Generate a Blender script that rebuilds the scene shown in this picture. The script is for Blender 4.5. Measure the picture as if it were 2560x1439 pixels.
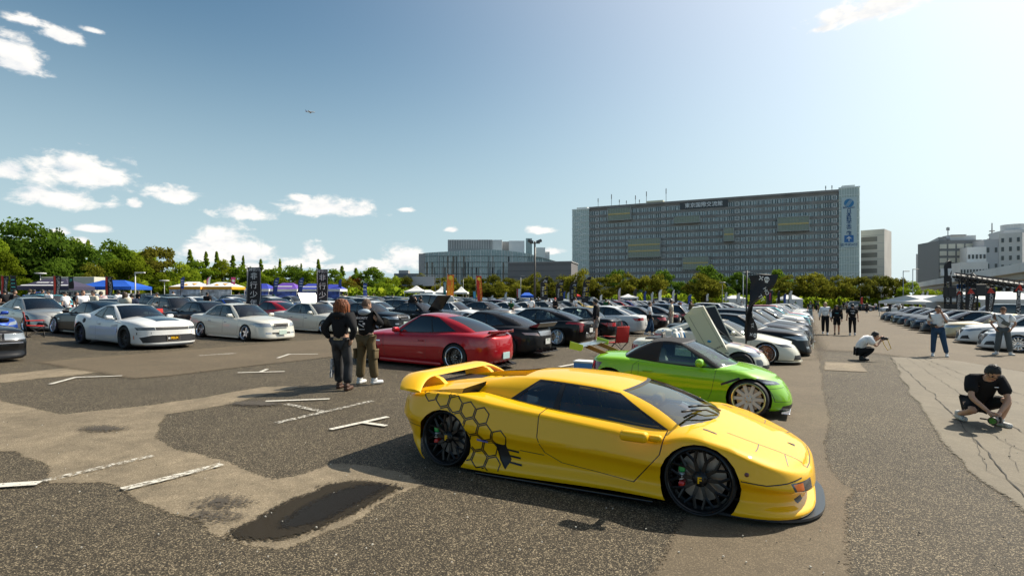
import bpy, bmesh, math, random
import numpy as np
from mathutils import Vector, Matrix, noise as mnoise
from mathutils.bvhtree import BVHTree
R = math.radians
for o in list(bpy.data.objects): bpy.data.objects.remove(o)
SC = bpy.context.scene
COL = SC.collection
# ---------------------------------------------------------------- camera, sky, sun, exposure
CAM_H, FPX, HOR, SLOPE = 1.87, 1350.0, 738.0, 0.017
cam_d = bpy.data.cameras.new('camera')
cam_d.sensor_width = 36.0
cam_d.lens = 36.0 * FPX / 2560.0
cam_d.shift_y = (HOR - 719.5) / 2560.0
cam_d.clip_start = 0.05
cam_d.clip_end = 20000.0
cam = bpy.data.objects.new('camera', cam_d)
COL.objects.link(cam)
cam.location = (0, 0, CAM_H)
cam.rotation_euler = (R(90), 0, 0)
SC.camera = cam
SUN_AZ, SUN_EL = R(60), R(45)          # azimuth from +Y towards +X
sd = bpy.data.lights.new('sun', 'SUN')
sd.energy = 5.0
sd.angle = R(0.53)
sd.color = (1.0, 0.91, 0.77)
sun = bpy.data.objects.new('sun', sd)
COL.objects.link(sun)
sdir = Vector((math.sin(SUN_AZ)*math.cos(SUN_EL), math.cos(SUN_AZ)*math.cos(SUN_EL), math.sin(SUN_EL)))
sun.rotation_euler = sdir.to_track_quat('Z', 'Y').to_euler()
SC.view_settings.view_transform = 'Standard'
SC.view_settings.look = 'None'
SC.view_settings.exposure = 0.45
SC.view_settings.gamma = 1.0
SC.view_settings.use_curve_mapping = False
SC.render.engine = 'CYCLES'
SC.cycles.use_denoising = True
SC.cycles.adaptive_threshold = 0.02
SC.cycles.max_bounces = 7
SC.cycles.diffuse_bounces = 3
SC.cycles.glossy_bounces = 4
SC.cycles.transparent_max_bounces = 10
SC.cycles.caustics_reflective = False
SC.cycles.caustics_refractive = False
SC.cycles.sample_clamp_indirect = 6.0

# clouds are given by direction: (azimuth deg from +Y, elevation deg, half width deg, half height deg)
def px_dir(px, py):
    u, v = (px-1280)/FPX, (HOR-py)/FPX
    return math.degrees(math.atan2(u, 1)), math.degrees(math.atan2(v, math.hypot(u, 1)))
CLOUDS = [  # centre x, y, half w, half h in photo measure, turned into directions
 (220,438,120,52),(150,500,118,32),(20,430,40,26),(440,490,66,24),(335,512,16,14),(612,536,78,20),(820,522,112,26),(755,498,30,12),
 (1018,525,22,8),(565,615,70,52),(600,640,80,40),(510,635,56,34),(240,575,48,10),(150,580,26,12),(1350,578,34,12),(1128,575,20,7),(30,130,72,44),(45,165,70,34),(70,55,58,20),(150,92,60,20),(235,78,30,9),
 (1005,650,52,36),(950,668,66,20),(790,645,36,28),(740,660,90,14),(880,670,80,12),(640,668,90,16),(2130,42,100,36),(2230,12,110,40),
 (2060,72,40,14),(200,605,30,12),(1390,630,34,10)]
world = bpy.data.worlds.new('World')
SC.world = world
world.use_nodes = True
wn, wl = world.node_tree.nodes, world.node_tree.links
wn.clear()
def N(tree, t, **kw):
    n = tree.nodes.new(t)
    for k, v in kw.items(): setattr(n, k, v)
    return n
def M_(tree, op, a, b=None, c=None, clamp=False):
    n = tree.nodes.new('ShaderNodeMath'); n.operation = op; n.use_clamp = clamp
    for i, s in enumerate((a, b, c)):
        if s is None: continue
        if isinstance(s, (int, float)): n.inputs[i].default_value = s
        else: tree.links.new(s, n.inputs[i])
    return n.outputs[0]
# group: (azimuth, elevation in degrees) -> cloud density
g = bpy.data.node_groups.new('cloud_density', 'ShaderNodeTree')
g.interface.new_socket('az', in_out='INPUT', socket_type='NodeSocketFloat')
g.interface.new_socket('el', in_out='INPUT', socket_type='NodeSocketFloat')
g.interface.new_socket('density', in_out='OUTPUT', socket_type='NodeSocketFloat')
g.interface.new_socket('relief', in_out='OUTPUT', socket_type='NodeSocketFloat')
gi, go = g.nodes.new('NodeGroupInput'), g.nodes.new('NodeGroupOutput')
az, el = gi.outputs[0], gi.outputs[1]
acc = None
for (cx, cy, hw, hh) in CLOUDS:
    a0, e0 = px_dir(cx, cy); a1, _ = px_dir(cx+hw, cy); a2, _ = px_dir(cx-hw, cy); _, e1 = px_dir(cx, cy-hh)
    wa, we = (a1-a2)/2*1.22, (e1-e0)*1.28
    dx = M_(g, 'MULTIPLY_ADD', az, 1.0/wa, -a0/wa)
    dy = M_(g, 'MULTIPLY_ADD', el, 1.0/we, -e0/we)
    dn = M_(g, 'MAXIMUM', M_(g, 'MULTIPLY', dy, -1.7), dy)  # flat base
    s = M_(g, 'MULTIPLY_ADD', dx, dx, M_(g, 'MULTIPLY', dn, dn))
    acc = s if acc is None else M_(g, 'MINIMUM', acc, s)
acc = M_(g, 'SUBTRACT', 1.0, M_(g, 'SQRT', acc))
# the sky goes on behind the camera with scattered cumulus of the same kind
cv = N(g, 'ShaderNodeCombineXYZ'); g.links.new(az, cv.inputs[0]); g.links.new(M_(g, 'MULTIPLY', el, 1.9), cv.inputs[1])
big = N(g, 'ShaderNodeTexNoise'); big.inputs['Scale'].default_value = 0.055; big.inputs['Detail'].default_value = 3
g.links.new(cv.outputs[0], big.inputs['Vector'])
back = M_(g, 'MULTIPLY', M_(g, 'SUBTRACT', big.outputs['Fac'], 0.60), 4.5)
offv = M_(g, 'MULTIPLY', M_(g, 'SUBTRACT', M_(g, 'ABSOLUTE', az), 50.0), 0.08, clamp=True)
band = M_(g, 'MULTIPLY', M_(g, 'SUBTRACT', 34.0, el), 0.06, clamp=True)
back = M_(g, 'SUBTRACT', M_(g, 'ADD', back, 1.0), M_(g, 'SUBTRACT', 2.0, M_(g, 'MULTIPLY', offv, band)))
acc = M_(g, 'MAXIMUM', acc, back)
acc = M_(g, 'MAXIMUM', acc, -1.5)
no1 = N(g, 'ShaderNodeTexNoise'); no1.inputs['Scale'].default_value = 0.42; no1.inputs['Detail'].default_value = 9; no1.inputs['Roughness'].default_value = 0.62
no1.inputs['Distortion'].default_value = 0.25
g.links.new(cv.outputs[0], no1.inputs['Vector'])
den = M_(g, 'ADD', acc, M_(g, 'MULTIPLY', M_(g, 'SUBTRACT', no1.outputs['Fac'], 0.50), 2.5))
g.links.new(den, go.inputs[0])
# relief: the same billows sampled a little towards the sun
ofs = N(g, 'ShaderNodeVectorMath', operation='ADD'); ofs.inputs[1].default_value = (.5, 1.3, 0)
g.links.new(cv.outputs[0], ofs.inputs[0])
no2 = N(g, 'ShaderNodeTexNoise'); no2.inputs['Scale'].default_value = 0.42; no2.inputs['Detail'].default_value = 3
no2.inputs['Distortion'].default_value = 0.25; g.links.new(ofs.outputs[0], no2.inputs['Vector'])
g.links.new(M_(g, 'SUBTRACT', no1.outputs['Fac'], no2.outputs['Fac']), go.inputs[1])
tc = N(world.node_tree, 'ShaderNodeTexCoord')
sx = N(world.node_tree, 'ShaderNodeSeparateXYZ'); wl.new(tc.outputs['Generated'], sx.inputs[0])
T = world.node_tree
azd = M_(T, 'MULTIPLY', M_(T, 'ARCTAN2', sx.outputs[0], sx.outputs[1]), 180/math.pi)
eld = M_(T, 'MULTIPLY', M_(T, 'ARCSINE', sx.outputs[2]), 180/math.pi)
def dens(da, de):
    n = N(T, 'ShaderNodeGroup'); n.node_tree = g
    wl.new(M_(T, 'ADD', azd, da), n.inputs[0]); wl.new(M_(T, 'ADD', eld, de), n.inputs[1])
    return n.outputs[0], n.outputs[1]
d0, rel = dens(0, 0)
mr = N(T, 'ShaderNodeMapRange', interpolation_type='SMOOTHSTEP')
wl.new(d0, mr.inputs['Value']); mr.inputs['From Min'].default_value = -0.06; mr.inputs['From Max'].default_value = 0.62
lit = N(T, 'ShaderNodeMapRange')
wl.new(rel, lit.inputs['Value']); lit.inputs['From Min'].default_value = -0.22; lit.inputs['From Max'].default_value = 0.10
cc = N(T, 'ShaderNodeMix', data_type='RGBA')
wl.new(lit.outputs[0], cc.inputs['Factor'])
cc.inputs['A'].default_value = (0.80, 0.82, 0.84, 1); cc.inputs['B'].default_value = (1.0, 0.97, 0.92, 1)
sky = N(T, 'ShaderNodeTexSky', sky_type='NISHITA')
sky.sun_disc = False
sky.sun_elevation = SUN_EL
sky.sun_rotation = SUN_AZ
sky.altitude = 10
sky.air_density = 1.15
sky.dust_density = 0.7
sky.ozone_density = 1.4
tint = N(T, 'ShaderNodeMix', data_type='RGBA', blend_type='MULTIPLY')
tint.inputs['Factor'].default_value = 1.0
tint.inputs['B'].default_value = (0.66, 0.92, 0.93, 1)
wl.new(sky.outputs[0], tint.inputs['A'])
SKY_S = 0.075
# summer haze: the sky pales evenly towards the horizon
hz = N(T, 'ShaderNodeMapRange', interpolation_type='SMOOTHERSTEP'); wl.new(eld, hz.inputs['Value'])
hz.inputs['From Min'].default_value = 33.0; hz.inputs['From Max'].default_value = -8.0
hmix = N(T, 'ShaderNodeMix', data_type='RGBA'); wl.new(hz.outputs[0], hmix.inputs['Factor']); wl.new(tint.outputs['Result'], hmix.inputs['A'])
hmix.inputs['B'].default_value = (.41/SKY_S, .525/SKY_S, .575/SKY_S, 1)
# bright aureole of hazy air round the sun
dt = N(T, 'ShaderNodeVectorMath', operation='DOT_PRODUCT'); wl.new(tc.outputs['Generated'], dt.inputs[0]); dt.inputs[1].default_value = sdir
gl5 = M_(T, 'POWER', M_(T, 'MAXIMUM', dt.outputs['Value'], 0.0), 4.0)
glw = N(T, 'ShaderNodeVectorMath', operation='SCALE'); glw.inputs[0].default_value = (.72/SKY_S, .60/SKY_S, .52/SKY_S); wl.new(gl5, glw.inputs['Scale'])
gad = N(T, 'ShaderNodeVectorMath', operation='ADD'); wl.new(hmix.outputs['Result'], gad.inputs[0]); wl.new(glw.outputs[0], gad.inputs[1])
csc = N(T, 'ShaderNodeMix', data_type='RGBA', blend_type='MULTIPLY')
csc.inputs['Factor'].default_value = 1.0
csc.inputs['B'].default_value = (0.80/SKY_S,)*3 + (1,)
wl.new(cc.outputs['Result'], csc.inputs['A'])
mixc = N(T, 'ShaderNodeMix', data_type='RGBA')
wl.new(mr.outputs[0], mixc.inputs['Factor']); wl.new(gad.outputs[0], mixc.inputs['A']); wl.new(csc.outputs['Result'], mixc.inputs['B'])
bg = N(T, 'ShaderNodeBackground'); bg.inputs['Strength'].default_value = SKY_S
wl.new(mixc.outputs['Result'], bg.inputs['Color'])
wo = N(T, 'ShaderNodeOutputWorld'); wl.new(bg.outputs[0], wo.inputs['Surface'])
world.cycles.sampling_method = 'MANUAL'
world.cycles.sample_map_resolution = 512

# ---------------------------------------------------------------- helpers
def gz(x): return -SLOPE*x
def at(px, py):
    """where the line of sight meets the sloping lot"""
    u = (px-1280)/FPX; Z = CAM_H/((py-HOR)/FPX - SLOPE*u)
    return Vector((u*Z, Z, gz(u*Z)))
def atd(px, Z, py=None):
    """a point at distance Z in a direction; z from the lot, or from a height measure"""
    u = (px-1280)/FPX; x = u*Z
    return Vector((x, Z, gz(x) if py is None else CAM_H-(py-HOR)/FPX*Z))
ER, EC = Vector((.4857, .8742, 0)), Vector((.8742, -.4857, 0))
AXIS = math.atan2(-.4857, .8742)            # heading of cars that face the drive
def lot(r, c):
    p = ER*r + EC*c; return Vector((p.x, p.y, gz(p.x)))
GN = Vector((SLOPE, 0, 1)).normalized()
def stand(p, heading):
    """matrix of a thing standing square on the sloping lot"""
    f = Vector((math.cos(heading), math.sin(heading), 0)); f = (f - GN*f.dot(GN)).normalized()
    l = GN.cross(f)
    m = Matrix.Identity(4)
    for i in range(3): m[i][0], m[i][1], m[i][2], m[i][3] = f[i], l[i], GN[i], p[i]
    return m
MATS = {}
def mat(name, col=(.5, .5, .5), rough=.5, metal=0., coat=0., spec=.5, emit=0., trans=0., noise=None, bump=None, alpha=1.):
    """principled material; noise = (scale, amount) varies its colour, bump = (scale, strength)"""
    if name in MATS: return MATS[name]
    m = bpy.data.materials.new(name); m.use_nodes = True
    t = m.node_tree; b = t.nodes['Principled BSDF']
    b.inputs['Base Color'].default_value = (*col, 1); b.inputs['Roughness'].default_value = rough
    b.inputs['Metallic'].default_value = metal; b.inputs['Coat Weight'].default_value = coat; b.inputs['Coat Roughness'].default_value = .03
    b.inputs['Specular IOR Level'].default_value = spec; b.inputs['Transmission Weight'].default_value = trans
    if emit: b.inputs['Emission Color'].default_value = (*col, 1); b.inputs['Emission Strength'].default_value = emit
    if noise or bump:
        tcn = t.nodes.new('ShaderNodeTexCoord')
    if noise:
        nt = t.nodes.new('ShaderNodeTexNoise'); nt.inputs['Scale'].default_value = noise[0]; nt.inputs['Detail'].default_value = 5
        t.links.new(tcn.outputs['Object'], nt.inputs['Vector'])
        rp = t.nodes.new('ShaderNodeValToRGB'); a = noise[1]
        rp.color_ramp.elements[0].position = .3; rp.color_ramp.elements[1].position = .7
        rp.color_ramp.elements[0].color = (*[c*(1-a) for c in col], 1); rp.color_ramp.elements[1].color = (*[min(1, c*(1+a)) for c in col], 1)
        t.links.new(nt.outputs['Fac'], rp.inputs['Fac']); t.links.new(rp.outputs[0], b.inputs['Base Color'])
    if bump:
        nb = t.nodes.new('ShaderNodeTexNoise'); nb.inputs['Scale'].default_value = bump[0]; nb.inputs['Detail'].default_value = 4
        t.links.new(tcn.outputs['Object'], nb.inputs['Vector'])
        bp = t.nodes.new('ShaderNodeBump'); bp.inputs['Strength'].default_value = bump[1]; bp.inputs['Distance'].default_value = .02
        t.links.new(nb.outputs['Fac'], bp.inputs['Height']); t.links.new(bp.outputs[0], b.inputs['Normal'])
    MATS[name] = m
    return m
def paint(name, col, metal=.0, rough=.28, coat=1.):
    m = mat('paint_'+name, col, rough+.1, metal, coat, spec=.12)
    m.node_tree.nodes['Principled BSDF'].inputs['Coat Roughness'].default_value = .012
    return m
def glassmat(name, tint_=(.25, .3, .3), base=.04):
    """thin window glass: tinted see-through plus mirror reflection"""
    if name in MATS: return MATS[name]
    m = bpy.data.materials.new(name); m.use_nodes = True
    t = m.node_tree; t.nodes.clear()
    out = t.nodes.new('ShaderNodeOutputMaterial'); mx = t.nodes.new('ShaderNodeMixShader')
    tr = t.nodes.new('ShaderNodeBsdfTransparent'); tr.inputs[0].default_value = (*tint_, 1)
    gl = t.nodes.new('ShaderNodeBsdfGlossy'); gl.inputs['Roughness'].default_value = .01; gl.inputs['Color'].default_value = (.95, .98, 1, 1)
    fr = t.nodes.new('ShaderNodeFresnel'); fr.inputs[0].default_value = 1.6
    ad = t.nodes.new('ShaderNodeMath'); ad.operation = 'ADD'; ad.inputs[1].default_value = base; ad.use_clamp = True
    t.links.new(fr.outputs[0], ad.inputs[0]); t.links.new(ad.outputs[0], mx.inputs[0])
    t.links.new(tr.outputs[0], mx.inputs[1]); t.links.new(gl.outputs[0], mx.inputs[2]); t.links.new(mx.outputs[0], out.inputs[0])
    MATS[name] = m
    return m
def new_mesh(name, verts, faces, mats=None, smooth=True, mi=None):
    me = bpy.data.meshes.new(name)
    me.from_pydata([tuple(v) for v in verts], [], [tuple(f) for f in faces])
    if smooth: me.polygons.foreach_set('use_smooth', [True]*len(me.polygons))
    if mats is not None:
        for m in (mats if isinstance(mats, (list, tuple)) else [mats]): me.materials.append(m)
    if mi is not None: me.polygons.foreach_set('material_index', list(mi))
    me.update()
    return me
def link(name, me, parent=None, loc=None, rot=None, mw=None, scale=None):
    o = bpy.data.objects.new(name, me)
    COL.objects.link(o)
    if parent is not None: o.parent = parent
    if mw is not None: o.matrix_local = mw
    if loc is not None: o.location = loc
    if rot is not None: o.rotation_euler = rot
    if scale is not None: o.scale = scale
    return o
def tag(o, label, cat, group=None):
    o['label'] = label; o['category'] = cat
    if group: o['group'] = group
    return o
def empty(name, label, cat, group=None, loc=None, rz=0., mw=None):
    o = bpy.data.objects.new(name, None); COL.objects.link(o); o.empty_display_size = .2
    if mw is not None: o.matrix_world = mw
    if loc is not None: o.location = loc; o.rotation_euler = (0, 0, rz)
    return tag(o, label, cat, group)
def structure(o, kind='structure'):
    o['kind'] = kind; return o
class MB:
    """collects simple solids into one mesh"""
    def __init__(s): s.v = []; s.f = []; s.m = []
    def add(s, v, f, m=0):
        n = len(s.v); s.v += [tuple(p) for p in v]; s.f += [tuple(i+n for i in q) for q in f]; s.m += [m]*len(f); return s
    def box(s, c, size, m=0, rz=0., mtx=None):
        x, y, z = [k/2 for k in size]
        P = [Vector((a*x, b*y, d*z)) for a in (-1, 1) for b in (-1, 1) for d in (-1, 1)]
        if rz: q = Matrix.Rotation(rz, 3, 'Z'); P = [q @ p for p in P]
        if mtx is not None: P = [mtx @ p for p in P]
        P = [p+Vector(c) for p in P]
        return s.add(P, [(0, 1, 3, 2), (4, 6, 7, 5), (0, 4, 5, 1), (2, 3, 7, 6), (0, 2, 6, 4), (1, 5, 7, 3)], m)
    def rbox(s, c, size, r=.03, m=0, mtx=None, seg=2):
        bm = bmesh.new(); bmesh.ops.create_cube(bm, size=1.0)
        for v in bm.verts: v.co = Vector([v.co[i]*size[i] for i in range(3)])
        bmesh.ops.bevel(bm, geom=bm.edges[:], offset=min(r, min(size)*.49), segments=seg, affect='EDGES', profile=.5)
        vs = [(mtx @ v.co if mtx is not None else v.co)+Vector(c) for v in bm.verts]; bm.verts.index_update()
        fs = [[v.index for v in f.verts] for f in bm.faces]; bm.free()
        return s.add(vs, fs, m)
    def tube(s, pts, r, n=8, m=0, cap=True, closed=False):
        pts = [Vector(p) for p in pts]; k = len(pts)
        rr = r if isinstance(r, (list, tuple)) else [r]*k
        V = []
        for i, p in enumerate(pts):
            a = pts[(i-1) % k] if (closed or i > 0) else p; b = pts[(i+1) % k] if (closed or i < k-1) else p
            d = (b-a).normalized(); u = d.orthogonal().normalized() if i == 0 else (u0 - d*u0.dot(d)).normalized()
            u0 = u; w = d.cross(u)
            V += [p+(u*math.cos(2*math.pi*j/n)+w*math.sin(2*math.pi*j/n))*rr[i] for j in range(n)]
        Fc = []
        for i in range(k if closed else k-1):
            for j in range(n):
                i2 = (i+1) % k; Fc.append((i*n+j, i*n+(j+1) % n, i2*n+(j+1) % n, i2*n+j))
        if cap and not closed: Fc += [tuple(range(n))[::-1], tuple((k-1)*n+j for j in range(n))]
        return s.add(V, Fc, m)
    def lathe(s, prof, n=32, axis='y', m=0, c=(0, 0, 0), close=False):
        """prof: (radius, along) pairs turned round an axis"""
        k = len(prof); V = []
        for (r, a) in prof:
            for j in range(n):
                t = 2*math.pi*j/n; x, z = r*math.cos(t), r*math.sin(t)
                p = {'y': (x, a, z), 'z': (x, z, a), 'x': (a, x, z)}[axis]
                V.append((p[0]+c[0], p[1]+c[1], p[2]+c[2]))
        Fc = []
        for i in range(k if close else k-1):
            for j in range(n):
                i2 = (i+1) % k; Fc.append((i*n+j, i2*n+j, i2*n+(j+1) % n, i*n+(j+1) % n))
        return s.add(V, Fc, m)
    def prism(s, poly, a0, a1, axis='y', m=0):
        """flat outline given a thickness; outline in the two other axes"""
        n = len(poly)
        def p3(p, a): return {'y': (p[0], a, p[1]), 'z': (p[0], p[1], a), 'x': (a, p[0], p[1])}[axis]
        V = [p3(p, a0) for p in poly]+[p3(p, a1) for p in poly]
        return s.add(V, [tuple(range(n))[::-1], tuple(range(n, 2*n))]+[(i, (i+1) % n, n+(i+1) % n, n+i) for i in range(n)], m)
    def sphere(s, c, r, nu=16, nv=10, m=0):
        rx, ry, rz = r if isinstance(r, (tuple, list)) else (r, r, r)
        V = [(c[0], c[1], c[2]+rz)]
        for i in range(1, nv):
            a = math.pi*i/nv
            V += [(c[0]+rx*math.sin(a)*math.cos(2*math.pi*j/nu), c[1]+ry*math.sin(a)*math.sin(2*math.pi*j/nu), c[2]+rz*math.cos(a)) for j in range(nu)]
        V.append((c[0], c[1], c[2]-rz)); L = len(V)-1
        Fc = [(0, 1+j, 1+(j+1) % nu) for j in range(nu)]
        for i in range(nv-2):
            for j in range(nu): Fc.append((1+i*nu+j, 1+(i+1)*nu+j, 1+(i+1)*nu+(j+1) % nu, 1+i*nu+(j+1) % nu))
        Fc += [(L, 1+(nv-2)*nu+(j+1) % nu, 1+(nv-2)*nu+j) for j in range(nu)]
        return s.add(V, Fc, m)
    def mesh(s, name, mats, smooth=False, angle=None):
        me = new_mesh(name, s.v, s.f, mats, smooth, s.m)
        bm = bmesh.new(); bm.from_mesh(me); bmesh.ops.recalc_face_normals(bm, faces=bm.faces[:])
        if angle:
            for f in bm.faces: f.smooth = True
            for e in bm.edges:
                if len(e.link_faces) == 2 and e.calc_face_angle(0) > R(angle): e.smooth = False
        bm.to_mesh(me); bm.free()
        return me
    def build(s, name, mats, parent=None, smooth=False, angle=None, **k):
        return link(name, s.mesh(name, mats, smooth, angle), parent, **k)
_txt = {}
TMP = bpy.data.scenes.new('workbench')
def evaluated(o):
    """plain mesh of an object with its modifiers, worked out in a scene of its own"""
    TMP.collection.objects.link(o); vl = TMP.view_layers[0]; vl.update()
    return bpy.data.meshes.new_from_object(o.evaluated_get(vl.depsgraph))
def text_geo(s, size=1., bold=0., align='CENTER', depth=0.):
    """lettering as plain mesh data (verts, faces) in the xy plane"""
    key = (s, size, bold, align, depth)
    if key in _txt: return _txt[key]
    cu = bpy.data.curves.new('lettering', 'FONT'); cu.body = s; cu.size = size; cu.align_x = align; cu.align_y = 'CENTER'; cu.offset = bold; cu.extrude = depth; cu.resolution_u = 3
    o = bpy.data.objects.new('lettering', cu); me = evaluated(o)
    v = [x.co.copy() for x in me.vertices]; f = [tuple(p.vertices) for p in me.polygons]
    bpy.data.objects.remove(o); bpy.data.curves.remove(cu); bpy.data.meshes.remove(me)
    _txt[key] = (v, f)
    return v, f
def text_mesh(name, s, size, m, mtx=None, bold=0., align='CENTER', sx=1.):
    v, f = text_geo(s, size, bold, align)
    v = [Vector((p.x*sx, p.y, 0)) for p in v]
    if mtx is not None: v = [mtx @ p for p in v]
    return new_mesh(name, v, f, m, False)
def frame_mtx(o, xdir, ydir):
    """matrix whose local x, y run along xdir, ydir from o (for lettering on a surface)"""
    x = Vector(xdir).normalized(); y = Vector(ydir); y = (y-x*y.dot(x)).normalized(); z = x.cross(y)
    m = Matrix.Identity(4)
    for i in range(3): m[i][0], m[i][1], m[i][2], m[i][3] = x[i], y[i], z[i], o[i]
    return m
def crv(knots):
    """smooth curve through (x, y) knots"""
    k = sorted(knots); X = np.array([p[0] for p in k], float); Y = np.array([p[1] for p in k], float)
    if len(k) == 1: return lambda x: np.full_like(np.asarray(x, float), Y[0])
    h = np.diff(X); d = np.diff(Y)/h; mm = np.zeros(len(X)); mm[0], mm[-1] = d[0], d[-1]
    for i in range(1, len(X)-1):
        if d[i-1]*d[i] > 0:
            w1, w2 = 2*h[i]+h[i-1], h[i]+2*h[i-1]; mm[i] = (w1+w2)/(w1/d[i-1]+w2/d[i])
    def f(x):
        x = np.clip(np.asarray(x, float), X[0], X[-1]); i = np.clip(np.searchsorted(X, x)-1, 0, len(h)-1); t = (x-X[i])/h[i]
        return (2*t**3-3*t**2+1)*Y[i]+(t**3-2*t**2+t)*h[i]*mm[i]+(-2*t**3+3*t**2)*Y[i+1]+(t**3-t**2)*h[i]*mm[i+1]
    return f
# ---------------------------------------------------------------- shared materials of cars
BLK = mat('black_trim', (.012, .012, .013), .45)
GLOSSBLK = mat('gloss_black', (.006, .006, .007), .12, coat=.6)
RUB = mat('tyre_rubber', (.016, .016, .017), .75)
CHR = mat('chrome', (.78, .78, .8), .08, 1.)
ALU = mat('aluminium', (.55, .55, .57), .3, 1.)
STEEL = mat('brake_steel', (.35, .34, .33), .35, 1.)
LAMP = mat('lamp_glass', (.36, .38, .40), .12, .5, 1.)
DARKLAMP = mat('smoked_lamp', (.06, .065, .07), .1, .2, 1.)
TAIL = mat('tail_lamp_red', (.42, .008, .01), .12, 0, 1.)
AMBER = mat('amber_lamp', (.75, .16, .01), .15, 0, 1.)
WPL = mat('plate_white', (.72, .73, .7), .4)
DKG = mat('plate_green', (.02, .12, .06), .5)
GLS = glassmat('tinted_glass', (.20, .25, .25), .05)
GLC = glassmat('clear_glass', (.42, .50, .50), .05)
GLD = glassmat('dark_glass', (.02, .022, .025), .05)
INT = mat('interior_black', (.022, .022, .024), .7)
INTB = mat('interior_beige', (.42, .38, .32), .7)
INTW = mat('interior_white', (.62, .62, .6), .6)
INTR = mat('interior_red', (.55, .03, .02), .6)
GRL = mat('grille_black', (.01, .01, .011), .5)

def cut(bm, ax, poly, cond, idx):
    i, j = ax
    A = sum(poly[k][0]*poly[(k+1) % len(poly)][1]-poly[(k+1) % len(poly)][0]*poly[k][1] for k in range(len(poly)))
    if A < 0: poly = poly[::-1]
    x0, x1 = min(p[0] for p in poly), max(p[0] for p in poly); y0, y1 = min(p[1] for p in poly), max(p[1] for p in poly)
    fs = []
    for f in bm.faces:
        c = f.calc_center_median()
        if not cond(c, f.normal): continue
        xs = [v.co[i] for v in f.verts]; ys = [v.co[j] for v in f.verts]
        if max(xs) < x0 or min(xs) > x1 or max(ys) < y0 or min(ys) > y1: continue
        fs.append(f)
    for k in range(len(poly)):
        a, b = poly[k], poly[(k+1) % len(poly)]
        co = Vector((0, 0, 0)); no = Vector((0, 0, 0)); co[i], co[j] = a; no[i], no[j] = b[1]-a[1], -(b[0]-a[0])
        if no.length < 1e-9: continue
        no.normalize()
        geom = set(fs)
        for f in fs: geom.update(f.edges); geom.update(f.verts)
        res = bmesh.ops.bisect_plane(bm, geom=list(geom), dist=1e-5, plane_co=co, plane_no=no)
        fs = [q for q in res['geom'] if isinstance(q, bmesh.types.BMFace) and (q.calc_center_median()-co).dot(no) < 1e-6]
    for f in fs: f.material_index = idx
    return fs
def extract(bm, idx, name, m, off=0.):
    """the faces of one region as a mesh of its own, keeping the body's normals"""
    vi = {}; V = []; Nn = []; Fc = []
    for f in bm.faces:
        if f.material_index != idx: continue
        q = []
        for v in f.verts:
            if v not in vi: vi[v] = len(V); V.append(v.co+v.normal*off); Nn.append(v.normal.copy())
            q.append(vi[v])
        Fc.append(q)
    if not Fc: return None
    me = new_mesh(name, V, Fc, m)
    me.normals_split_custom_set_from_vertices([tuple(n) for n in Nn])
    return me
def grow(poly, g):
    cx = sum(p[0] for p in poly)/len(poly); cy = sum(p[1] for p in poly)/len(poly)
    return [(p[0]+(p[0]-cx)/max(math.hypot(p[0]-cx, p[1]-cy), 1e-6)*g, p[1]+(p[1]-cy)/max(math.hypot(p[0]-cx, p[1]-cy), 1e-6)*g) for p in poly]
def rings_to_bm(Rg):
    """Rg: array rings x closed points x 3 -> bmesh"""
    nr, npt, _ = Rg.shape
    bm = bmesh.new(); vs = [[bm.verts.new(Rg[i, j]) for j in range(npt)] for i in range(nr)]
    for i in range(nr-1):
        for j in range(npt):
            q = [vs[i][j], vs[i][(j+1) % npt], vs[i+1][(j+1) % npt], vs[i+1][j]]
            bm.faces.new(q)
    return bm
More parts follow.
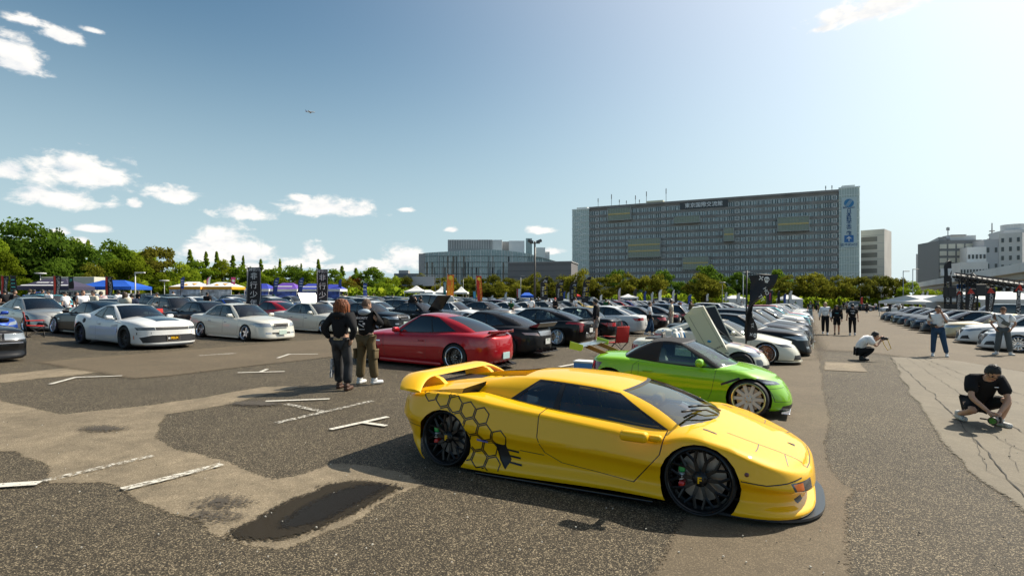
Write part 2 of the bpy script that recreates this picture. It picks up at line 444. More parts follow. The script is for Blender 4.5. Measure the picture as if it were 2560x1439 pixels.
def body_rings(P):
    """lower body: closed plan outlines stacked from sill to shoulder, then the bonnet and deck closed over the centre line"""
    S, Cc, zb, plan = crv(P['S']), crv(P['C']), crv(P.get('zb', [(0, .14)])), crv(P.get('plan', [(0, 1)]))
    f, wf, xn, xt = [np.array(P[k], float) for k in ('f', 'wf', 'xn', 'xt')]
    u = np.linspace(0, 1, len(f)); nv = P.get('nv', 18); t = np.linspace(0, 1, nv)
    def it(a): return crv(list(zip(u, a)))(t)
    F_, W_, XN, XT = it(f), it(wf)*P['w'], it(xn), it(xt)
    nn, ns = 13, P.get('ns', 46); en, et = 2/P.get('nexp', 2.8), 2/P.get('texp', 3.2); nd, td = P.get('nd', .75), P.get('td', .6)
    th = np.linspace(0, np.pi/2, nn); a = P['a']; fl = P.get('flare', .02); ra = P['ra']
    out = []
    for k in range(nv):
        xa, xb = XN[k]-nd, XT[k]+td
        nx, ny = xa+nd*np.cos(th)**en, np.sin(th)**en
        sxx = np.linspace(xa, xb, ns+2)[1:-1]
        tx, ty = xb-td*np.sin(th)**et, np.cos(th)**et
        x = np.concatenate([nx, sxx, tx]); y = np.concatenate([ny, np.ones(ns), ty])*W_[k]*plan(x)
        vv = F_[k]; fb = fl*np.exp(-((vv-.5)/.38)**2)
        for ax in (a, -a):
            d = np.abs(x-ax)/(ra*1.35); bump = np.maximum(0, 1-d**2)**1.5
            y = y+bump*fb*np.minimum(1, y/(W_[k]*.8))
        z = zb(x)+(S(x)-zb(x))*vv
        out.append(np.stack([x, y, z], 1))
    top = out[-1]; nc = P.get('nc', 9); g = P.get('gexp', 2.2)
    for k in range(1, nc+1):
        s = k/nc; q = top.copy(); q[:, 1] = top[:, 1]*(1-s); q[:, 2] = S(q[:, 0])+(Cc(q[:, 0])-S(q[:, 0]))*(1-(1-s)**g)
        out.append(q)
    H = np.array(out)                      # rings x half x 3, nose centre first, tail centre last
    M = H[:, 1:-1][:, ::-1].copy(); M[:, :, 1] *= -1
    full = np.concatenate([H, M], 1)
    ys = top
    def ztop(x, y):
        w = float(np.interp(x, ys[::-1, 0], ys[::-1, 1])); w = max(w, .05); s = min(1, max(0, 1-abs(y)/w))
        return float(S(x)+(Cc(x)-S(x))*(1-(1-s)**g))
    return full, ztop
def house_rings(P, ztop):
    """greenhouse: windscreen, pillars, side glass and roof as rings from the belt up"""
    G = P['G']; nf, nr = 9, 9
    br = sorted(set([0, 1]+[b for w in G['win'] for b in w[:2]]+list(np.linspace(0, 1, 15))+[min(w[0] for w in G['win'])-.018, max(w[1] for w in G['win'])+.022]))
    br = [b for b in br if 0 <= b <= 1]
    fs = [0, .2, .4, .6, .75, .85, G.get('ap', .93), 1]; rs = [1, G.get('cp', .9), .8, .65, .5, .35, .2, 0]
    cf, ct, cr, crt = G.get('cf', .28), G.get('ct', .16), G.get('cr', .16), G.get('crt', .1)
    Rf = crv(G['R']); crown = G.get('crown', .05)
    def half(x0, w0, c0, x1, w1, c1, bul):
        pts = [(x0-c0*s**2.2, w0*s) for s in fs]
        pts += [(x0-c0+(x1+c1-(x0-c0))*s, w0+(w1-w0)*s+bul*math.sin(math.pi*s)) for s in br[1:-1]]
        pts += [(x1+c1*s**2.2, w1*s) for s in rs]
        return np.array(pts)
    Bq = half(G['xwb'], G['wbf'], cf, G['xrb'], G['wbr'], cr, G.get('bb', .03)); Tq = half(G['xwt'], G['wtf'], ct, G['xrt'], G['wtr'], crt, G.get('bt', .015))
    zB = np.array([ztop(x, y)-.012 for x, y in Bq])
    wt = crv([(G['xrt'], G['wtr']), (G['xwt'], G['wtf'])])
    zT = Rf(Tq[:, 0])+crown*(1-np.clip(Tq[:, 1]/wt(Tq[:, 0]), 0, 1)**2)
    n0, n1 = len(fs), len(fs)+len(br)-2
    tl = [0, .05, G.get('t0', .1), .25, .4, .55, .7, .8, G.get('t1', .88), .95, 1]
    rings = []
    for t in tl:
        p = Bq*(1-t)+Tq*t; z = zB*(1-t)+zT*t; b = math.sin(math.pi*t)
        p[n0-1:n1+1, 1] += G.get('bs', .02)*b
        p[:n0-1, 0] += .02*b; z[:n0-1] += G.get('bw', .02)*b
        z[n1+1:] += G.get('br', .02)*b; p[n1+1:, 0] -= .01*b
        rings.append(np.column_stack([p, z]))
    tp = rings[-1]; nc = 7
    for k in range(1, nc+1):
        s = k/nc; q = tp.copy(); q[:, 1] *= (1-s)
        q[:, 2] = Rf(q[:, 0])+crown*(1-np.clip(q[:, 1]/wt(q[:, 0]), 0, 1)**2)
        rings.append(q)
    H = np.array(rings); M = H[:, 1:-1][:, ::-1].copy(); M[:, :, 1] *= -1
    return np.concatenate([H, M], 1), H.shape[1], n0, n1, fs, br, rs, tl, Bq, Tq
def arch_poly(cx, cz, r, n=22): return [(cx+r*math.cos(2*math.pi*k/n), cz+r*math.sin(2*math.pi*k/n)) for k in range(n)]

# ---------------------------------------------------------------- wheels
def wheel_meshes(key, Rt=.32, Rr=.25, w=.22, style='multi', rimm=ALU, lipm=CHR, n=10, dish=.06, disc=True, sw=.03):
    """tyre, rim and brake disc of a wheel; the outer face looks along -y"""
    h = w/2
    ty = MB().lathe([(Rr-.005, -h*.92), (Rr+.012, -h), (Rr+(Rt-Rr)*.6, -h*1.04), (Rt-.016, -h*.93), (Rt, -h*.72), (Rt, h*.72), (Rt-.016, h*.93), (Rr+.01, h), (Rr-.005, h*.9)], 40)
    for gx in (-.35, 0., .35):
        pass
    tyre = ty.mesh('tyre', RUB, True)
    rm = MB()
    rm.lathe([(Rr+.006, -h*.97), (Rr-.004, -h*1.0), (Rr-.014, -h*.93), (Rr-.02, -h*.8), (Rr-.03, -h+dish+.02), (Rr-.03, h*.9)], 40, m=1)
    yf = -h+dish; hub = .065
    def spoke(a, wi, wo, r0, r1, y0, y1, d=.03, m=0):
        c, s_ = math.cos(a), math.sin(a); P_ = []
        for (r, w_, y) in ((r0, wi, y0), ((r0+r1)/2, (wi+wo)/2*.9, (y0*.6+y1*.4)-.004), (r1, wo, y1)):
            for e in (-1, 1):
                for dy in (0, d): P_.append((r*c-e*w_/2*s_, y+dy, r*s_+e*w_/2*c))
        fc = []
        for k in (0, 4):
            A = [k, k+1, k+3, k+2]; B = [i+4 for i in A]
            fc += [(A[i], A[(i+1) % 4], B[(i+1) % 4], B[i]) for i in range(4)]
        rm.add(P_, fc, m)
    if style == 'multi':
        for k in range(n): spoke(2*math.pi*k/n, sw, sw*.87, hub*.8, Rr-.024, yf+.015, yf)
    elif style == 'five':
        for k in range(5): spoke(2*math.pi*k/5+math.pi/2, .085, .05, hub*.7, Rr-.022, yf, yf-.006, .04)
    elif style == 'mesh':
        for k in range(n):
            a = 2*math.pi*k/n
            for e in (-1, 1):
                r0, r1 = hub, Rr-.024; a1 = a+e*math.pi/n*.95
                P0 = Vector((r0*math.cos(a), yf+.012, r0*math.sin(a))); P1 = Vector((r1*math.cos(a1), yf, r1*math.sin(a1)))
                rm.tube([P0, P1], .0085, 5)
            rm.tube([(r1*.62*math.cos(a), yf+.005, r1*.62*math.sin(a)), (r1*math.cos(a), yf, r1*math.sin(a))], .008, 5)
    elif style == 'y':
        for k in range(n):
            a = 2*math.pi*k/n
            spoke(a, .034, .03, hub*.8, Rr*.62, yf+.022, yf+.012)
            for e in (-1, 1):
                c0 = Vector((Rr*.58*math.cos(a), yf+.012, Rr*.58*math.sin(a))); a1 = a+e*math.pi/n*.62
                rm.tube([c0, ((Rr-.022)*math.cos(a1), yf, (Rr-.022)*math.sin(a1))], [.016, .013], 6)
    elif style == 'disc':
        rm.lathe([(hub*.7, yf), (Rr*.6, yf-.012), (Rr*.66, yf), (Rr-.022, yf-.004)], 40)
        for k in range(n):
            a = 2*math.pi*k/n; rm.tube([(Rr*.78*math.cos(a), yf-.012, Rr*.78*math.sin(a)), (Rr*.78*math.cos(a), yf+.004, Rr*.78*math.sin(a))], .024, 10, m=2)
    rm.lathe([(0, yf-.012), (hub*.55, yf-.012), (hub*.75, yf-.004), (hub, yf+.012), (hub, yf+.05)], 20)
    for k in range(5):
        a = 2*math.pi*k/5+.3; rm.tube([(hub*.72*math.cos(a), yf-.014, hub*.72*math.sin(a)), (hub*.72*math.cos(a), yf+.01, hub*.72*math.sin(a))], .009, 6, m=1)
    rim = rm.mesh('rim', [rimm, lipm, BLK], True, 35)
    parts = {'tyre': tyre, 'rim': rim}
    if disc:
        parts['brake_disc'] = MB().lathe([(.05, .02), (Rr*.76, .02), (Rr*.76, .045), (.05, .045)], 32).mesh('brake_disc', STEEL, True, 30)
    return parts
WHEELS = {}
def wheel(key, **k):
    kk = (key, k.get('Rt'))
    if kk not in WHEELS: WHEELS[kk] = wheel_meshes(key, **k)
    return WHEELS[kk]
# ---------------------------------------------------------------- car types
TYPES = {}
GAP = .004
def car_type(key, P):
    """list of parts: (name, mesh, matrix, parent index, paint flag)"""
    parts = []
    def add(name, me, mtx=None, par=None, flag=None):
        if me is None: return None
        parts.append((name, me, mtx or Matrix.Identity(4), par, flag)); return len(parts)-1
    rg, ztop = body_rings(P)
    bm = rings_to_bm(rg); bmesh.ops.remove_doubles(bm, verts=bm.verts[:], dist=2e-5)
    bmesh.ops.recalc_face_normals(bm, faces=bm.faces[:]); bm.normal_update()
    if sum(f.normal.z*f.calc_area() for f in bm.faces) < 0: bmesh.ops.reverse_faces(bm, faces=bm.faces[:]); bm.normal_update()
    a, ra, Rt, w = P['a'], P['ra'], P['Rt'], P['w']
    # openings for the wheels
    for x0, rr in ((a, ra), (-a, P.get('rar', ra))):
        for s in (1, -1):
            fs = cut(bm, (0, 2), arch_poly(x0, P.get('az', Rt)-.0, rr), lambda c, n: c.y*s > w*.45 and abs(n.y) > .12, 99)
            bmesh.ops.delete(bm, geom=[f for f in fs if f.is_valid], context='FACES')
    # cabin opening under the roof
    G = P.get('G')
    if G and not P.get('closed'):
        x1, x0, ww = G['xwb']-.30, G['xrb']+.28, min(G['wbf'], G['wbr'])-.10
        fs = cut(bm, (0, 1), [(x0, -ww), (x1, -ww*.94), (x1, ww*.94), (x0, ww)], lambda c, n: n.z > .3, 99)
        bmesh.ops.delete(bm, geom=[f for f in fs if f.is_valid], context='FACES')
    regs = []; k = 1
    for rgn in P.get('cuts', []):
        name, ax, poly, where, m = rgn[:5]; opt = rgn[5] if len(rgn) > 5 else {}
        axes = {'xz': (0, 2), 'yz': (1, 2), 'xy': (0, 1)}[ax]
        sides = (1, -1) if opt.get('both', ax == 'xz') else (1,)
        for s in sides:
            if ax == 'xz': pl, cond = poly, (lambda c, n, s=s: c.y*s > .3 and n.y*s > .1)
            elif ax == 'yz':
                pl = [(p[0]*s, p[1]) for p in poly]
                cond = (lambda c, n: c.x > a*.8 and n.x > .05) if where == 'front' else (lambda c, n: c.x < -a*.8 and n.x < -.05)
            else:
                pl = [(p[0], p[1]*s) for p in poly]; cond = lambda c, n: n.z > .35
            if opt.get('gap'): cut(bm, axes, grow(pl, opt['gap']), cond, 98)
            cut(bm, axes, pl, cond, k); regs.append((k, name, m, opt)); k += 1
    bm.normal_update()
    PM = P.get('pm') or mat('paint_default', (.5, .5, .5), .3, 0, 1)
    ib = add('body', extract(bm, 0, 'body', PM), flag='paint')
    g98 = extract(bm, 98, 'panel_gap', BLK, -.002)
    add('panel_gap', g98, par=ib)
    for (q, name, m, opt) in regs:
        flag = 'paint' if m == 'paint' else None
        me = extract(bm, q, name, PM if flag else m, opt.get('off', 0.))
        ix = add(name, me, flag=flag)
        if ix is not None and opt.get('handle'):
            hx, hz = opt['handle']; mx = np.array([v.co for v in me.vertices]); d = np.hypot(mx[:, 0]-hx, mx[:, 2]-hz); hy = mx[d.argmin(), 1]
            add('handle', MB().rbox((hx, hy+math.copysign(.012, hy), hz), (.17, .035, .032), .012).mesh('handle', PM if opt.get('hp', 1) else CHR, True), par=ix, flag='paint' if opt.get('hp', 1) else None)
    P['_bvh'] = BVHTree.FromBMesh(bm)
    bm.free()
    zb0 = float(crv(P.get('zb', [(0, .14)]))(0))
    # underside and wheel wells
    xn, xt = P['xn'][0]-.25, P['xt'][0]+.25
    ub = MB().box(((xn+xt)/2, 0, zb0+.035), (xn-xt, w*1.25, .03))
    ub.box((0, 0, zb0+.03), (2*a-2*ra, w*1.86, .02))
    for x0, rr in ((a, ra), (-a, P.get('rar', ra))):
        for s in (1, -1):
            arc = [(x0+(rr+.012)*math.cos(t), P.get('az', Rt)+(rr+.012)*math.sin(t)) for t in np.linspace(-.55, math.pi+.55, 20)]
            V = [(x, s*(w*.80), z) for x, z in arc]+[(x, s*w*.42, z) for x, z in arc]
            ub.add(V, [(i, i+1, 21+i, 20+i) for i in range(19)])
            ub.add([(x, s*w*.42, z) for x, z in arc], [tuple(range(20))])
    add('underbody', ub.mesh('underbody', BLK))
    if G:
        hr, nh, n0, n1, fs, br, rs, tl, Bq, Tq = house_rings(P, ztop)
        hb = rings_to_bm(hr); hb.faces.ensure_lookup_table(); npt = hr.shape[1]
        t0, t1 = tl.index(G.get('t0', .1)), tl.index(G.get('t1', .88)); ncell = nh-1
        for fi, f in enumerate(hb.faces):
            i, j = divmod(fi, npt)
            jj = j if j < ncell else npt-1-j           # cell index along the half outline
            f.material_index = 0
            if jj < n0-1:                                # windscreen
                s1 = fs[jj+1]
                if i < len(tl)-1:
                    if s1 <= G.get('ap', .93) and 1 <= i < len(tl)-2: f.material_index = 1
                    elif s1 <= G.get('ap', .93): f.material_index = 2
            elif jj >= n1:
                s1 = rs[jj-n1]
                if i < len(tl)-1:
                    if s1 <= G.get('cp', .9) and G.get('rear', True) and 1 <= i < len(tl)-2: f.material_index = 3
            elif jj < n1 and i < len(tl)-1:
                sm = (br[jj-n0+1]+br[jj-n0+2])/2
                lo, hi = min(q[0] for q in G['win'])-.018, max(q[1] for q in G['win'])+.022
                if lo < sm < hi and t0-1 <= i < t1+1:
                    f.material_index = 2
                    for wi, q in enumerate(G['win']):
                        if q[0] < sm < q[1] and t0 <= i < t1: f.material_index = 10+wi*2+(0 if j < ncell else 1)
        bmesh.ops.remove_doubles(hb, verts=hb.verts[:], dist=2e-5); bmesh.ops.recalc_face_normals(hb, faces=hb.faces[:])
        if G.get('hole'):
            xa, xb, yw = G['hole']; fs_ = cut(hb, (0, 1), [(xb, -yw), (xa, -yw), (xa, yw), (xb, yw)], lambda c, n: c.z > .6, 97); bmesh.ops.delete(hb, geom=fs_, context='FACES')
        if sum(f.normal.z*f.calc_area() for f in hb.faces) < 0: bmesh.ops.reverse_faces(hb, faces=hb.faces[:])
        hb.normal_update()
        gm = P.get('glass', GLS)
        add('roof', extract(hb, 0, 'roof', P.get('roofm') or PM), flag=None if P.get('roofm') else 'paint')
        add('windscreen', extract(hb, 1, 'windscreen', P.get('wsglass', gm), -.003)); add('window_trim', extract(hb, 2, 'window_trim', P.get('trimm', BLK)))
        add('rear_window', extract(hb, 3, 'rear_window', gm, -.003))
        for wi in range(len(G['win'])):
            for s in (0, 1): add('side_window', extract(hb, 10+wi*2+s, 'side_window', gm, -.004))
        hb.free()
        # cabin: tub, dashboard, wheel, seats
        bz = float(crv(P['S'])(0)); im = P.get('intm', INT); sm = P.get('seatm', im)
        x1, x0, ww = G['xwb']-.24, G['xrb']+.18, min(G['wbf'], G['wbr'])-.07
        tub = MB().add([(x0, -ww, bz-.03), (x1, -ww, bz-.03), (x1, ww, bz-.03), (x0, ww, bz-.03), (x0, -ww, .25), (x1, -ww, .25), (x1, ww, .25), (x0, ww, .25)], [(4, 5, 6, 7), (0, 1, 5, 4), (1, 2, 6, 5), (2, 3, 7, 6), (3, 0, 4, 7)])
        zd = ztop(G['xwb']-.4, 0)-.03
        tub.rbox((x1-.22, 0, zd-.12), (.52, ww*1.95, .22), .06)
        tub.rbox((x0+.2, 0, bz-.06), (.5, ww*1.95, .04), .01)
        ii = add('interior', tub.mesh('interior', im, False))
        sxp = P.get('seats', ((G['xwb']+G['xwt'])/2-.62, (G['xrb']+G['xrt'])/2+.62)); hz = min(P['G']['R'], key=lambda q: abs(q[0]))[1]
        for r_, sx_ in enumerate(sxp):
            for s in (1, -1):
                ms = MB(); rot = Matrix.Rotation(R(-16), 3, 'Y')
                ms.rbox((sx_+.05, s*ww*.52, bz-.42), (.52, .5, .16), .05)
                ms.rbox((sx_-.26, s*ww*.52, bz-.12), (.14, .5, .62), .06, mtx=rot); ms.rbox((sx_-.37, s*ww*.52, min(bz+.27, hz-.17)), (.1, .26, .17), .045, mtx=rot)
                add('seat', ms.mesh('seat', sm, True, 40), par=ii)
        add('steering_wheel', MB().lathe([(.17+.014*math.cos(q), .014*math.sin(q)) for q in np.linspace(0, 2*math.pi, 7)], 20, 'x').mesh('steering_wheel', BLK, True),
            Matrix.Translation((sxp[0]+.42, -ww*.52, zd+.0)) @ Matrix.Rotation(R(-25), 4, 'Y'), par=ii)
        # mirrors
        mx_, my_ = P.get('mirror', (G['xwb']-.52, G['wbf']+.10)); mzz = ztop(mx_, G['wbf'])+.09
        for s in (1, -1):
            mm = MB(); mm.rbox((mx_, s*(my_+.08), mzz), (.12, .22, .13), .05, seg=3); mm.tube([(mx_, s*(my_-.1), mzz-.06), (mx_, s*(my_+.05), mzz-.02)], .025, 6)
            add('mirror', mm.mesh('mirror', PM, True), flag='paint')
    # wheels
    wk = P.get('wheel', {}); ws = wheel(key+'w', **{'Rt': Rt, **wk}); ty = P.get('track', w-.10); cb = P.get('camber', 2)
    for x0 in (a, -a):
        for s in (1, -1):
            m = Matrix.Translation((x0, s*ty, Rt)) @ Matrix.Rotation(R(cb)*s, 4, 'X')
            if s > 0: m = m @ Matrix.Rotation(math.pi, 4, 'Z')
            iw = add('wheel', ws['tyre'], m)
            add('rim', ws['rim'], par=iw, flag='rim')
            if 'brake_disc' in ws: add('brake_disc', ws['brake_disc'], par=iw)
    for fn in P.get('extra', []): fn(add, P, ztop)
    TYPES[key] = parts
    return parts
def place_car(name, key, mw, pm, label, cat='car', group=None, ov=None):
    root = empty(name, label, cat, group, mw=mw); objs = []
    for (n, me, mtx, par, flag) in TYPES[key]:
        o = bpy.data.objects.new(n, me); COL.objects.link(o); o.parent = root if par is None else objs[par]; o.matrix_local = mtx
        m = pm if flag == 'paint' else (ov or {}).get(flag)
        if flag and m is not None: o.material_slots[0].link = 'OBJECT'; o.material_slots[0].material = m
        objs.append(o)
    return root, objs
# small add-ons
def x_plate(x, z, face=1, txt='', num='', m=WPL, y=0., tilt=0.):
    def f(add, P, zt):
        mm = MB().rbox((0, 0, 0), (.014, .33, .165), .006); ix = add('number_plate', mm.mesh('number_plate', m), Matrix.Translation((x, y, z)) @ Matrix.Rotation(R(tilt), 4, 'Y'))
        for s, sz, dz in ((txt, .05, .048), (num, .1, -.02)):
            if s: add('lettering', text_mesh('lettering', s, sz, DKG, frame_mtx(Vector((.009*face, 0, dz)), (0, face, 0), (0, 0, 1)), .001), par=ix)
    return f
def x_bars(x, z0, z1, wd, n, m=CHR, vert=False, slope=0.):
    def f(add, P, zt):
        mm = MB()
        for k in range(n):
            if vert: y = -wd+2*wd*(k+.5)/n; mm.rbox((x, y, (z0+z1)/2), (.02, .008, z1-z0), .003, seg=1)
            else: z = z0+(z1-z0)*(k+.5)/n; mm.rbox((x+slope*(k+.5)/n, 0, z), (.02, 2*wd, .012), .004, seg=1)
        add('grille_bars', mm.mesh('grille_bars', m))
        if wd: 
            fr = MB()
            for (c, s_) in (((x, 0, z0), (.03, 2*wd+.04, .02)), ((x+slope, 0, z1), (.03, 2*wd+.04, .02)), ((x+slope/2, wd, (z0+z1)/2), (.03, .02, z1-z0)), ((x+slope/2, -wd, (z0+z1)/2), (.03, .02, z1-z0))): fr.rbox(c, s_, .006, seg=1)
            add('grille_frame', fr.mesh('grille_frame', m))
    return f
def x_splitter(x, z, wd, depth=.12, m=BLK, nexp=2.6, nd=.7):
    def f(add, P, zt):
        th = np.linspace(0, math.pi, 25); e = 2/nexp
        o = [(x-nd+(nd+depth)*math.sin(t)**e if t not in (0, math.pi) else x-nd, math.copysign(abs(math.cos(t))**e, math.cos(t))*wd) for t in th]
        add('splitter', MB().prism(o, z, z+.022, 'z').mesh('splitter', m, False, 40))
    return f
def x_skirt(z, x0, x1, y, m='paint', h=.06):
    def f(add, P, zt):
        for s in (1, -1): add('side_skirt', MB().rbox(((x0+x1)/2, s*y, z), (x1-x0, .07, h), .02).mesh('side_skirt', P.get('pm') or BLK if m == 'paint' else m, True, 40), flag='paint' if m == 'paint' else None)
    return f
def x_lip(x, z, wd, m='paint', d=.16):
    def f(add, P, zt):
        V = []; n = 14
        for k in range(n+1):
            y = -wd+2*wd*k/n; e = .10*(abs(y)/wd)**3
            V += [(x+d, y*.98, z-.03), (x+e, y, z+.035), (x-.015+e, y, z+.03), (x+d*.5, y, z-.035)]
        Fc = [(4*k+i, 4*k+(i+1) % 4, 4*k+4+(i+1) % 4, 4*k+4+i) for k in range(n) for i in range(4)]
        add('spoiler', MB().add(V, Fc).mesh('spoiler', P.get('pm') or BLK if m == 'paint' else m, True, 40), flag='paint' if m == 'paint' else None)
    return f
def x_stripe(poly, m, name='stripe', off=.003):
    """flat coloured film laid on the bonnet: outline in plan"""
    def f(add, P, zt):
        V = []; Fc = []; nx = 14
        xs = np.linspace(poly[0], poly[1], nx); y0, y1 = poly[2], poly[3]; ny = 6
        for x in xs:
            for j in range(ny): y = y0+(y1-y0)*j/(ny-1); V.append((x, y, zt(x, y)+off))
        Fc = [(i*ny+j, (i+1)*ny+j, (i+1)*ny+j+1, i*ny+j+1) for i in range(nx-1) for j in range(ny-1)]
        add(name, new_mesh(name, V, Fc, m))
    return f
# ---------------------------------------------------------------- the body shapes
BASE = dict(f=[0, .08, .3, .55, .8, .93, 1], wf=[.92, .985, 1, .997, .975, .945, .885], nd=.75, td=.6, nexp=2.8, texp=3.2, flare=.025)
def ty(**k): d = dict(BASE); d.update(k); return d
def door_cuts(x0, x1, x2, zt, zb=.24, front_kick=.1, two=True, gap=.006, hz=None, hp=1):
    hz = hz or zt-.13
    c = [('door', 'xz', [(x1, zb), (x0-.02, zb), (x0+front_kick*.3, zb+.12), (x0+front_kick, zt), (x1, zt)], '', 'paint', dict(gap=gap, handle=(x1+.16, hz), hp=hp))]
    if two: c.append(('door', 'xz', [(x2+.12, zb), (x1-.012, zb), (x1-.012, zt), (x2-.03, zt), (x2-.03, zb+.33)], '', 'paint', dict(gap=gap, handle=(x2+.2, hz+.015), hp=hp)))
    return c
def fenders(): pass
# executive four-door, late nineties
def exec_sedan(key, **o):
    P = ty(a=1.39, ra=.335, Rt=.295, w=.885, pm=None,
        S=[(-2.5, .84), (-2.25, .885), (-1.7, .885), (-.5, .845), (.7, .815), (1.3, .80), (2.0, .755), (2.3, .715)],
        C=[(-2.5, .87), (-2.2, .935), (-1.5, .945), (0, .92), (.8, .925), (1.5, .875), (2.1, .80), (2.3, .735)],
        zb=[(-2.5, .17), (-1.9, .11), (1.8, .10), (2.3, .07)], plan=[(-2.5, .95), (-1.9, .985), (0, 1), (1.5, .98), (2.3, .93)],
        xn=[2.32, 2.37, 2.34, 2.30, 2.27, 2.22, 2.14], xt=[-2.42, -2.47, -2.5, -2.5, -2.47, -2.44, -2.38], nexp=3.4, texp=3.6,
        G=dict(xwb=1.02, xwt=.22, xrt=-.98, xrb=-1.72, wbf=.735, wbr=.71, wtf=.565, wtr=.555, R=[(-1.1, 1.265), (-.4, 1.325), (.3, 1.275)], crown=.045, win=[(.07, .47), (.50, .80), (.815, .90)]),
        wheel=dict(Rr=.235, w=.24, style='five', dish=.075), camber=7, track=.80, glass=GLC,
        cuts=door_cuts(.88, .02, -1.02, .80, hp=0)+[
         ('headlight', 'yz', [(.39, .535), (.80, .54), (.86, .645), (.78, .685), (.42, .68)], 'front', LAMP, dict(both=True)),
         ('grille', 'yz', [(-.26, .52), (.26, .52), (.31, .675), (-.31, .675)], 'front', GRL),
         ('fog_lamp', 'yz', [(.42, .27), (.62, .27), (.62, .335), (.42, .335)], 'front', LAMP, dict(both=True)),
         ('air_intake', 'yz', [(-.40, .27), (.40, .27), (.40, .335), (-.40, .335)], 'front', GRL),
         ('tail_lamp', 'yz', [(.38, .60), (.82, .60), (.84, .76), (.38, .78)], 'rear', TAIL, dict(both=True)),
         ('bonnet', 'xy', [(2.12, -.42), (2.12, .42), (1.06, .70), (1.06, -.70)], '', 'paint', dict(gap=.006))],
        extra=[x_bars(2.315, .53, .665, .27, 12, CHR, True), x_plate(2.40, .33, 1, '', '', mat('plate_mint', (.55, .68, .6), .4)), x_plate(-2.51, .5, -1), x_skirt(.115, -.98, .98, .845)])
    P.update(o); return car_type(key, P)
# modern big four-door
def modern_sedan(key, **o):
    P = ty(a=1.45, ra=.365, Rt=.325, w=.925,
        S=[(-2.45, .90), (-2.2, .945), (-1.7, .945), (-.5, .90), (.7, .86), (1.4, .82), (2.0, .75), (2.4, .665)],
        C=[(-2.45, .93), (-2.2, .985), (-1.5, 1.0), (0, .97), (.9, .965), (1.6, .905), (2.1, .82), (2.4, .70)],
        zb=[(-2.5, .2), (-2, .12), (1.9, .11), (2.4, .09)], plan=[(-2.5, .93), (-1.7, .985), (0, .99), (1.4, .985), (2.4, .9)],
        xn=[2.40, 2.45, 2.43, 2.38, 2.28, 2.22, 2.12], xt=[-2.38, -2.44, -2.46, -2.47, -2.46, -2.45, -2.40], nexp=2.7, texp=2.9,
        G=dict(xwb=1.12, xwt=.22, xrt=-1.12, xrb=-2.0, wbf=.76, wbr=.72, wtf=.58, wtr=.54, R=[(-1.25, 1.27), (-.4, 1.375), (.3, 1.33)], crown=.05, win=[(.06, .45), (.475, .76), (.775, .87)], br=.03),
        wheel=dict(Rr=.265, w=.25, style='multi', n=12, dish=.06), camber=6, track=.83,
        cuts=door_cuts(.92, -.02, -1.1, .85)+[
         ('headlight', 'yz', [(.42, .60), (.70, .585), (.89, .67), (.84, .72), (.46, .665)], 'front', LAMP, dict(both=True)),
         ('grille', 'yz', [(-.22, .20), (.22, .20), (.28, .42), (.36, .65), (-.36, .65), (-.28, .42)], 'front', GRL),
         ('air_intake', 'yz', [(.45, .22), (.80, .24), (.74, .40), (.52, .36)], 'front', GRL, dict(both=True)),
         ('tail_lamp', 'yz', [(.40, .72), (.86, .68), (.87, .82), (.44, .86)], 'rear', TAIL, dict(both=True)),
         ('bonnet', 'xy', [(2.2, -.36), (2.2, .36), (1.16, .72), (1.16, -.72)], '', 'paint', dict(gap=.006))],
        extra=[x_bars(2.41, .24, .62, .28, 9, CHR, False, -.09), x_splitter(2.44, .085, .84, .06), x_plate(-2.48, .56, -1), x_skirt(.125, -1.0, 1.0, .875)])
    P.update(o); return car_type(key, P)
# two-door fastback coupe
def coupe(key, **o):
    P = ty(a=1.42, ra=.37, Rt=.33, w=.925,
        S=[(-2.3, .84), (-2.05, .90), (-1.4, .905), (-.5, .86), (.6, .825), (1.4, .80), (2.0, .71), (2.3, .62)],
        C=[(-2.3, .88), (-2.05, .95), (-1.5, .99), (0, .93), (.9, .93), (1.6, .865), (2.05, .77), (2.3, .655)],
        zb=[(-2.4, .2), (-1.9, .13), (1.8, .12), (2.3, .10)], plan=[(-2.4, .92), (-1.5, 1.0), (-.3, .975), (.4, .975), (1.4, .995), (2.3, .88)],
        xn=[2.28, 2.33, 2.31, 2.27, 2.18, 2.12, 2.02], xt=[-2.22, -2.3, -2.34, -2.34, -2.32, -2.30, -2.22], nexp=2.5, texp=2.6, nd=.85, td=.75, flare=.05,
        G=dict(xwb=.98, xwt=.08, xrt=-.85, xrb=-1.98, wbf=.74, wbr=.64, wtf=.56, wtr=.50, R=[(-.95, 1.25), (-.25, 1.325), (.2, 1.28)], crown=.05, win=[(.06, .52), (.54, .80)], cr=.2, crt=.12, cp=.86, br=.045, bb=.045),
        wheel=dict(Rr=.25, w=.27, style='mesh', n=12, dish=.09, rimm=mat('rim_bronze_black', (.05, .045, .04), .3, .9)), camber=4, track=.835,
        cuts=door_cuts(.86, -.50, 0, .82, two=False)+[
         ('headlight', 'yz', [(.50, .56), (.80, .58), (.86, .70), (.58, .66)], 'front', LAMP, dict(both=True)),
         ('grille', 'yz', [(-.40, .33), (.40, .33), (.46, .52), (-.46, .52)], 'front', GRL),
         ('tail_lamp', 'yz', [(.46, .66), (.70, .60), (.88, .64), (.88, .84), (.62, .82)], 'rear', TAIL, dict(both=True))],
        extra=[x_bars(2.32, .34, .51, .40, 3, CHR), x_splitter(2.34, .085, .80, .06), x_plate(-2.35, .42, -1), x_lip(-2.30, .955, .60), x_skirt(.13, -1.0, 1.0, .885, 'paint', .08)])
    P.update(o); return car_type(key, P)
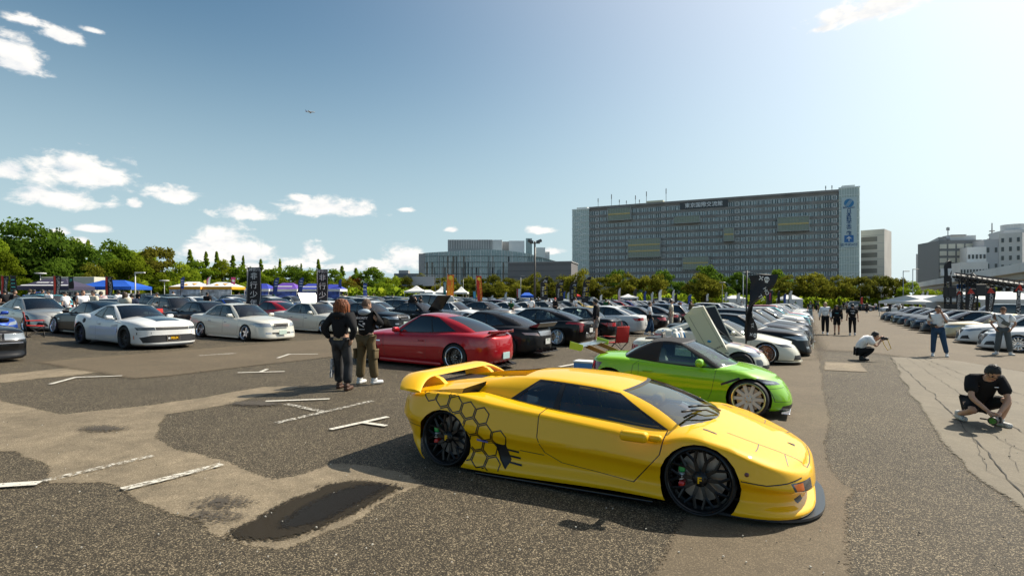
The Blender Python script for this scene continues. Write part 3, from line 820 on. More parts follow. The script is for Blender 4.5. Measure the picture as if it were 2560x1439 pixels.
# small box: hatchback; wagon; van
def hatch(key, **o):
    P = ty(a=1.25, ra=.33, Rt=.295, w=.83,
        S=[(-1.95, .92), (-1.5, .93), (0, .89), (.8, .86), (1.4, .80), (1.95, .62)], C=[(-1.95, .95), (-1.5, .97), (0, .95), (.9, .95), (1.5, .86), (1.95, .66)],
        zb=[(0, .14)], plan=[(-1.95, .93), (-1, 1), (1.2, .99), (1.95, .88)],
        xn=[1.9, 1.96, 1.95, 1.92, 1.84, 1.78, 1.7], xt=[-1.85, -1.92, -1.95, -1.96, -1.95, -1.94, -1.9], nexp=2.6, texp=3,
        G=dict(xwb=1.06, xwt=.35, xrt=-1.45, xrb=-1.86, wbf=.70, wbr=.70, wtf=.56, wtr=.55, R=[(-1.5, 1.36), (-.4, 1.43), (.4, 1.38)], crown=.05, win=[(.06, .42), (.45, .74), (.77, .93)], cr=.1, crt=.1),
        wheel=dict(Rr=.225, w=.21, style='multi', n=8, dish=.05), camber=3, track=.745,
        cuts=door_cuts(.85, -.1, -1.0, .86)+[('headlight', 'yz', [(.42, .60), (.72, .59), (.78, .74), (.5, .71)], 'front', LAMP, dict(both=True)), ('grille', 'yz', [(-.4, .30), (.4, .30), (.45, .45), (-.45, .45)], 'front', GRL),
         ('tail_lamp', 'yz', [(.55, .62), (.78, .62), (.78, .86), (.6, .86)], 'rear', TAIL, dict(both=True))], extra=[x_plate(-1.97, .55, -1), x_plate(1.97, .38, 1)])
    P.update(o); return car_type(key, P)
def wagon(key, **o):
    P = dict(G=dict(xwb=1.05, xwt=.30, xrt=-1.95, xrb=-2.36, wbf=.745, wbr=.73, wtf=.58, wtr=.56, R=[(-2.1, 1.36), (-.6, 1.43), (.35, 1.38)], crown=.05, win=[(.05, .32), (.345, .60), (.63, .94)], cr=.1, crt=.1))
    P.update(o); return modern_sedan(key, **P)
def minivan(key, **o):
    P = ty(a=1.45, ra=.36, Rt=.33, w=.91,
        S=[(-2.3, 1.02), (-1, 1.0), (.8, 1.0), (1.5, .98), (2.0, .92), (2.3, .78)], C=[(-2.3, 1.04), (0, 1.08), (1.2, 1.1), (1.8, 1.04), (2.1, .96), (2.3, .82)], zb=[(0, .15)], plan=[(-2.3, .96), (0, 1), (1.5, .99), (2.3, .9)],
        xn=[2.3, 2.36, 2.36, 2.35, 2.30, 2.25, 2.18], xt=[-2.28, -2.33, -2.35, -2.35, -2.35, -2.35, -2.33], nexp=3.2, texp=4, td=.4,
        G=dict(xwb=1.72, xwt=.85, xrt=-2.12, xrb=-2.3, wbf=.79, wbr=.82, wtf=.68, wtr=.69, R=[(-2.2, 1.74), (-.6, 1.83), (.9, 1.76)], crown=.05, win=[(.05, .30), (.33, .62), (.65, .95)], cr=.08, crt=.06),
        wheel=dict(Rr=.26, w=.24, style='multi', n=10, dish=.05), track=.82, glass=GLD, wsglass=GLS, seats=(.55, -1.1),
        cuts=door_cuts(1.35, .35, -.95, .98)+[('headlight', 'yz', [(.45, .74), (.82, .74), (.84, .86), (.5, .85)], 'front', LAMP, dict(both=True)), ('grille', 'yz', [(-.5, .35), (.5, .35), (.45, .85), (-.45, .85)], 'front', GRL), ('tail_lamp', 'yz', [(.6, .8), (.86, .8), (.86, 1.0), (.6, 1.0)], 'rear', TAIL, dict(both=True))],
        extra=[x_bars(2.35, .38, .84, .46, 6), x_plate(-2.36, .7, -1)])
    P.update(o); return car_type(key, P)
# ---------------------------------------------------------------- the yellow supercar
YEL = paint('yellow', (.90, .49, .002), 0, .4, .75)
DECAL = mat('decal_black', (.008, .008, .008), .35)
def ribbon(P, line, d, wd, off=.002, closed=False):
    """thin film following the body: points are carried along d onto the skin"""
    bv = P['_bvh']; d = Vector(d); pts = []
    for p in line:
        h = bv.ray_cast(Vector(p)-d*3, d, 6)
        pts.append((h[0]+h[1]*off, h[1]) if h[0] is not None else None)
    V = []; Fc = []; n = len(pts)
    for k in range(n-1+(1 if closed else 0)):
        a, b = pts[k], pts[(k+1) % n]
        if a is None or b is None or (a[0]-b[0]).length > .12: continue
        t = (b[0]-a[0]).normalized(); s0 = t.cross(a[1]).normalized()*wd/2; s1 = t.cross(b[1]).normalized()*wd/2; i = len(V)
        e = t*wd*.3
        V += [a[0]-s0-e, a[0]+s0-e, b[0]+s1+e, b[0]-s1+e]; Fc.append((i, i+1, i+2, i+3))
    return V, Fc
def dense(line, step=.02):
    out = []
    for a, b in zip(line[:-1], line[1:]):
        a, b = Vector(a), Vector(b); n = max(1, int((b-a).length/step)); out += [a.lerp(b, k/n) for k in range(n)]
    return out+[Vector(line[-1])]
def side_line(P, add, name, pl, m, wd=.006, y=-1, par=None, off=.002, smooth=False):
    if smooth: pl = list(zip(*[crv(list(zip(np.linspace(0, 1, len(pl)), c)))(np.linspace(0, 1, 24)) for c in zip(*pl)]))
    V, Fc = ribbon(P, dense([(p[0], 0, p[1]) for p in pl]), (0, -y, 0), wd, off)
    if Fc: return add(name, new_mesh(name, V, Fc, m), par=par)
def top_line(P, add, name, pl, m, wd=.006, par=None, off=.002, closed=False):
    q = [(p[0], p[1], .5) for p in pl]
    if closed: q.append(q[0])
    V, Fc = ribbon(P, dense(q), (0, 0, -1), wd, off)
    if Fc: return add(name, new_mesh(name, V, Fc, m), par=par)
def yellow_extra(add, P, zt):
    # honeycomb film
    ang = R(-14); dist = .172
    for (i, j) in [(0, 0), (1, 0), (2, 0), (3, 0), (0, 1), (1, 1), (2, 1), (3, 1), (4, 1), (1, 2), (2, 2), (3, 2), (2, 3), (3, 3), (1, 3), (2, 4), (3, 4), (4, 4), (3, 5), (0, -1), (1, -1), (-1, 0)]:
        cx = -1.345+i*dist*math.cos(ang)+j*dist*math.cos(ang-R(60)); cz = .735+i*dist*math.sin(ang)+j*dist*math.sin(ang-R(60))
        rr = dist/math.sqrt(3)*.90
        hexa = [(cx+rr*math.cos(ang+R(30+60*k)), 0, cz+rr*math.sin(ang+R(30+60*k))) for k in range(7)]
        V, Fc = ribbon(P, dense(hexa, .018), (0, 1, 0),   .0125)
        Fc = [f for f in Fc if V[f[0]].z > .07]
        if Fc: add('hexagon_decal', new_mesh('hexagon_decal', V, Fc, DECAL))
    # honeycomb on the haunch, seen from above
    for (cx, cy) in [(-1.42, -.80), (-1.60, -.72), (-1.57, -.86), (-1.28, -.74), (-1.45, -.66), (-1.75, -.79)]:
        hexa = [(cx+.088*math.cos(R(10+60*k)), cy+.07*math.sin(R(10+60*k))) for k in range(6)]
        top_line(P, add, 'hexagon_decal', hexa, DECAL, .010, closed=True)
    # seams: wheel-arch edge, bonnet, lamp covers, bumper, door is cut
    side_line(P, add, 'seam', [(1.66, .365), (1.85, .345), (2.0, .36), (2.1, .385)], BLK, .009)
    side_line(P, add, 'seam', [(-1.62, .40), (-1.75, .405), (-1.95, .41)], BLK, .008)
    side_line(P, add, 'seam', [(-.80, .335), (-.66, .345)], BLK, .007); side_line(P, add, 'seam', [(-.40, .31), (-.14, .30)], BLK, .007)
    side_line(P, add, 'crease', [(-.3, .42), (.3, .44), (.85, .46)], YEL, .012, off=.004)
    for s in (1, -1):
        top_line(P, add, 'seam', [(1.50, s*.50), (1.75, s*.47), (2.14, s*.40)], BLK, .009)
        top_line(P, add, 'seam', [(1.76, s*.47), (1.76, s*.60), (1.75, s*.70)], BLK, .009)
        top_line(P, add, 'seam', [(1.97, s*.45), (1.99, s*.60), (2.0, s*.66)], BLK, .009)
    top_line(P, add, 'seam', [(2.145, -.4), (2.165, -.2), (2.17, 0), (2.165, .2), (2.145, .4)], BLK, .009)
    V, Fc = ribbon(P, dense([(2.04, -.02, .5), (1.99, .0, .5), (2.04, .02, .5)], .01), (0, 0, -1), .02, .004); add('emblem', new_mesh('emblem', V, Fc, mat('emblem_dark', (.05, .03, .02), .25, .8)))
    # fender slit and marker lamps
    V, Fc = ribbon(P, dense([(1.42, -.66, .5), (1.32, -.665, .5)]), (0, 0, -1), .03, .002); add('vent', new_mesh('vent', V, Fc, BLK))
    V, Fc = ribbon(P, dense([(1.42, .66, .5), (1.32, .665, .5)]), (0, 0, -1), .03, .002); add('vent', new_mesh('vent', V, Fc, BLK))
    h = P['_bvh'].ray_cast(Vector((1.70, -3, .42)), Vector((0, 1, 0)))
    if h[0]: add('marker_lamp', MB().lathe([(0, -.008), (.017, -.006), (.02, .01)], 14).mesh('marker_lamp', mat('marker_dark', (.12, .015, .01), .15, 0, 1), True), Matrix.Translation(h[0]))
    # little blue sill badge
    side_line(P, add, 'badge', [(-.90, .352), (-.78, .345)], mat('badge_blue', (.12, .14, .5), .4), .022, off=.003)
    # three fins ahead of the side intake
    for s in (-1, 1):
        for z0 in (.30, .24, .175):
            V, Fc = ribbon(P, dense([(-.58+(.30-z0)*.25, 0, z0), (-.42+(.30-z0)*.3, 0, z0-.012)], .02), (0, -s, 0), .02, .004); add('fin', new_mesh('fin', V, Fc, BLK))
    # rear wing: arched blade on two fins
    n = 40; V = []; prof = [(0, 0), (-.02, .022), (-.10, .04), (-.20, .036), (-.31, .012), (-.33, 0), (-.20, -.006), (-.08, -.014)]
    for k in range(n+1):
        y = -1+2*k/n; ay = abs(y); e = max(0, (ay-.62)/.38); z = .905-.13*e**1.7; x = -1.73+.10*e**2; c = 1-.12*e**3; th = 1-.35*e**4
        V += [(x+p[0]*c, y*.985, z+p[1]*th+ .10*(-p[0])*.25) for p in prof]
    m = len(prof); Fc = [(m*k+i, m*k+(i+1) % m, m*k+m+(i+1) % m, m*k+m+i) for k in range(n) for i in range(m)]+[tuple(range(m)), tuple(range(m*n, m*n+m))]
    iw = add('rear_wing', MB().add(V, Fc).mesh('rear_wing', YEL, True, 50), flag='paint')
    for s in (1, -1):
        add('wing_fin', MB().prism([(-1.50, .76), (-2.0, .70), (-2.02, .905), (-1.80, .92), (-1.66, .88)], s*.55-.035, s*.55+.035).mesh('wing_fin', YEL), par=iw, flag='paint')
    # buttress intakes behind the side glass
    for s in (1, -1):       # raised scoops, dark mouth forward
        A, B, C, D, E, F_ = (-1.06, s*.57, .78), (-1.18, s*.85, .775), (-1.16, s*.83, .845), (-1.02, s*.59, .905), (-1.86, s*.55, .785), (-1.80, s*.84, .76)
        ix = add('scoop', MB().add([A, B, C, D, E, F_], [(3, 2, 5, 4), (1, 5, 2), (0, 3, 4)]).mesh('scoop', YEL), flag='paint'); add('scoop_mouth', MB().add([(p[0]+.004, p[1], p[2]) for p in (A, B, C, D)], [(0, 1, 2, 3)]).mesh('scoop_mouth', BLK), par=ix)
    # engine bay well between the buttresses
    add('engine_cover', MB().rbox((-1.25, 0, .79), (1.25, .80, .03), .01).mesh('engine_cover', GRL))
    for k in range(9): add('louvre', MB().rbox((-.78-.115*k, 0, .85-.008*k), (.075, .78, .02), .006).mesh('louvre', YEL), flag='paint')
    for s in (1, -1): add('buttress', MB().prism([(-.60, .76), (-.60, .96), (-.8, .945), (-1.0, .915), (-1.4, .875), (-1.86, .79), (-1.86, .74)], s*.40-.012, s*.40+.012).mesh('buttress', YEL), flag='paint')
    # mirrors on stalks
    for s in (1, -1):
        mm = MB(); mm.rbox((.80, s*1.10, .655), (.25, .12, .095), .04, seg=4); mm.rbox((.96, s*1.06, .65), (.15, .07, .06), .028, seg=4); mm.tube([(.94, s*.88, .60), (.95, s*1.04, .64)], .03, 8)
        add('door_mirror', mm.mesh('door_mirror', YEL, True), flag='paint')
    # wipers
    for (x0, y0, x1, y1) in ((1.36, -.10, 1.16, -.52), (1.36, .12, 1.18, -.28)):
        z0, z1 = zt(x0, y0)+.03, zt(x1, y1)+.10
        add('wiper', MB().tube([(x0, y0, z0), ((x0+x1)/2+.02, (y0+y1)/2, (z0+z1)/2+.03), (x1, y1, z1)], .010, 6).tube([(x1+.05, y1+.22, z1-.025), (x1-.03, y1-.18, z1+.02)], .011, 6).mesh('wiper', BLK, True))
    # entry card on the dash, screen-top lettering
    add('entry_card', MB().box((0, 0, 0), (.10, .21, .004)).mesh('entry_card', mat('card_pink', (.75, .45, .48), .6)), Matrix.Translation((1.06, -.12, .775)) @ Matrix.Rotation(R(22), 4, 'Y'))
    add('entry_card', MB().box((0, 0, 0), (.10, .05, .004)).mesh('entry_card', mat('card_white', (.8, .8, .8), .6)), Matrix.Translation((1.055, -.04, .782)) @ Matrix.Rotation(R(22), 4, 'Y'))
    # brakes with tricolour calipers, yellow F on the hubs
    G3 = [mat('caliper_green', (.01, .35, .08), .3, 0, 1), mat('caliper_white', (.75, .75, .75), .3, 0, 1), mat('caliper_red', (.6, .015, .01), .3, 0, 1)]
    for x0 in (1.325, -1.325):
        for s in (1, -1):
            ic = add('brake_caliper', MB().rbox((-.165, 0, 0), (.06, .09, .06), .02).mesh('brake_caliper', G3[1]), Matrix.Translation((x0, s*.85, .30)))
            for k, mm in ((-1, G3[2]), (1, G3[0])):
                add('caliper_end', MB().rbox((-.155, 0, k*.075), (.06, .092, .075), .02).mesh('caliper_end', mm), par=ic)
            yy = s*(.965+.012); add('hub_badge', text_mesh('hub_badge', 'F', .075, YEL, frame_mtx(Vector((x0, s*.922, .30)), (-s, 0, 0), (0, 0, 1)), .003))
    # belts on the seats
    SB = mat('belt_yellow', (.55, .5, .02), .6, noise=(40, .9))
    for s in (1, -1):
        for dy in (-.09, .09): add('seat_belt', MB().box((0, 0, 0), (.01, .05, .42)).mesh('seat_belt', SB), Matrix.Translation((.02, s*.36+dy, .62)) @ Matrix.Rotation(R(-16), 4, 'Y'))
    # skirts and splitter
    for s in (1, -1): add('side_skirt', MB().rbox((.03, s*.955, .042), (1.84, .10, .022), .008, mtx=Matrix.Rotation(R(-1.7), 3, 'Y')).mesh('side_skirt', GLOSSBLK))
YP = ty(a=1.325, ra=.335, rar=.34, Rt=.30, az=.28, w=1.0, pm=YEL, nv=34, ns=60,
    f=[0, .05, .10, .24, .42, .56, .60, .82, .95, 1], wf=[.985, .992, .985, .945, .955, .998, .998, .972, .955, .928],
    S=[(-2.1, .70), (-1.7, .76), (-1.2, .79), (-.7, .735), (-.1, .69), (.6, .635), (.95, .61), (1.25, .665), (1.5, .625), (1.8, .525), (2.05, .445), (2.3, .365)],
    C=[(-2.1, .74), (-1.7, .80), (-1.0, .80), (0, .74), (.9, .74), (1.3, .705), (1.6, .62), (1.95, .52), (2.15, .455), (2.3, .395)],
    zb=[(-2.1, .20), (-1.75, .13), (-1.6, .05), (-.9, .04), (1.0, .095), (1.6, .07), (2.4, .06)],
    plan=[(-2.1, .95), (-1.7, .99), (-1.2, 1.0), (-.4, .985), (.5, .965), (1.1, .985), (1.6, .97), (2.4, .89)],
    xn=[2.22, 2.225, 2.22, 2.13, 2.12, 2.20, 2.22, 2.21, 2.19, 2.14], xt=[-1.95, -1.99, -2.02, -2.08, -2.13, -2.16, -2.17, -2.16, -2.13, -2.06], nd=.80, td=.55, nexp=3.3, texp=2.7, flare=.006, gexp=3.6,
    G=dict(xwb=1.43, xwt=.58, xrt=-1.0, xrb=-1.92, wbf=.80, wbr=.54, wtf=.55, wtr=.45, cf=.36, ct=.09, cr=.1, crt=.06, R=[(.6, .92), (.25, .965), (-.3, .985), (-.7, .96), (-1.0, .915)], crown=.035, hole=(-.62, -1.85, .40),
           win=[(.02, .395), (.42, .58)], rear=False, ap=.9, t0=.06, t1=.90, bb=.05, bs=.03, bw=.03),
    wheel=dict(Rr=.272, w=.30, style='y', n=10, dish=.045, rimm=mat('wheel_black', (.006, .006, .006), .35), lipm=mat('wheel_lip', (.01, .01, .01), .2)), camber=3, track=.80, glass=GLS, wsglass=GLC, seats=(-.05,), mirror=(.7, .2),
    cuts=[('door', 'xz', [(-.20, .69), (-.235, .55), (-.13, .33), (.05, .255), (.93, .18), (.95, .29), (1.04, .55), (1.13, .66), (1.13, .76), (-.2, .76)], '', 'paint', dict(gap=.010)),
          ('air_scoop', 'xy', [(-1.02, .66), (-1.12, .76), (-1.36, .84), (-1.42, .70), (-1.30, .63)], '', BLK, dict(both=True, off=-.02)),
          ('side_intake', 'xz', [(-.69, .345), (-.56, .335), (-.50, .20), (-.55, .10), (-.63, .18)], '', BLK, dict(off=-.012)),
          ('front_lamp', 'yz', [(.50, .275), (.76, .27), (.78, .355), (.50, .36)], 'front', DARKLAMP, dict(both=True)), ('clear_lamp', 'yz', [(.53, .29), (.64, .285), (.65, .345), (.53, .35)], 'front', DARKLAMP, dict(both=True)), ('turn_lamp', 'yz', [(.655, .285), (.74, .28), (.76, .345), (.655, .345)], 'front', AMBER, dict(both=True)),
          ('air_intake', 'yz', [(.42, .145), (.58, .14), (.60, .18), (.44, .185)], 'front', BLK, dict(both=True))],
    extra=[yellow_extra, x_splitter(2.20, .03, .885, .10, mat('splitter_slate', (.035, .045, .055), .3), 2.9, .78)])
# ---------------------------------------------------------------- other special cars
GRN = paint('lime', (.24, .56, .008), 0, .35)
SOFT = mat('soft_top', (.02, .02, .022), .9, bump=(300, .2))
def green_extra(add, P, zt):
    # tall wing on two brown struts
    BR = mat('strut_bronze', (.28, .13, .03), .4, .4); YW = mat('wing_lime', (.55, .75, .02), .35, 0, 1)
    ix = add('rear_wing', MB().rbox((0, 0, 0), (.20, 1.42, .018), .008).mesh('rear_wing', mat('carbon', (.08, .085, .09), .3, 0, 1)), Matrix.Translation((-1.78, 0, .955)) @ Matrix.Rotation(R(8), 4, 'Y'))
    for s in (1, -1):
        add('end_plate', MB().prism([(-.13, -.07), (.10, -.07), (.13, -.03), (.13, .05), (-.13, .07)], s*.71-.006, s*.71+.006).mesh('end_plate', YW), par=ix)
        add('wing_strut', MB().prism([(-1.46, .81), (-1.28, .83), (-1.66, .955), (-1.86, .965), (-1.74, .90)], s*.33-.008, s*.33+.008).mesh('wing_strut', BR))
    # slash vent, seams, plate bracket
    for s in (-1, 1):
        side_line(P, add, 'vent', [(.74, .50), (1.0, .615)], BLK, .035, s)
        side_line(P, add, 'seam', [(-.62, .78), (-.72, .70), (-.75, .5)], BLK, .006, s)
        side_line(P, add, 'seam', [(.62, .70), (.95, .735), (1.2, .725), (1.5, .66), (1.66, .60)], BLK, .006, s)
    add('lip', MB().rbox((1.66, 0, .10), (.12, 1.15, .02), .008).mesh('lip', mat('lip_silver', (.6, .6, .65), .2, .6)))
def kei(key, **o):
    P = ty(a=1.14, ra=.335, Rt=.295, w=.735, pm=None,
        S=[(-1.65, .74), (-1.45, .79), (-1.0, .80), (-.3, .76), (.4, .735), (.95, .725), (1.35, .64), (1.75, .48)], C=[(-1.65, .78), (-1.4, .84), (-.8, .86), (0, .82), (.6, .81), (1.1, .745), (1.45, .65), (1.75, .50)],
        zb=[(-1.65, .22), (-1.4, .13), (1.3, .12), (1.75, .10)], plan=[(-1.65, .92), (-1.1, 1.0), (-.2, .975), (.4, .97), (1.1, 1), (1.75, .86)],
        xn=[1.68, 1.73, 1.74, 1.72, 1.66, 1.60, 1.50], xt=[-1.55, -1.61, -1.63, -1.64, -1.62, -1.60, -1.54], nexp=2.5, texp=2.7, nd=.62, td=.5, flare=.035,
        G=dict(xwb=.93, xwt=.14, xrt=-.50, xrb=-1.02, wbf=.63, wbr=.58, wtf=.50, wtr=.47, R=[(-.55, 1.08), (-.15, 1.125), (.2, 1.085)], crown=.035, win=[(.05, .62)], cf=.25, ct=.1, cr=.12, crt=.07, t0=.08),
        roofm=SOFT, trimm=BLK, glass=glassmat('kei_glass', (.5, .62, .6), .04), intm=INT, seatm=INTW, seats=(-.16,),
        wheel=dict(Rr=.245, w=.20, style='multi', n=10, sw=.058, dish=.05, rimm=mat('rim_white', (.72, .7, .64), .35), lipm=mat('lip_gold', (.8, .65, .25), .2, .9)), camber=5, track=.645,
        cuts=door_cuts(.55, -.62, 0, .75, two=False)+[
         ('headlight', 'yz', [(.30, .52), (.62, .53), (.70, .60), (.66, .63), (.34, .565)], 'front', DARKLAMP, dict(both=True)), ('lamp_lens', 'yz', [(.45, .54), (.62, .55), (.64, .585), (.48, .565)], 'front', LAMP, dict(both=True)),
         ('panel', 'yz', [(.22, .25), (.58, .28), (.62, .47), (.25, .47)], 'front', 'paint', dict(both=True, gap=.012)),
         ('air_intake', 'yz', [(-.52, .12), (.52, .12), (.46, .20), (-.46, .20)], 'front', GRL),
         ('tail_lamp', 'yz', [(.36, .58), (.69, .55), (.70, .70), (.40, .72)], 'rear', mat('tail_smoke', (.12, .01, .03), .12, 0, 1), dict(both=True))],
        extra=[green_extra])
    P.update(o); return car_type(key, P)
# white open roadster with its long doors swung up on end
IVO = paint('ivory', (.70, .67, .55), 0, .35)
def scissor_extra(add, P, zt):
    BLU, RED = mat('stripe_blue', (.02, .25, .6), .3, 0, 1), mat('stripe_red', (.6, .02, .02), .3, 0, 1)
    for (y0, y1, m) in ((-.34, -.27, BLU), (-.26, -.17, RED), (.27, .34, BLU), (.17, .26, RED)):
        x_stripe((.78, 1.12, y0, y1), m)(add, P, zt); x_stripe((1.19, 1.56, y0, y1), m)(add, P, zt)
    # engine lid raised, roll hoops, chrome stacks
    lid = Matrix.Translation((-1.18, 0, .80)) @ Matrix.Rotation(R(58), 4, 'Y')
    LIDM = MB().rbox((.33, 0, 0), (.62, 1.12, .05), .022, seg=3); ix = add('engine_lid', LIDM.mesh('engine_lid', P['pm'], True, 40), lid, flag='paint')
    add('lid_opening', MB().rbox((.36, 0, .026), (.30, .5, .012), .01).mesh('lid_opening', GRL), lid); add('lid_opening', MB().rbox((.36, 0, -.026), (.30, .5, .012), .01).mesh('lid_opening', GRL), lid)
    add('engine_bay', MB().rbox((-.95, 0, .80), (.5, 1.0, .06), .02).mesh('engine_bay', BLK))
    for y in (-.2, -.09, .02): add('intake_stack', MB().tube([(-.82, y, .8), (-.82, y, .97), (-.80, y, 1.02)], [.03, .03, .045], 10).mesh('intake_stack', CHR, True))
    for s in (1, -1): add('roll_hoop', MB().tube([(-.52, s*.16, .75), (-.52, s*.18, 1.0), (-.52, s*.27, 1.06), (-.52, s*.36, 1.0), (-.52, s*.38, .75)], .024, 8).mesh('roll_hoop', CHR, True))
    for s in (1, -1):
        ms = MB(); rot = Matrix.Rotation(R(-16), 3, 'Y'); ms.rbox((-.10, s*.30, .38), (.5, .44, .15), .05); ms.rbox((-.38, s*.30, .70), (.13, .44, .62), .06, mtx=rot); ms.rbox((-.47, s*.30, 1.0), (.1, .24, .16), .04, mtx=rot)
        ii = add('seat', ms.mesh('seat', INTW, True, 40)); add('seat_stripe', MB().rbox((-.325, s*.30, .72), (.05, .12, .5), .02, mtx=rot).mesh('seat_stripe', BLU), par=ii)
    add('cockpit', MB().add([(-.62, -.6, .74), (.72, -.6, .74), (.72, .6, .74), (-.62, .6, .74), (-.62, -.6, .25), (.72, -.6, .25), (.72, .6, .25), (-.62, .6, .25)], [(4, 5, 6, 7), (0, 1, 5, 4), (1, 2, 6, 5), (2, 3, 7, 6), (3, 0, 4, 7)]).mesh('cockpit', INT))
    add('dashboard', MB().rbox((.60, 0, .70), (.35, 1.14, .2), .06).mesh('dashboard', INT))
    # windscreen in its frame
    fr = MB().tube([(.80, -.60, .77), (.36, -.50, 1.12), (.30, 0, 1.15), (.36, .50, 1.12), (.80, .60, .77)], .024, 8); add('screen_frame', fr.mesh('screen_frame', BLK, True))
    add('windscreen', new_mesh('windscreen', [(.80, -.59, .77), (.90, 0, .79), (.80, .59, .77), (.37, .49, 1.11), (.31, 0, 1.14), (.37, -.49, 1.11)], [(0, 1, 4, 5), (1, 2, 3, 4)], GLC))
    # doors swung up about the front hinge
    for s in (1, -1):
        dm = Matrix.Translation((.72, s*.68, .55)) @ Matrix.Rotation(R(-12*s), 4, 'X') @ Matrix.Rotation(R(62), 4, 'Y')
        dp = [(.02, -.36), (-1.20, -.33), (-1.30, -.05), (-1.22, .20), (-.02, .17), (.06, -.1)]
        bmx = MB().prism(dp, -.055, .055)
        ix = add('scissor_door', bmx.mesh('scissor_door', P['pm']), dm, flag='paint')
        add('door_card', MB().prism([(p[0]*.93-.04, p[1]*.9-.005) for p in dp], -s*.05-.012, -s*.05+.012).mesh('door_card', BLK), dm)
        for k, (zz, w_) in enumerate(((-.22, .012), (.12, .006))): add('door_line', MB().box((-.62, s*.057, zz), (1.05, .003, w_)).mesh('door_line', mat('line_grey', (.25, .25, .22), .5)), par=ix)
        t = frame_mtx(Vector((-.30, s*.0585, -.20)), (1*s, 0, 0), (0, 0, 1))
        add('door_lettering', text_mesh('door_lettering', 'O IHAYAO IHAYAO', .062, DECAL, frame_mtx(Vector((-.17, s*.0585, -.13)), (0, 0, -1 if s < 0 else 1), (1, 0, 0)) @ Matrix.Identity(4), .001), par=ix)
        add('mirror', MB().sphere((.45, s*.74, .84), (.09, .07, .06), 12, 8).mesh('mirror', mat('mirror_blue', (.05, .3, .6), .15, .4), True))
        side_line(P, add, 'badge', [(.80, .56), (.89, .565)], BLK, .02, s)
def scissor(key):
    P = dict(pm=IVO, G=None, extra=[scissor_extra], wheel=dict(Rr=.22, w=.19, style='disc', n=9, dish=.04, rimm=BLK, lipm=BLK), camber=2, zb=[(0, .14)],
        S=[(-1.65, .70), (-1.45, .75), (-1.0, .77), (-.6, .74), (-.45, .62), (.5, .62), (.7, .74), (.95, .735), (1.35, .66), (1.70, .50)], C=[(-1.65, .74), (-1.4, .80), (-.9, .82), (-.62, .80), (-.45, .60), (.45, .60), (.68, .80), (1.1, .755), (1.45, .66), (1.70, .52)],
        cuts=[('headlight', 'yz', [(.34, .50), (.62, .50), (.70, .57), (.66, .61), (.36, .595)], 'front', LAMP, dict(both=True)), ('air_intake', 'yz', [(-.5, .20), (.5, .20), (.46, .30), (-.46, .30)], 'front', GRL), ('tail_lamp', 'yz', [(.3, .52), (.69, .52), (.69, .64), (.3, .65)], 'rear', TAIL, dict(both=True)),
              ('fog_lamp', 'yz', [(.44, .30), (.58, .30), (.60, .37), (.58, .44), (.44, .44), (.41, .37)], 'front', DARKLAMP, dict(both=True))])
    return kei(key, **P)
# broad-shouldered muscle coupe
def muscle_extra(add, P, zt):
    x_stripe((1.0, 2.1, -.36, .36), GLOSSBLK, 'bonnet_stripe')(add, P, zt)
    ix = add('number_plate', MB().rbox((2.40, -.0, .345), (.02, .36, .165), .006).mesh('number_plate', GLOSSBLK))
    add('plate_frame', MB().box((2.409, 0, .43), (.012, .38, .012)).box((2.409, 0, .262), (.012, .38, .012)).box((2.409, .19, .345), (.012, .012, .17)).box((2.409, -.19, .345), (.012, .012, .17)).mesh('plate_frame', CHR), par=ix)
    add('lettering', text_mesh('lettering', 'FELIX', .092, mat('letter_yellow', (.9, .5, .01), .4), frame_mtx(Vector((2.4115, .035, .345)), (0, 1, 0), (0, 0, 1)), .004), par=ix)
    add('plate_mark', MB().box((2.4115, -.13, .345), (.002, .06, .06)).mesh('plate_mark', WPL), par=ix)
    for s in (1, -1):
        h = P['_bvh'].ray_cast(Vector((-1.15, s*3, .80)), Vector((0, -s, 0)))
        if h[0] is not None and s < 0:
            q = h[1].to_track_quat('Y', 'Z').to_matrix().to_4x4(); add('filler_cap', MB().lathe([(0, .004), (.075, .004), (.08, -.004)], 20).mesh('filler_cap', BLK, True), Matrix.Translation(h[0]) @ q)
        side_line(P, add, 'crease', [(-.8, .34), (.1, .30), (.85, .25)], P['pm'], .03, s, off=.006)
        side_line(P, add, 'vent', [(.93, .62), (.96, .50)], BLK, .05, s)
        side_line(P, add, 'marker_lamp', [(1.92, .42), (1.93, .33)], AMBER, .03, s)
        side_line(P, add, 'handle', [(-.34, .72), (-.20, .72)], BLK, .03, s, off=.012)
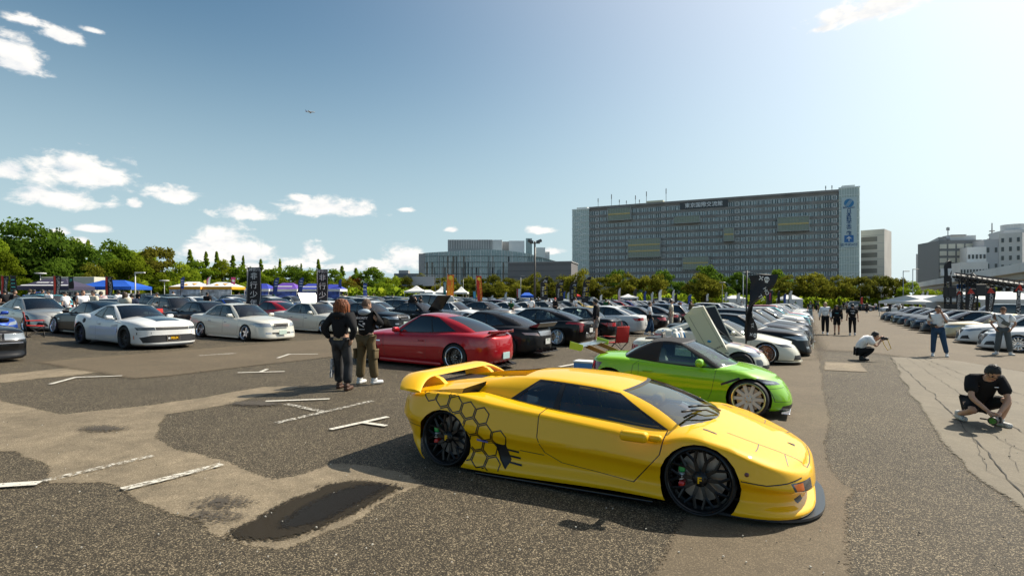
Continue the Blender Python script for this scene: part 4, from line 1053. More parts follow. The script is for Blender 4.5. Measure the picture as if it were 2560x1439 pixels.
def muscle(key, **o):
    P = dict(a=1.405, ra=.395, Rt=.355, w=.95, pm=paint('white', (.74, .74, .73), 0, .3),
        S=[(-2.35, .93), (-2.1, .985), (-1.4, .985), (-.7, .88), (.3, .84), (1.2, .88), (1.6, .87), (2.1, .81), (2.4, .745)], C=[(-2.35, .97), (-2.1, 1.03), (-1.4, 1.03), (0, .95), (.9, 1.0), (1.6, .95), (2.1, .88), (2.4, .775)],
        zb=[(-2.4, .2), (-1.9, .15), (1.8, .14), (2.4, .13)], plan=[(-2.4, .92), (-1.4, 1.0), (-.3, .95), (.4, .95), (1.4, 1.0), (2.4, .93)],
        xn=[2.38, 2.42, 2.40, 2.38, 2.37, 2.33, 2.27], xt=[-2.3, -2.38, -2.4, -2.42, -2.42, -2.4, -2.34], nexp=3.4, nd=.7,
        G=dict(xwb=.98, xwt=.16, xrt=-.78, xrb=-1.75, wbf=.76, wbr=.66, wtf=.58, wtr=.52, R=[(-.9, 1.25), (-.3, 1.32), (.25, 1.28)], crown=.045, win=[(.05, .50), (.53, .76)], cr=.2, crt=.12, cp=.86, t0=.14, t1=.84),
        wheel=dict(Rr=.275, w=.27, style='multi', n=15, dish=.05, rimm=BLK, lipm=BLK), camber=3, track=.83, glass=GLS,
        cuts=door_cuts(.80, -.46, 0, .86, two=False)[:1]+[
         ('headlight', 'yz', [(.50, .60), (.88, .60), (.90, .685), (.52, .70)], 'front', DARKLAMP, dict(both=True)), ('grille', 'yz', [(-.49, .60), (.49, .60), (.51, .70), (-.51, .70)], 'front', GRL),
         ('lower_grille', 'yz', [(-.80, .22), (.80, .22), (.86, .38), (.60, .45), (-.60, .45), (-.86, .38)], 'front', GRL), ('brow', 'yz', [(.62, .49), (.88, .47), (.88, .53), (.62, .545)], 'front', 'paint', dict(both=True, gap=.012)),
         ('tail_lamp', 'yz', [(.4, .72), (.86, .70), (.86, .82), (.4, .84)], 'rear', TAIL, dict(both=True))],
        extra=[muscle_extra, x_splitter(2.40, .11, .88, .08), x_bars(2.405, .25, .42, 0, 0)])
    P.update(o); return coupe(key, **P)
# square eighties saloon
def square_extra(add, P, zt):
    x_bars(2.235, .55, .70, .27, 22, CHR, True)(add, P, zt); x_bars(2.24, .55, .70, .27, 2, CHR)(add, P, zt)
    add('bumper_strip', MB().rbox((2.31, 0, .47), (.05, 1.35, .02), .008).mesh('bumper_strip', CHR)); 
    x_plate(2.335, .33, 1, '横 347', '-27')(add, P, zt)
def square(key, **o):
    P = dict(a=1.40, ra=.345, Rt=.305, w=.885,
        S=[(-2.25, .86), (-1.9, .89), (-.5, .865), (.8, .845), (1.5, .82), (2.05, .77), (2.3, .73)], C=[(-2.25, .89), (-1.9, .95), (0, .93), (.9, .93), (1.5, .895), (2.05, .83), (2.3, .76)],
        zb=[(-2.3, .18), (-1.8, .14), (1.8, .12), (2.3, .08)], plan=[(-2.3, .95), (0, 1), (1.5, .985), (2.3, .95)],
        xn=[2.36, 2.36, 2.30, 2.31, 2.23, 2.22, 2.17], xt=[-2.25, -2.3, -2.32, -2.30, -2.28, -2.27, -2.22], nexp=4.2, texp=4.2, nd=.55, td=.5, flare=.015,
        G=dict(xwb=.90, xwt=.28, xrt=-1.05, xrb=-1.6, wbf=.73, wbr=.72, wtf=.58, wtr=.58, R=[(-1.1, 1.30), (-.4, 1.35), (.3, 1.31)], crown=.04, win=[(.06, .46), (.50, .92)]),
        wheel=dict(Rr=.225, w=.22, style='five', dish=.07), camber=4, track=.79, glass=GLC,
        cuts=door_cuts(.80, .0, -.98, .84, hp=0)+[('headlight', 'yz', [(.34, .55), (.80, .55), (.84, .70), (.34, .70)], 'front', LAMP, dict(both=True)), ('grille', 'yz', [(-.29, .54), (.29, .54), (.29, .71), (-.29, .71)], 'front', GRL),
          ('tail_lamp', 'yz', [(.40, .58), (.84, .58), (.84, .74), (.40, .74)], 'rear', TAIL, dict(both=True))], extra=[square_extra])
    P.update(o); return exec_sedan(key, **P)
# far-off cars: one mesh each with its own paint
def flat_type(key):
    V = []; Fc = []; mi = []; mats = []
    slot = {}
    cache = []
    for (n, me, mtx, par, flag) in TYPES[key]:
        m = mtx if par is None else cache[par] @ mtx
        cache.append(m)
        if n in ('panel_gap', 'interior', 'seat', 'steering_wheel', 'handle', 'brake_disc', 'grille_bars', 'lettering', 'number_plate', 'side_skirt', 'brake_caliper', 'seam', 'splitter', 'fog_lamp', 'air_intake', 'underbody'): continue
        for i, mm in enumerate(me.materials):
            k = 'paint' if (flag == 'paint' and i == 0) else ('glass' if 'glass' in mm.name else mm.name)
            if k not in slot: slot[k] = len(mats); mats.append(GLF if k == 'glass' else mm)
        b = len(V); V += [m @ v.co for v in me.vertices]
        for p in me.polygons:
            Fc.append([b+i for i in p.vertices]); mm = me.materials[p.material_index]
            mi.append(slot['paint' if (flag == 'paint' and p.material_index == 0) else ('glass' if 'glass' in mm.name else mm.name)])
    me = new_mesh('far_'+key, V, Fc, mats, True, mi)
    return me, slot['paint']
GLF = mat('far_glass', (.015, .02, .022), .04, 0, .5)
# ---------------------------------------------------------------- the lot
def asphalt(name, lo, mid, hi, scale, contrast, tone, bump=.5, crack=0.):
    m = bpy.data.materials.new(name); m.use_nodes = True
    t = m.node_tree; b = t.nodes['Principled BSDF']; b.inputs['Roughness'].default_value = .8; b.inputs['Specular IOR Level'].default_value = .3
    tcn = t.nodes.new('ShaderNodeTexCoord'); L = t.links.new
    vo = t.nodes.new('ShaderNodeTexVoronoi'); vo.inputs['Scale'].default_value = scale; L(tcn.outputs['Object'], vo.inputs['Vector'])
    sp = t.nodes.new('ShaderNodeSeparateColor'); L(vo.outputs['Color'], sp.inputs[0])
    rp = t.nodes.new('ShaderNodeValToRGB'); e = rp.color_ramp.elements
    e[0].position = .0; e[0].color = (*lo, 1); e[1].position = 1.; e[1].color = (*hi, 1)
    k = e.new(.45); k.color = (*[l*.5+c*.5 for l, c in zip(lo, mid)], 1); k = e.new(.78); k.color = (*mid, 1)
    L(sp.outputs[0], rp.inputs[0])
    fl = t.nodes.new('ShaderNodeMix'); fl.data_type = 'RGBA'; fl.inputs['Factor'].default_value = contrast; fl.inputs['A'].default_value = (*mid, 1); L(rp.outputs[0], fl.inputs['B'])
    # broad wear and stains
    n1 = t.nodes.new('ShaderNodeTexNoise'); n1.inputs['Scale'].default_value = .55; n1.inputs['Detail'].default_value = 7; n1.inputs['Roughness'].default_value = .65; L(tcn.outputs['Object'], n1.inputs['Vector'])
    mr_ = t.nodes.new('ShaderNodeMapRange'); mr_.inputs['From Min'].default_value = .3; mr_.inputs['From Max'].default_value = .7; mr_.inputs['To Min'].default_value = 1-tone; mr_.inputs['To Max'].default_value = 1+tone; L(n1.outputs['Fac'], mr_.inputs['Value'])
    n2 = t.nodes.new('ShaderNodeTexNoise'); n2.inputs['Scale'].default_value = 6; n2.inputs['Detail'].default_value = 6; L(tcn.outputs['Object'], n2.inputs['Vector'])
    mr2 = t.nodes.new('ShaderNodeMapRange'); mr2.inputs['From Min'].default_value = .3; mr2.inputs['From Max'].default_value = .7; mr2.inputs['To Min'].default_value = 1-tone*.6; mr2.inputs['To Max'].default_value = 1+tone*.6; L(n2.outputs['Fac'], mr2.inputs['Value'])
    mu = t.nodes.new('ShaderNodeMath'); mu.operation = 'MULTIPLY'; L(mr_.outputs[0], mu.inputs[0]); L(mr2.outputs[0], mu.inputs[1])
    vm = t.nodes.new('ShaderNodeVectorMath'); vm.operation = 'SCALE'; L(fl.outputs['Result'], vm.inputs[0]); L(mu.outputs[0], vm.inputs['Scale'])
    L(vm.outputs[0], b.inputs['Base Color'])
    bp = t.nodes.new('ShaderNodeBump'); bp.inputs['Strength'].default_value = bump; bp.inputs['Distance'].default_value = .006; L(sp.outputs[1], bp.inputs['Height']); L(bp.outputs[0], b.inputs['Normal'])
    MATS[name] = m
    return m
COARSE = asphalt('coarse_asphalt', (.009, .0075, .005), (.078, .062, .039), (.40, .325, .21), 140, .95, .16, .7)
WORN = asphalt('worn_asphalt', (.05, .042, .03), (.215, .172, .112), (.42, .345, .24), 150, .55, .30, .25)
WORN2 = asphalt('drive_asphalt', (.030, .025, .018), (.128, .098, .060), (.28, .225, .15), 150, .5, .13, .25)
CONC = asphalt('old_concrete', (.07, .062, .045), (.160, .136, .096), (.26, .225, .165), 90, .25, .13, .15)
_lift = [0]
_rag = {}
def ragged(m):
    """copy of a ground material whose rim crumbles away (uses the sheet's edge attribute)"""
    if m.name in _rag: return _rag[m.name]
    k = m.copy(); k.name = m.name+'_ragged'; t = k.node_tree; L = t.links.new; bs = t.nodes['Principled BSDF']
    at_ = t.nodes.new('ShaderNodeAttribute'); at_.attribute_name = 'edge'; tcn = t.nodes.new('ShaderNodeTexCoord')
    n = t.nodes.new('ShaderNodeTexNoise'); n.inputs['Scale'].default_value = 26; n.inputs['Detail'].default_value = 7; n.inputs['Roughness'].default_value = .8; L(tcn.outputs['Object'], n.inputs['Vector'])
    mm = t.nodes.new('ShaderNodeMath'); mm.operation = 'MULTIPLY_ADD'; L(n.outputs['Fac'], mm.inputs[0]); mm.inputs[1].default_value = 2.6; mm.inputs[2].default_value = -1.3
    ad = t.nodes.new('ShaderNodeMath'); ad.operation = 'ADD'; L(at_.outputs['Fac'], ad.inputs[0]); L(mm.outputs[0], ad.inputs[1])
    mp = t.nodes.new('ShaderNodeMapRange'); mp.inputs['From Min'].default_value = -.1; mp.inputs['From Max'].default_value = .1; L(ad.outputs[0], mp.inputs['Value']); L(mp.outputs[0], bs.inputs['Alpha'])
    _rag[m.name] = k
    return k
def sheet(name, pts, m, lift, jag=.0, seed=1, parent=None, rim=.10):
    """flat layer on the lot, meshed as a grid that knows its distance to a ragged outline, so that its rim can crumble"""
    _lift[0] += 1; lift = .003+.0012*_lift[0]
    P_ = [Vector((p[0], p[1], 0)) for p in pts]; out = []
    for a, b in zip(P_, P_[1:]+P_[:1]):
        n = max(1, min(50, int((b-a).length/.12)))
        for k in range(n):
            p = a.lerp(b, k/n); q = mnoise.noise_vector(p*.9+Vector((seed, 0, 0)))*jag*2+mnoise.noise_vector(p*3+Vector((0, seed, 0)))*jag; out.append((p.x+q.x, p.y+q.y))
    Q = np.array(out); Q2 = np.roll(Q, -1, 0); area = abs(.5*np.sum(Q[:, 0]*Q2[:, 1]-Q2[:, 0]*Q[:, 1])); bb = np.prod(Q.max(0)-Q.min(0)); h = max(.09, math.sqrt(bb)/78); pad = max(h, rim*1.5)
    gx, gy = np.arange(Q[:, 0].min()-pad, Q[:, 0].max()+pad+h, h), np.arange(Q[:, 1].min()-pad, Q[:, 1].max()+pad+h, h)
    X, Y = np.meshgrid(gx, gy); p = np.stack([X.ravel(), Y.ravel()], 1); d2 = np.full(len(p), 1e9); ins = np.zeros(len(p), bool)
    for A, B in zip(Q, Q2):
        e = B-A; w = p-A; t_ = np.clip((w@e)/max(e@e, 1e-12), 0, 1); r_ = w-t_[:, None]*e; d2 = np.minimum(d2, (r_*r_).sum(1))
        c = (A[1] > p[:, 1]) != (B[1] > p[:, 1])
        if c.any(): xi = A[0]+(p[:, 1]-A[1])*(e[0]/(e[1] if abs(e[1]) > 1e-12 else 1e-12)); ins ^= c & (p[:, 0] < xi)
    sd = np.sqrt(d2)*np.where(ins, 1, -1); nx, ny = len(gx), len(gy); S_ = sd.reshape(ny, nx)
    keep = np.maximum(np.maximum(S_[:-1, :-1], S_[1:, :-1]), np.maximum(S_[:-1, 1:], S_[1:, 1:])) > -rim*1.3
    jj, ii = np.nonzero(keep); k0 = jj*nx+ii; F_ = np.stack([k0, k0+1, k0+1+nx, k0+nx], 1); us, inv = np.unique(F_, return_inverse=True)
    V = np.column_stack([p[us], -SLOPE*p[us, 0]+lift])
    me = new_mesh(name, V.tolist(), inv.reshape(-1, 4).tolist(), ragged(m), False); at_ = me.attributes.new('edge', 'FLOAT', 'POINT'); at_.data.foreach_set('value', (sd[us]/max(rim, h*.8)).astype(np.float32))
    return link(name, me, parent)
def G2(*pp): return [at(*p) for p in pp]
W_ = 4000
ground = structure(link('ground', new_mesh('ground', [(-W_, -60, gz(-W_)), (W_, -60, gz(W_)), (W_, 6000, gz(W_)), (-W_, 6000, gz(-W_))], [(0, 1, 2, 3)], COARSE, False)))
# worn, smooth patches
L0 = .004
structure(sheet('worn_patch', G2((-250, 990), (0, 998), (90, 1022), (155, 1036), (330, 1018), (560, 985), (650, 968), (760, 964), (700, 978), (560, 1012), (420, 1035), (385, 1095), (470, 1130), (560, 1152), (700, 1198), (760, 1190), (850, 1152), (1000, 1182), (1060, 1212), (930, 1272), (800, 1330), (690, 1372), (600, 1362), (520, 1335), (460, 1290), (330, 1235), (260, 1212), (105, 1214), (118, 1160), (40, 1128), (-250, 1120)), WORN, L0, .05, 3))
structure(sheet('worn_patch', G2((-200, 950), (0, 935), (200, 915), (480, 887), (600, 880), (800, 868), (800, 873), (640, 893), (420, 911), (200, 937), (0, 957), (-200, 975)), WORN, L0, .07, 5))
structure(sheet('worn_patch', G2((1610, 1470), (1670, 1345), (1740, 1260), (1800, 1120), (1880, 950), (1925, 895), (2049, 895), (2053, 930), (2058, 985), (2070, 1050), (2066, 1110), (2078, 1180), (2100, 1215), (2138, 1226), (2103, 1252), (2110, 1340), (2122, 1470)), WORN2, L0, .025, 7))
structure(sheet('worn_patch', G2((1915, 900), (1940, 870), (1985, 830), (2004, 800), (2012, 774), (2026, 774), (2032, 800), (2040, 850), (2049, 900)), WORN2, L0, .025, 8))
structure(sheet('drive', G2((2031, 796), (2040, 845), (2060, 880), (2130, 878), (2210, 885), (2260, 893), (2420, 908), (2640, 945), (3200, 900), (2900, 800), (2300, 772), (2026, 771)), WORN2, L0, .06, 9))
structure(sheet('aisle', [lot(r, c) for r, c in ((6, -17), (6, -12.2), (70, -12.2), (70, -17))], WORN2, L0, .05, 11))
conc = structure(sheet('concrete', G2((2228, 893), (2262, 960), (2330, 1055), (2420, 1175), (2520, 1245), (2640, 1340), (3300, 1340), (2800, 960), (2560, 930), (2400, 902), (2290, 893)), CONC, L0*2, .03, 13))
structure(sheet('worn_patch', G2((2060, 905), (2150, 908), (2170, 930), (2060, 925)), WORN, L0, .02, 15))
JOINT = mat('joint_dark', (.035, .032, .027), .9)
def strip(name, pts, wd, m, lift, jag=.02, seed=0, parent=None):
    q = dense([Vector((p.x, p.y, 0)) for p in pts], .15); V = []; Fc = []
    for i, p in enumerate(q):
        d = (q[min(i+1, len(q)-1)]-q[max(i-1, 0)]).normalized(); s = Vector((-d.y, d.x, 0)); j = mnoise.noise(p*1.7+Vector((seed*7, 0, 0)))*jag*2+mnoise.noise(p*6)*jag
        w = wd*.6*(.25+1.5*abs(mnoise.noise(p*3)))
        for e in (-1, 1): a = p+s*(j+e*w/2); V.append((a.x, a.y, gz(a.x)+lift))
    Fc = [(2*i, 2*i+1, 2*i+3, 2*i+2) for i in range(len(q)-1)]
    return link(name, new_mesh(name, V, Fc, m, False), parent)
for i, (ln, w) in enumerate(((((2225, 893), (2330, 985), (2420, 1080), (2560, 1245)), .035), (((2262, 893), (2440, 1010), (2600, 1110)), .02), (((2285, 893), (2450, 975), (2600, 1030)), .02), (((2300, 893), (2470, 962), (2600, 1002)), .03), (((2380, 1040), (2560, 1130)), .02), (((2440, 1100), (2470, 1180), (2560, 1220)), .015), (((2480, 1000), (2560, 1010)), .012), (((2350, 1010), (2500, 1035)), .012), (((2520, 1100), (2540, 1180)), .01))):
    strip('crack', G2(*ln), w, JOINT, .021, .03, i, conc)
# painted bay markings, worn
PAINTW = bpy.data.materials.new('road_paint'); PAINTW.use_nodes = True; t = PAINTW.node_tree; b = t.nodes['Principled BSDF']; b.inputs['Roughness'].default_value = .7; b.inputs['Base Color'].default_value = (.60, .57, .49, 1)
def worn_paint(name, thr):
    m = PAINTW.copy(); m.name = name; t = m.node_tree; b = t.nodes['Principled BSDF']
    n = t.nodes.new('ShaderNodeTexNoise'); n.inputs['Scale'].default_value = 22; n.inputs['Detail'].default_value = 8; n.inputs['Roughness'].default_value = .75; tcn = t.nodes.new('ShaderNodeTexCoord'); t.links.new(tcn.outputs['Object'], n.inputs['Vector'])
    r_ = t.nodes.new('ShaderNodeMapRange'); r_.inputs['From Min'].default_value = thr-.06; r_.inputs['From Max'].default_value = thr+.06; t.links.new(n.outputs['Fac'], r_.inputs['Value']); t.links.new(r_.outputs[0], b.inputs['Alpha'])
    return m
WP1, WP2 = worn_paint('road_paint_fresh', .40), worn_paint('road_paint_faded', .53)
def mark(segs, m, wd=.10, name='bay_marking'):
    V = []; Fc = []
    for a, b in segs:
        a, b = at(*a), at(*b); d = (b-a).normalized(); s = Vector((-d.y, d.x, 0))*wd/2; i = len(V); k = .022+.001*(i//4)
        for p in (a-s, a+s, b+s, b-s): V.append((p.x, p.y, gz(p.x)+k))
        Fc.append((i, i+1, i+2, i+3))
    return structure(link(name, new_mesh(name, V, Fc, m, False)))
for segs, m, w in (([((826, 1076), (970, 1044)), ((903, 1058), (966, 1067))], WP1, .09), ([((664, 1005), (824, 999))], WP1, .085), ([((690, 1060), (932, 1004)), ((715, 1012), (805, 1031))], WP2, .11),
    ([((594, 933), (712, 930)), ((652, 931), (668, 924))], WP1, .085), ([((694, 896), (724, 886)), ((722, 887), (795, 886))], WP1, .085), ([((126, 962), (192, 944)), ((188, 945), (305, 941))], WP1, .085),
    ([((-60, 1221), (100, 1211))], WP1, .12), ([((110, 1206), (382, 1142))], WP2, .10), ([((305, 1227), (440, 1194)), ((438, 1194), (555, 1164))], worn_paint('road_paint_half', .49), .11), 
    ([((1398, 918), (1450, 909))], WP1, .12), ([((498, 890), (590, 884))], WP2, .2)): mark(segs, m, w)
# puddle
WET = mat('wet_asphalt', (.032, .026, .018), .7, spec=.08, bump=(160, .6)); WATER = mat('puddle_water', (.014, .011, .008), .3, spec=.06, bump=(120, .4))
structure(sheet('puddle', G2((595, 1330), (600, 1346), (650, 1353), (730, 1344), (800, 1318), (860, 1290), (930, 1255), (1000, 1225), (1012, 1214), (960, 1204), (880, 1204), (806, 1214), (796, 1228), (700, 1265), (640, 1300)), WET, L0*2, .06, 17, rim=.2))
structure(sheet('puddle', G2((690, 1318), (720, 1330), (790, 1308), (860, 1275), (930, 1240), (970, 1218), (900, 1216), (840, 1228), (760, 1270)), WATER, L0*3, .06, 19, rim=.2))
STAIN = mat('oil_stain', (.06, .048, .034), .8)
for i, (x, y, w, h) in enumerate(((560, 1262, 60, 14), (540, 1290, 40, 10), (250, 1075, 50, 8), (640, 1010, 60, 6), (980, 900, 40, 4))):
    structure(sheet('oil_stain', G2(*[(x+w*math.cos(t), y+h*math.sin(t)) for t in np.linspace(0, 6.28, 14)[:-1]]), STAIN, 0, .05, 30+i, rim=.45))
# scattered grit
gr = MB(); rnd = random.Random(4)
for k in range(260):
    px, py = rnd.uniform(0, 2560), rnd.uniform(900, 1438); p = at(px, py); s = rnd.uniform(.003, .009)
    gr.box((p.x, p.y, p.z+s*.5+.014), (s*rnd.uniform(1, 2), s, s), rnd.choice((0, 0, 1)), rnd.uniform(0, 3))
structure(gr.build('gravel', [mat('grit_pale', (.5, .47, .4), .8), mat('grit_dark', (.03, .03, .028), .8)]), 'stuff')
# ---------------------------------------------------------------- far buildings
def fac(name, label, cat, pL, pR, z0, **k):
    """Empty whose local x runs along a facade from its left to its right end, y into the building, z up"""
    d = Vector((pR.x-pL.x, pR.y-pL.y, 0)); m = frame_mtx(Vector((pL.x, pL.y, z0)), d, Vector((-d.y, d.x, 0)))
    return empty(name, label, cat, mw=m), d.length
CONCB = mat('spandrel_concrete', (.25, .235, .22), .8, noise=(.2, .18)); GLB = mat('window_blue', (.06, .095, .105), .08, .0, .3); WHF = mat('frame_white', (.80, .82, .80), .5)
GLT = mat('curtain_glass', (.30, .40, .39), .08, .25, .5); YBAND = mat('band_yellow', (.62, .47, .19), .6); BEI = mat('beige_panel', (.62, .58, .52), .7, noise=(.1, .1)); GRY = mat('grey_panel', (.36, .36, .36), .7, noise=(.15, .15)); LGRY = mat('light_panel', (.72, .72, .70), .6, noise=(.1, .08))
DKW = mat('dark_window', (.03, .04, .045), .08, 0, .3); TEALG = mat('teal_glass', (.22, .30, .31), .08, .15, .4); WHT = mat('white_panel', (.85, .85, .83), .6)
pL, pR = atd(1430, 273), atd(2150, 221)
bd, BL = fac('dormitory_building', 'long thirteen-storey grey slab block with glass stair towers at both ends and rooftop masts', 'building', pL, pR, -4)
def bx(px):  # position along the facade of a photo column
    u = (px-1280)/FPX; d = Vector((pR.x-pL.x, pR.y-pL.y)); return (u*pL.y-pL.x)/(d.x-u*d.y)*BL
def bz(px, py): s = bx(px)/BL; Z = pL.y+(pR.y-pL.y)*s; return CAM_H-(py-HOR)/FPX*Z+4
X0, X1 = bx(1474), bx(2096); HT = 49.0; FH = 3.16; NF = 15
link('wall', MB().box(((X0+X1)/2, 8.3, HT/2), (X1-X0, 16, HT)).mesh('wall', CONCB), bd)
# window strips: one framed unit per bay
NB = 20; bw = (X1-X0)/NB
um = MB(); um.box((0, .10, 0), (bw-.02, .12, 1.95), 0)
rnd = random.Random(8)
for k in range(8):
    x = -bw/2+bw*(k+.5)/8+rnd.uniform(-.12, .12); um.box((x, .0, 0), (.13, .12, 1.9), 1)
    if k % 3 == 0: um.box((x+.33, .02, -.1), (.52, .08, 1.6), 2)
um.box((0, -.02, .93), (bw-.02, .10, .08), 1)
units = [um.mesh('window', [GLB, WHF, TEALG])]
um2 = MB(); um2.box((0, .10, 0), (bw-.02, .12, 1.95), 0)
for k in range(6): um2.box((-bw/2+bw*(k+.3)/6, .0, 0), (.14, .12, 1.9), 1)
for (c, s_) in (((1.2, -.03, .85), (1.3, .1, .14)), ((1.2, -.03, -.85), (1.3, .1, .14)), ((.6, -.03, 0), (.14, .1, 1.8)), ((1.8, -.03, 0), (.14, .1, 1.8))): um2.box(c, s_, 3)
units.append(um2.mesh('window', [GLB, WHF, TEALG, WHT]))
for f in range(NF):
    z = HT-1.55-.9-f*FH
    for b_ in range(NB): link('window', units[1 if b_ in (0, 6, 12, 19) else 0], bd, loc=(X0+bw*(b_+.5), .06, z))
    link('spandrel', MB().box(((X0+X1)/2, .10, z-1.55), (X1-X0+.3, .55, 1.15)).mesh('spandrel', CONCB), bd)
link('parapet', MB().box(((X0+X1)/2, 4, HT+.3), (X1-X0+.4, 8.6, 1.0)).mesh('parapet', CONCB), bd)
# projecting glazed lounges
for (x0, x1, y0, y1, nb) in ((1522, 1578, 521, 551, 1), (1686, 1750, 541, 558, 0), (1944, 2022, 543, 578, 1), (1810, 1835, 570, 603, 1), (1572, 1652, 597, 643, 2), (1708, 1772, 642, 673, 1)):
    a, b_ = bx(x0), bx(x1); xm = (x0+x1)/2; zt_, zb_ = bz(xm, y0), bz(xm, y1); h = zt_-zb_
    lb = link('glazed_lounge', MB().box(((a+b_)/2, -.9, (zt_+zb_)/2), (b_-a, 1.8, h)).mesh('glazed_lounge', mat('lounge_glass', (.20, .235, .17), .1, .0, .5)), bd)
    fr = MB(); n = max(3, int((b_-a)/1.1))
    for k in range(n+1): fr.box((a+(b_-a)*k/n, -1.85, (zt_+zb_)/2), (.08, .1, h))
    for z in (zt_, zb_): fr.box(((a+b_)/2, -1.0, z), (b_-a+.3, 2.1, .3))
    for x in (a, b_): fr.box((x, -1.0, (zt_+zb_)/2), (.3, 2.1, h))
    link('lounge_frame', fr.mesh('lounge_frame', mat('frame_grey', (.35, .36, .34), .5)), lb)
    for k in range(nb): link('yellow_band', MB().box(((a+b_)/2, -1.92, zb_+h*(k+1)/(nb+1)), (b_-a-.2, .1, .62)).mesh('yellow_band', YBAND), lb)
# sign
a, b_ = bx(1700), bx(1820); z = bz(1760, 512)
sg = link('sign_panel', MB().box(((a+b_)/2, -.32, z), (b_-a, .1, 3.0)).mesh('sign_panel', mat('sign_dark', (.045, .05, .055), .4)), bd)
link('sign_lettering', text_mesh('sign_lettering', '東京国際交流館', 2.35, mat('letter_white', (.85, .86, .86), .5), frame_mtx(Vector(((a+b_)/2, -.39, z)), (1, 0, 0), (0, 0, 1)), .02), sg)
# glass end towers with stairs
for (x0, x1, top, nm) in ((0, X0, HT+.2, 0), (X1, BL, HT+1.5, 1)):
    w = x1-x0
    tw = link('glass_tower', MB().box(((x0+x1)/2, 7, top/2), (w-.5, 14, top)).mesh('glass_tower', mat('tower_core', (.46, .54, .51), .25, 0, .5)), bd)
    fr = MB()
    for k in range(9): fr.box((x0+.2+(w-.4)*k/8, -.25, top/2), (.10, .12, top))
    for k in range(NF+2): fr.box(((x0+x1)/2, -.25, top-.2-k*FH), (w, .16, .16 if k else .5))
    link('tower_frame', fr.mesh('tower_frame', mat('tower_mullion', (.8, .85, .82), .4)), tw)
    st = MB()
    for k in range(NF-1 if nm == 0 else 5):
        z = top-3-k*FH; c = (x0+x1)/2
        for s in (1, -1): st.box((c, .02, z-(FH/4 if s < 0 else -FH/4)), (w*.62, .2, .22), 0, mtx=Matrix.Rotation(s*R(20), 3, 'Y'))
    if nm == 1: st = MB(); [st.box((BL-(BL-X1)*.5, .02, 14-k*FH), ((BL-X1)*.5, .2, .25), 0, mtx=Matrix.Rotation((1 if k % 2 else -1)*R(22), 3, 'Y')) for k in range(4)]
    link('stair', st.mesh('stair', WHT), tw)
    link('tower_roof', MB().box(((x0+x1)/2, 6, top+.5), (w*.6, 8, 1.2)).mesh('tower_roof', LGRY), tw)
# hanging advertisement on the right tower
xm = bx(2122); wv = bx(2142)-bx(2104)
bn = link('wall_banner', MB().box((xm, -.45, bz(2122, 556)), (wv, .06, bz(2122, 494)-bz(2122, 619))).mesh('wall_banner', mat('banner_pale', (.52, .62, .63), .5)), bd)
NAVY = mat('print_navy', (.02, .08, .2), .5)
glb = MB().lathe([(.1, 0), (1.75, 0)], 28, 'y', 0, (xm, -.50, bz(2122, 508)))
for k in (-1, 0, 1): glb.box((xm+k*.5, -.52, bz(2122, 508)), (.16, .03, 3.2), 1, mtx=Matrix.Rotation(R(35), 3, 'Y'))
link('emblem', glb.mesh('emblem', [mat('print_blue', (.03, .2, .42), .5), mat('banner_pale2', (.52, .62, .63), .5)]), bn)
link('lettering', text_mesh('lettering', 'Miraikan', 1.25, NAVY, frame_mtx(Vector((xm, -.5, bz(2122, 519))), (1, 0, 0), (0, 0, 1)), .02), bn)
for k, ch in enumerate('日本科学未来館'): link('lettering', text_mesh('lettering', ch, 1.95, NAVY, frame_mtx(Vector((xm, -.5, bz(2122, 528+k*9.4))), (1, 0, 0), (0, 0, 1)), .05), bn)
ar = link('arrow_sign', MB().box((xm, -.5, bz(2122, 597)), (3.3, .05, 2.9)).mesh('arrow_sign', mat('print_blue2', (.03, .16, .42), .5)), bn)
link('arrow', MB().prism([(-.15, -1), (.15, -1), (.15, .5), (.7, -.05), (.9, .15), (0, 1.05), (-.9, .15), (-.7, -.05), (-.15, .5)], -.03, .03).mesh('arrow', WHT), ar, loc=(xm, -.56, bz(2122, 597)))
link('lettering', text_mesh('lettering', '徒歩約4分', 1.35, NAVY, frame_mtx(Vector((xm, -.5, bz(2122, 612))), (1, 0, 0), (0, 0, 1)), .02), bn)
for (px, h) in ((1487, 8), (1521, 10), (1541, 6), (1559, 5), (1582, 8), (1592, 5), (1610, 10), (1660, 11), (2068, 5), (2084, 5)):
    x = bx(px); ms = MB().tube([(x, 6, HT), (x, 6, HT+h*.75)], .12, 6).box((x, 6, HT+h*.62), (.35, .3, h*.22))
    link('roof_mast', ms.mesh('roof_mast', mat('mast_grey', (.16, .17, .17), .5)), bd)
link('roof_plant', MB().box((bx(1632), 7, HT+1.4), (8, 5, 2.2)).mesh('roof_plant', mat('plant_cream', (.55, .55, .42), .7)), bd)
# beige office block behind it
pl, pr = atd(2152, 232), atd(2211, 226); ob, L_ = fac('office_block', 'beige six-storey office block just beside the right glass tower', 'building', pl, pr, -3)
hh = CAM_H-(574-HOR)/FPX*229+3
link('wall', MB().box((L_/2, 7, hh/2), (L_, 14, hh)).mesh('wall', BEI), ob)
for k in range(6):
    z = hh-4-k*3.35
    link('window_band', MB().box((L_*.36, -.03, z), (L_*.68, .2, 2.0)).mesh('window_band', mat('shade_brown', (.17, .155, .135), .3, 0, .4)), ob)
    link('floor_joint', MB().box((L_/2, -.02, z+1.55), (L_, .1, .12)).mesh('floor_joint', GRY), ob)
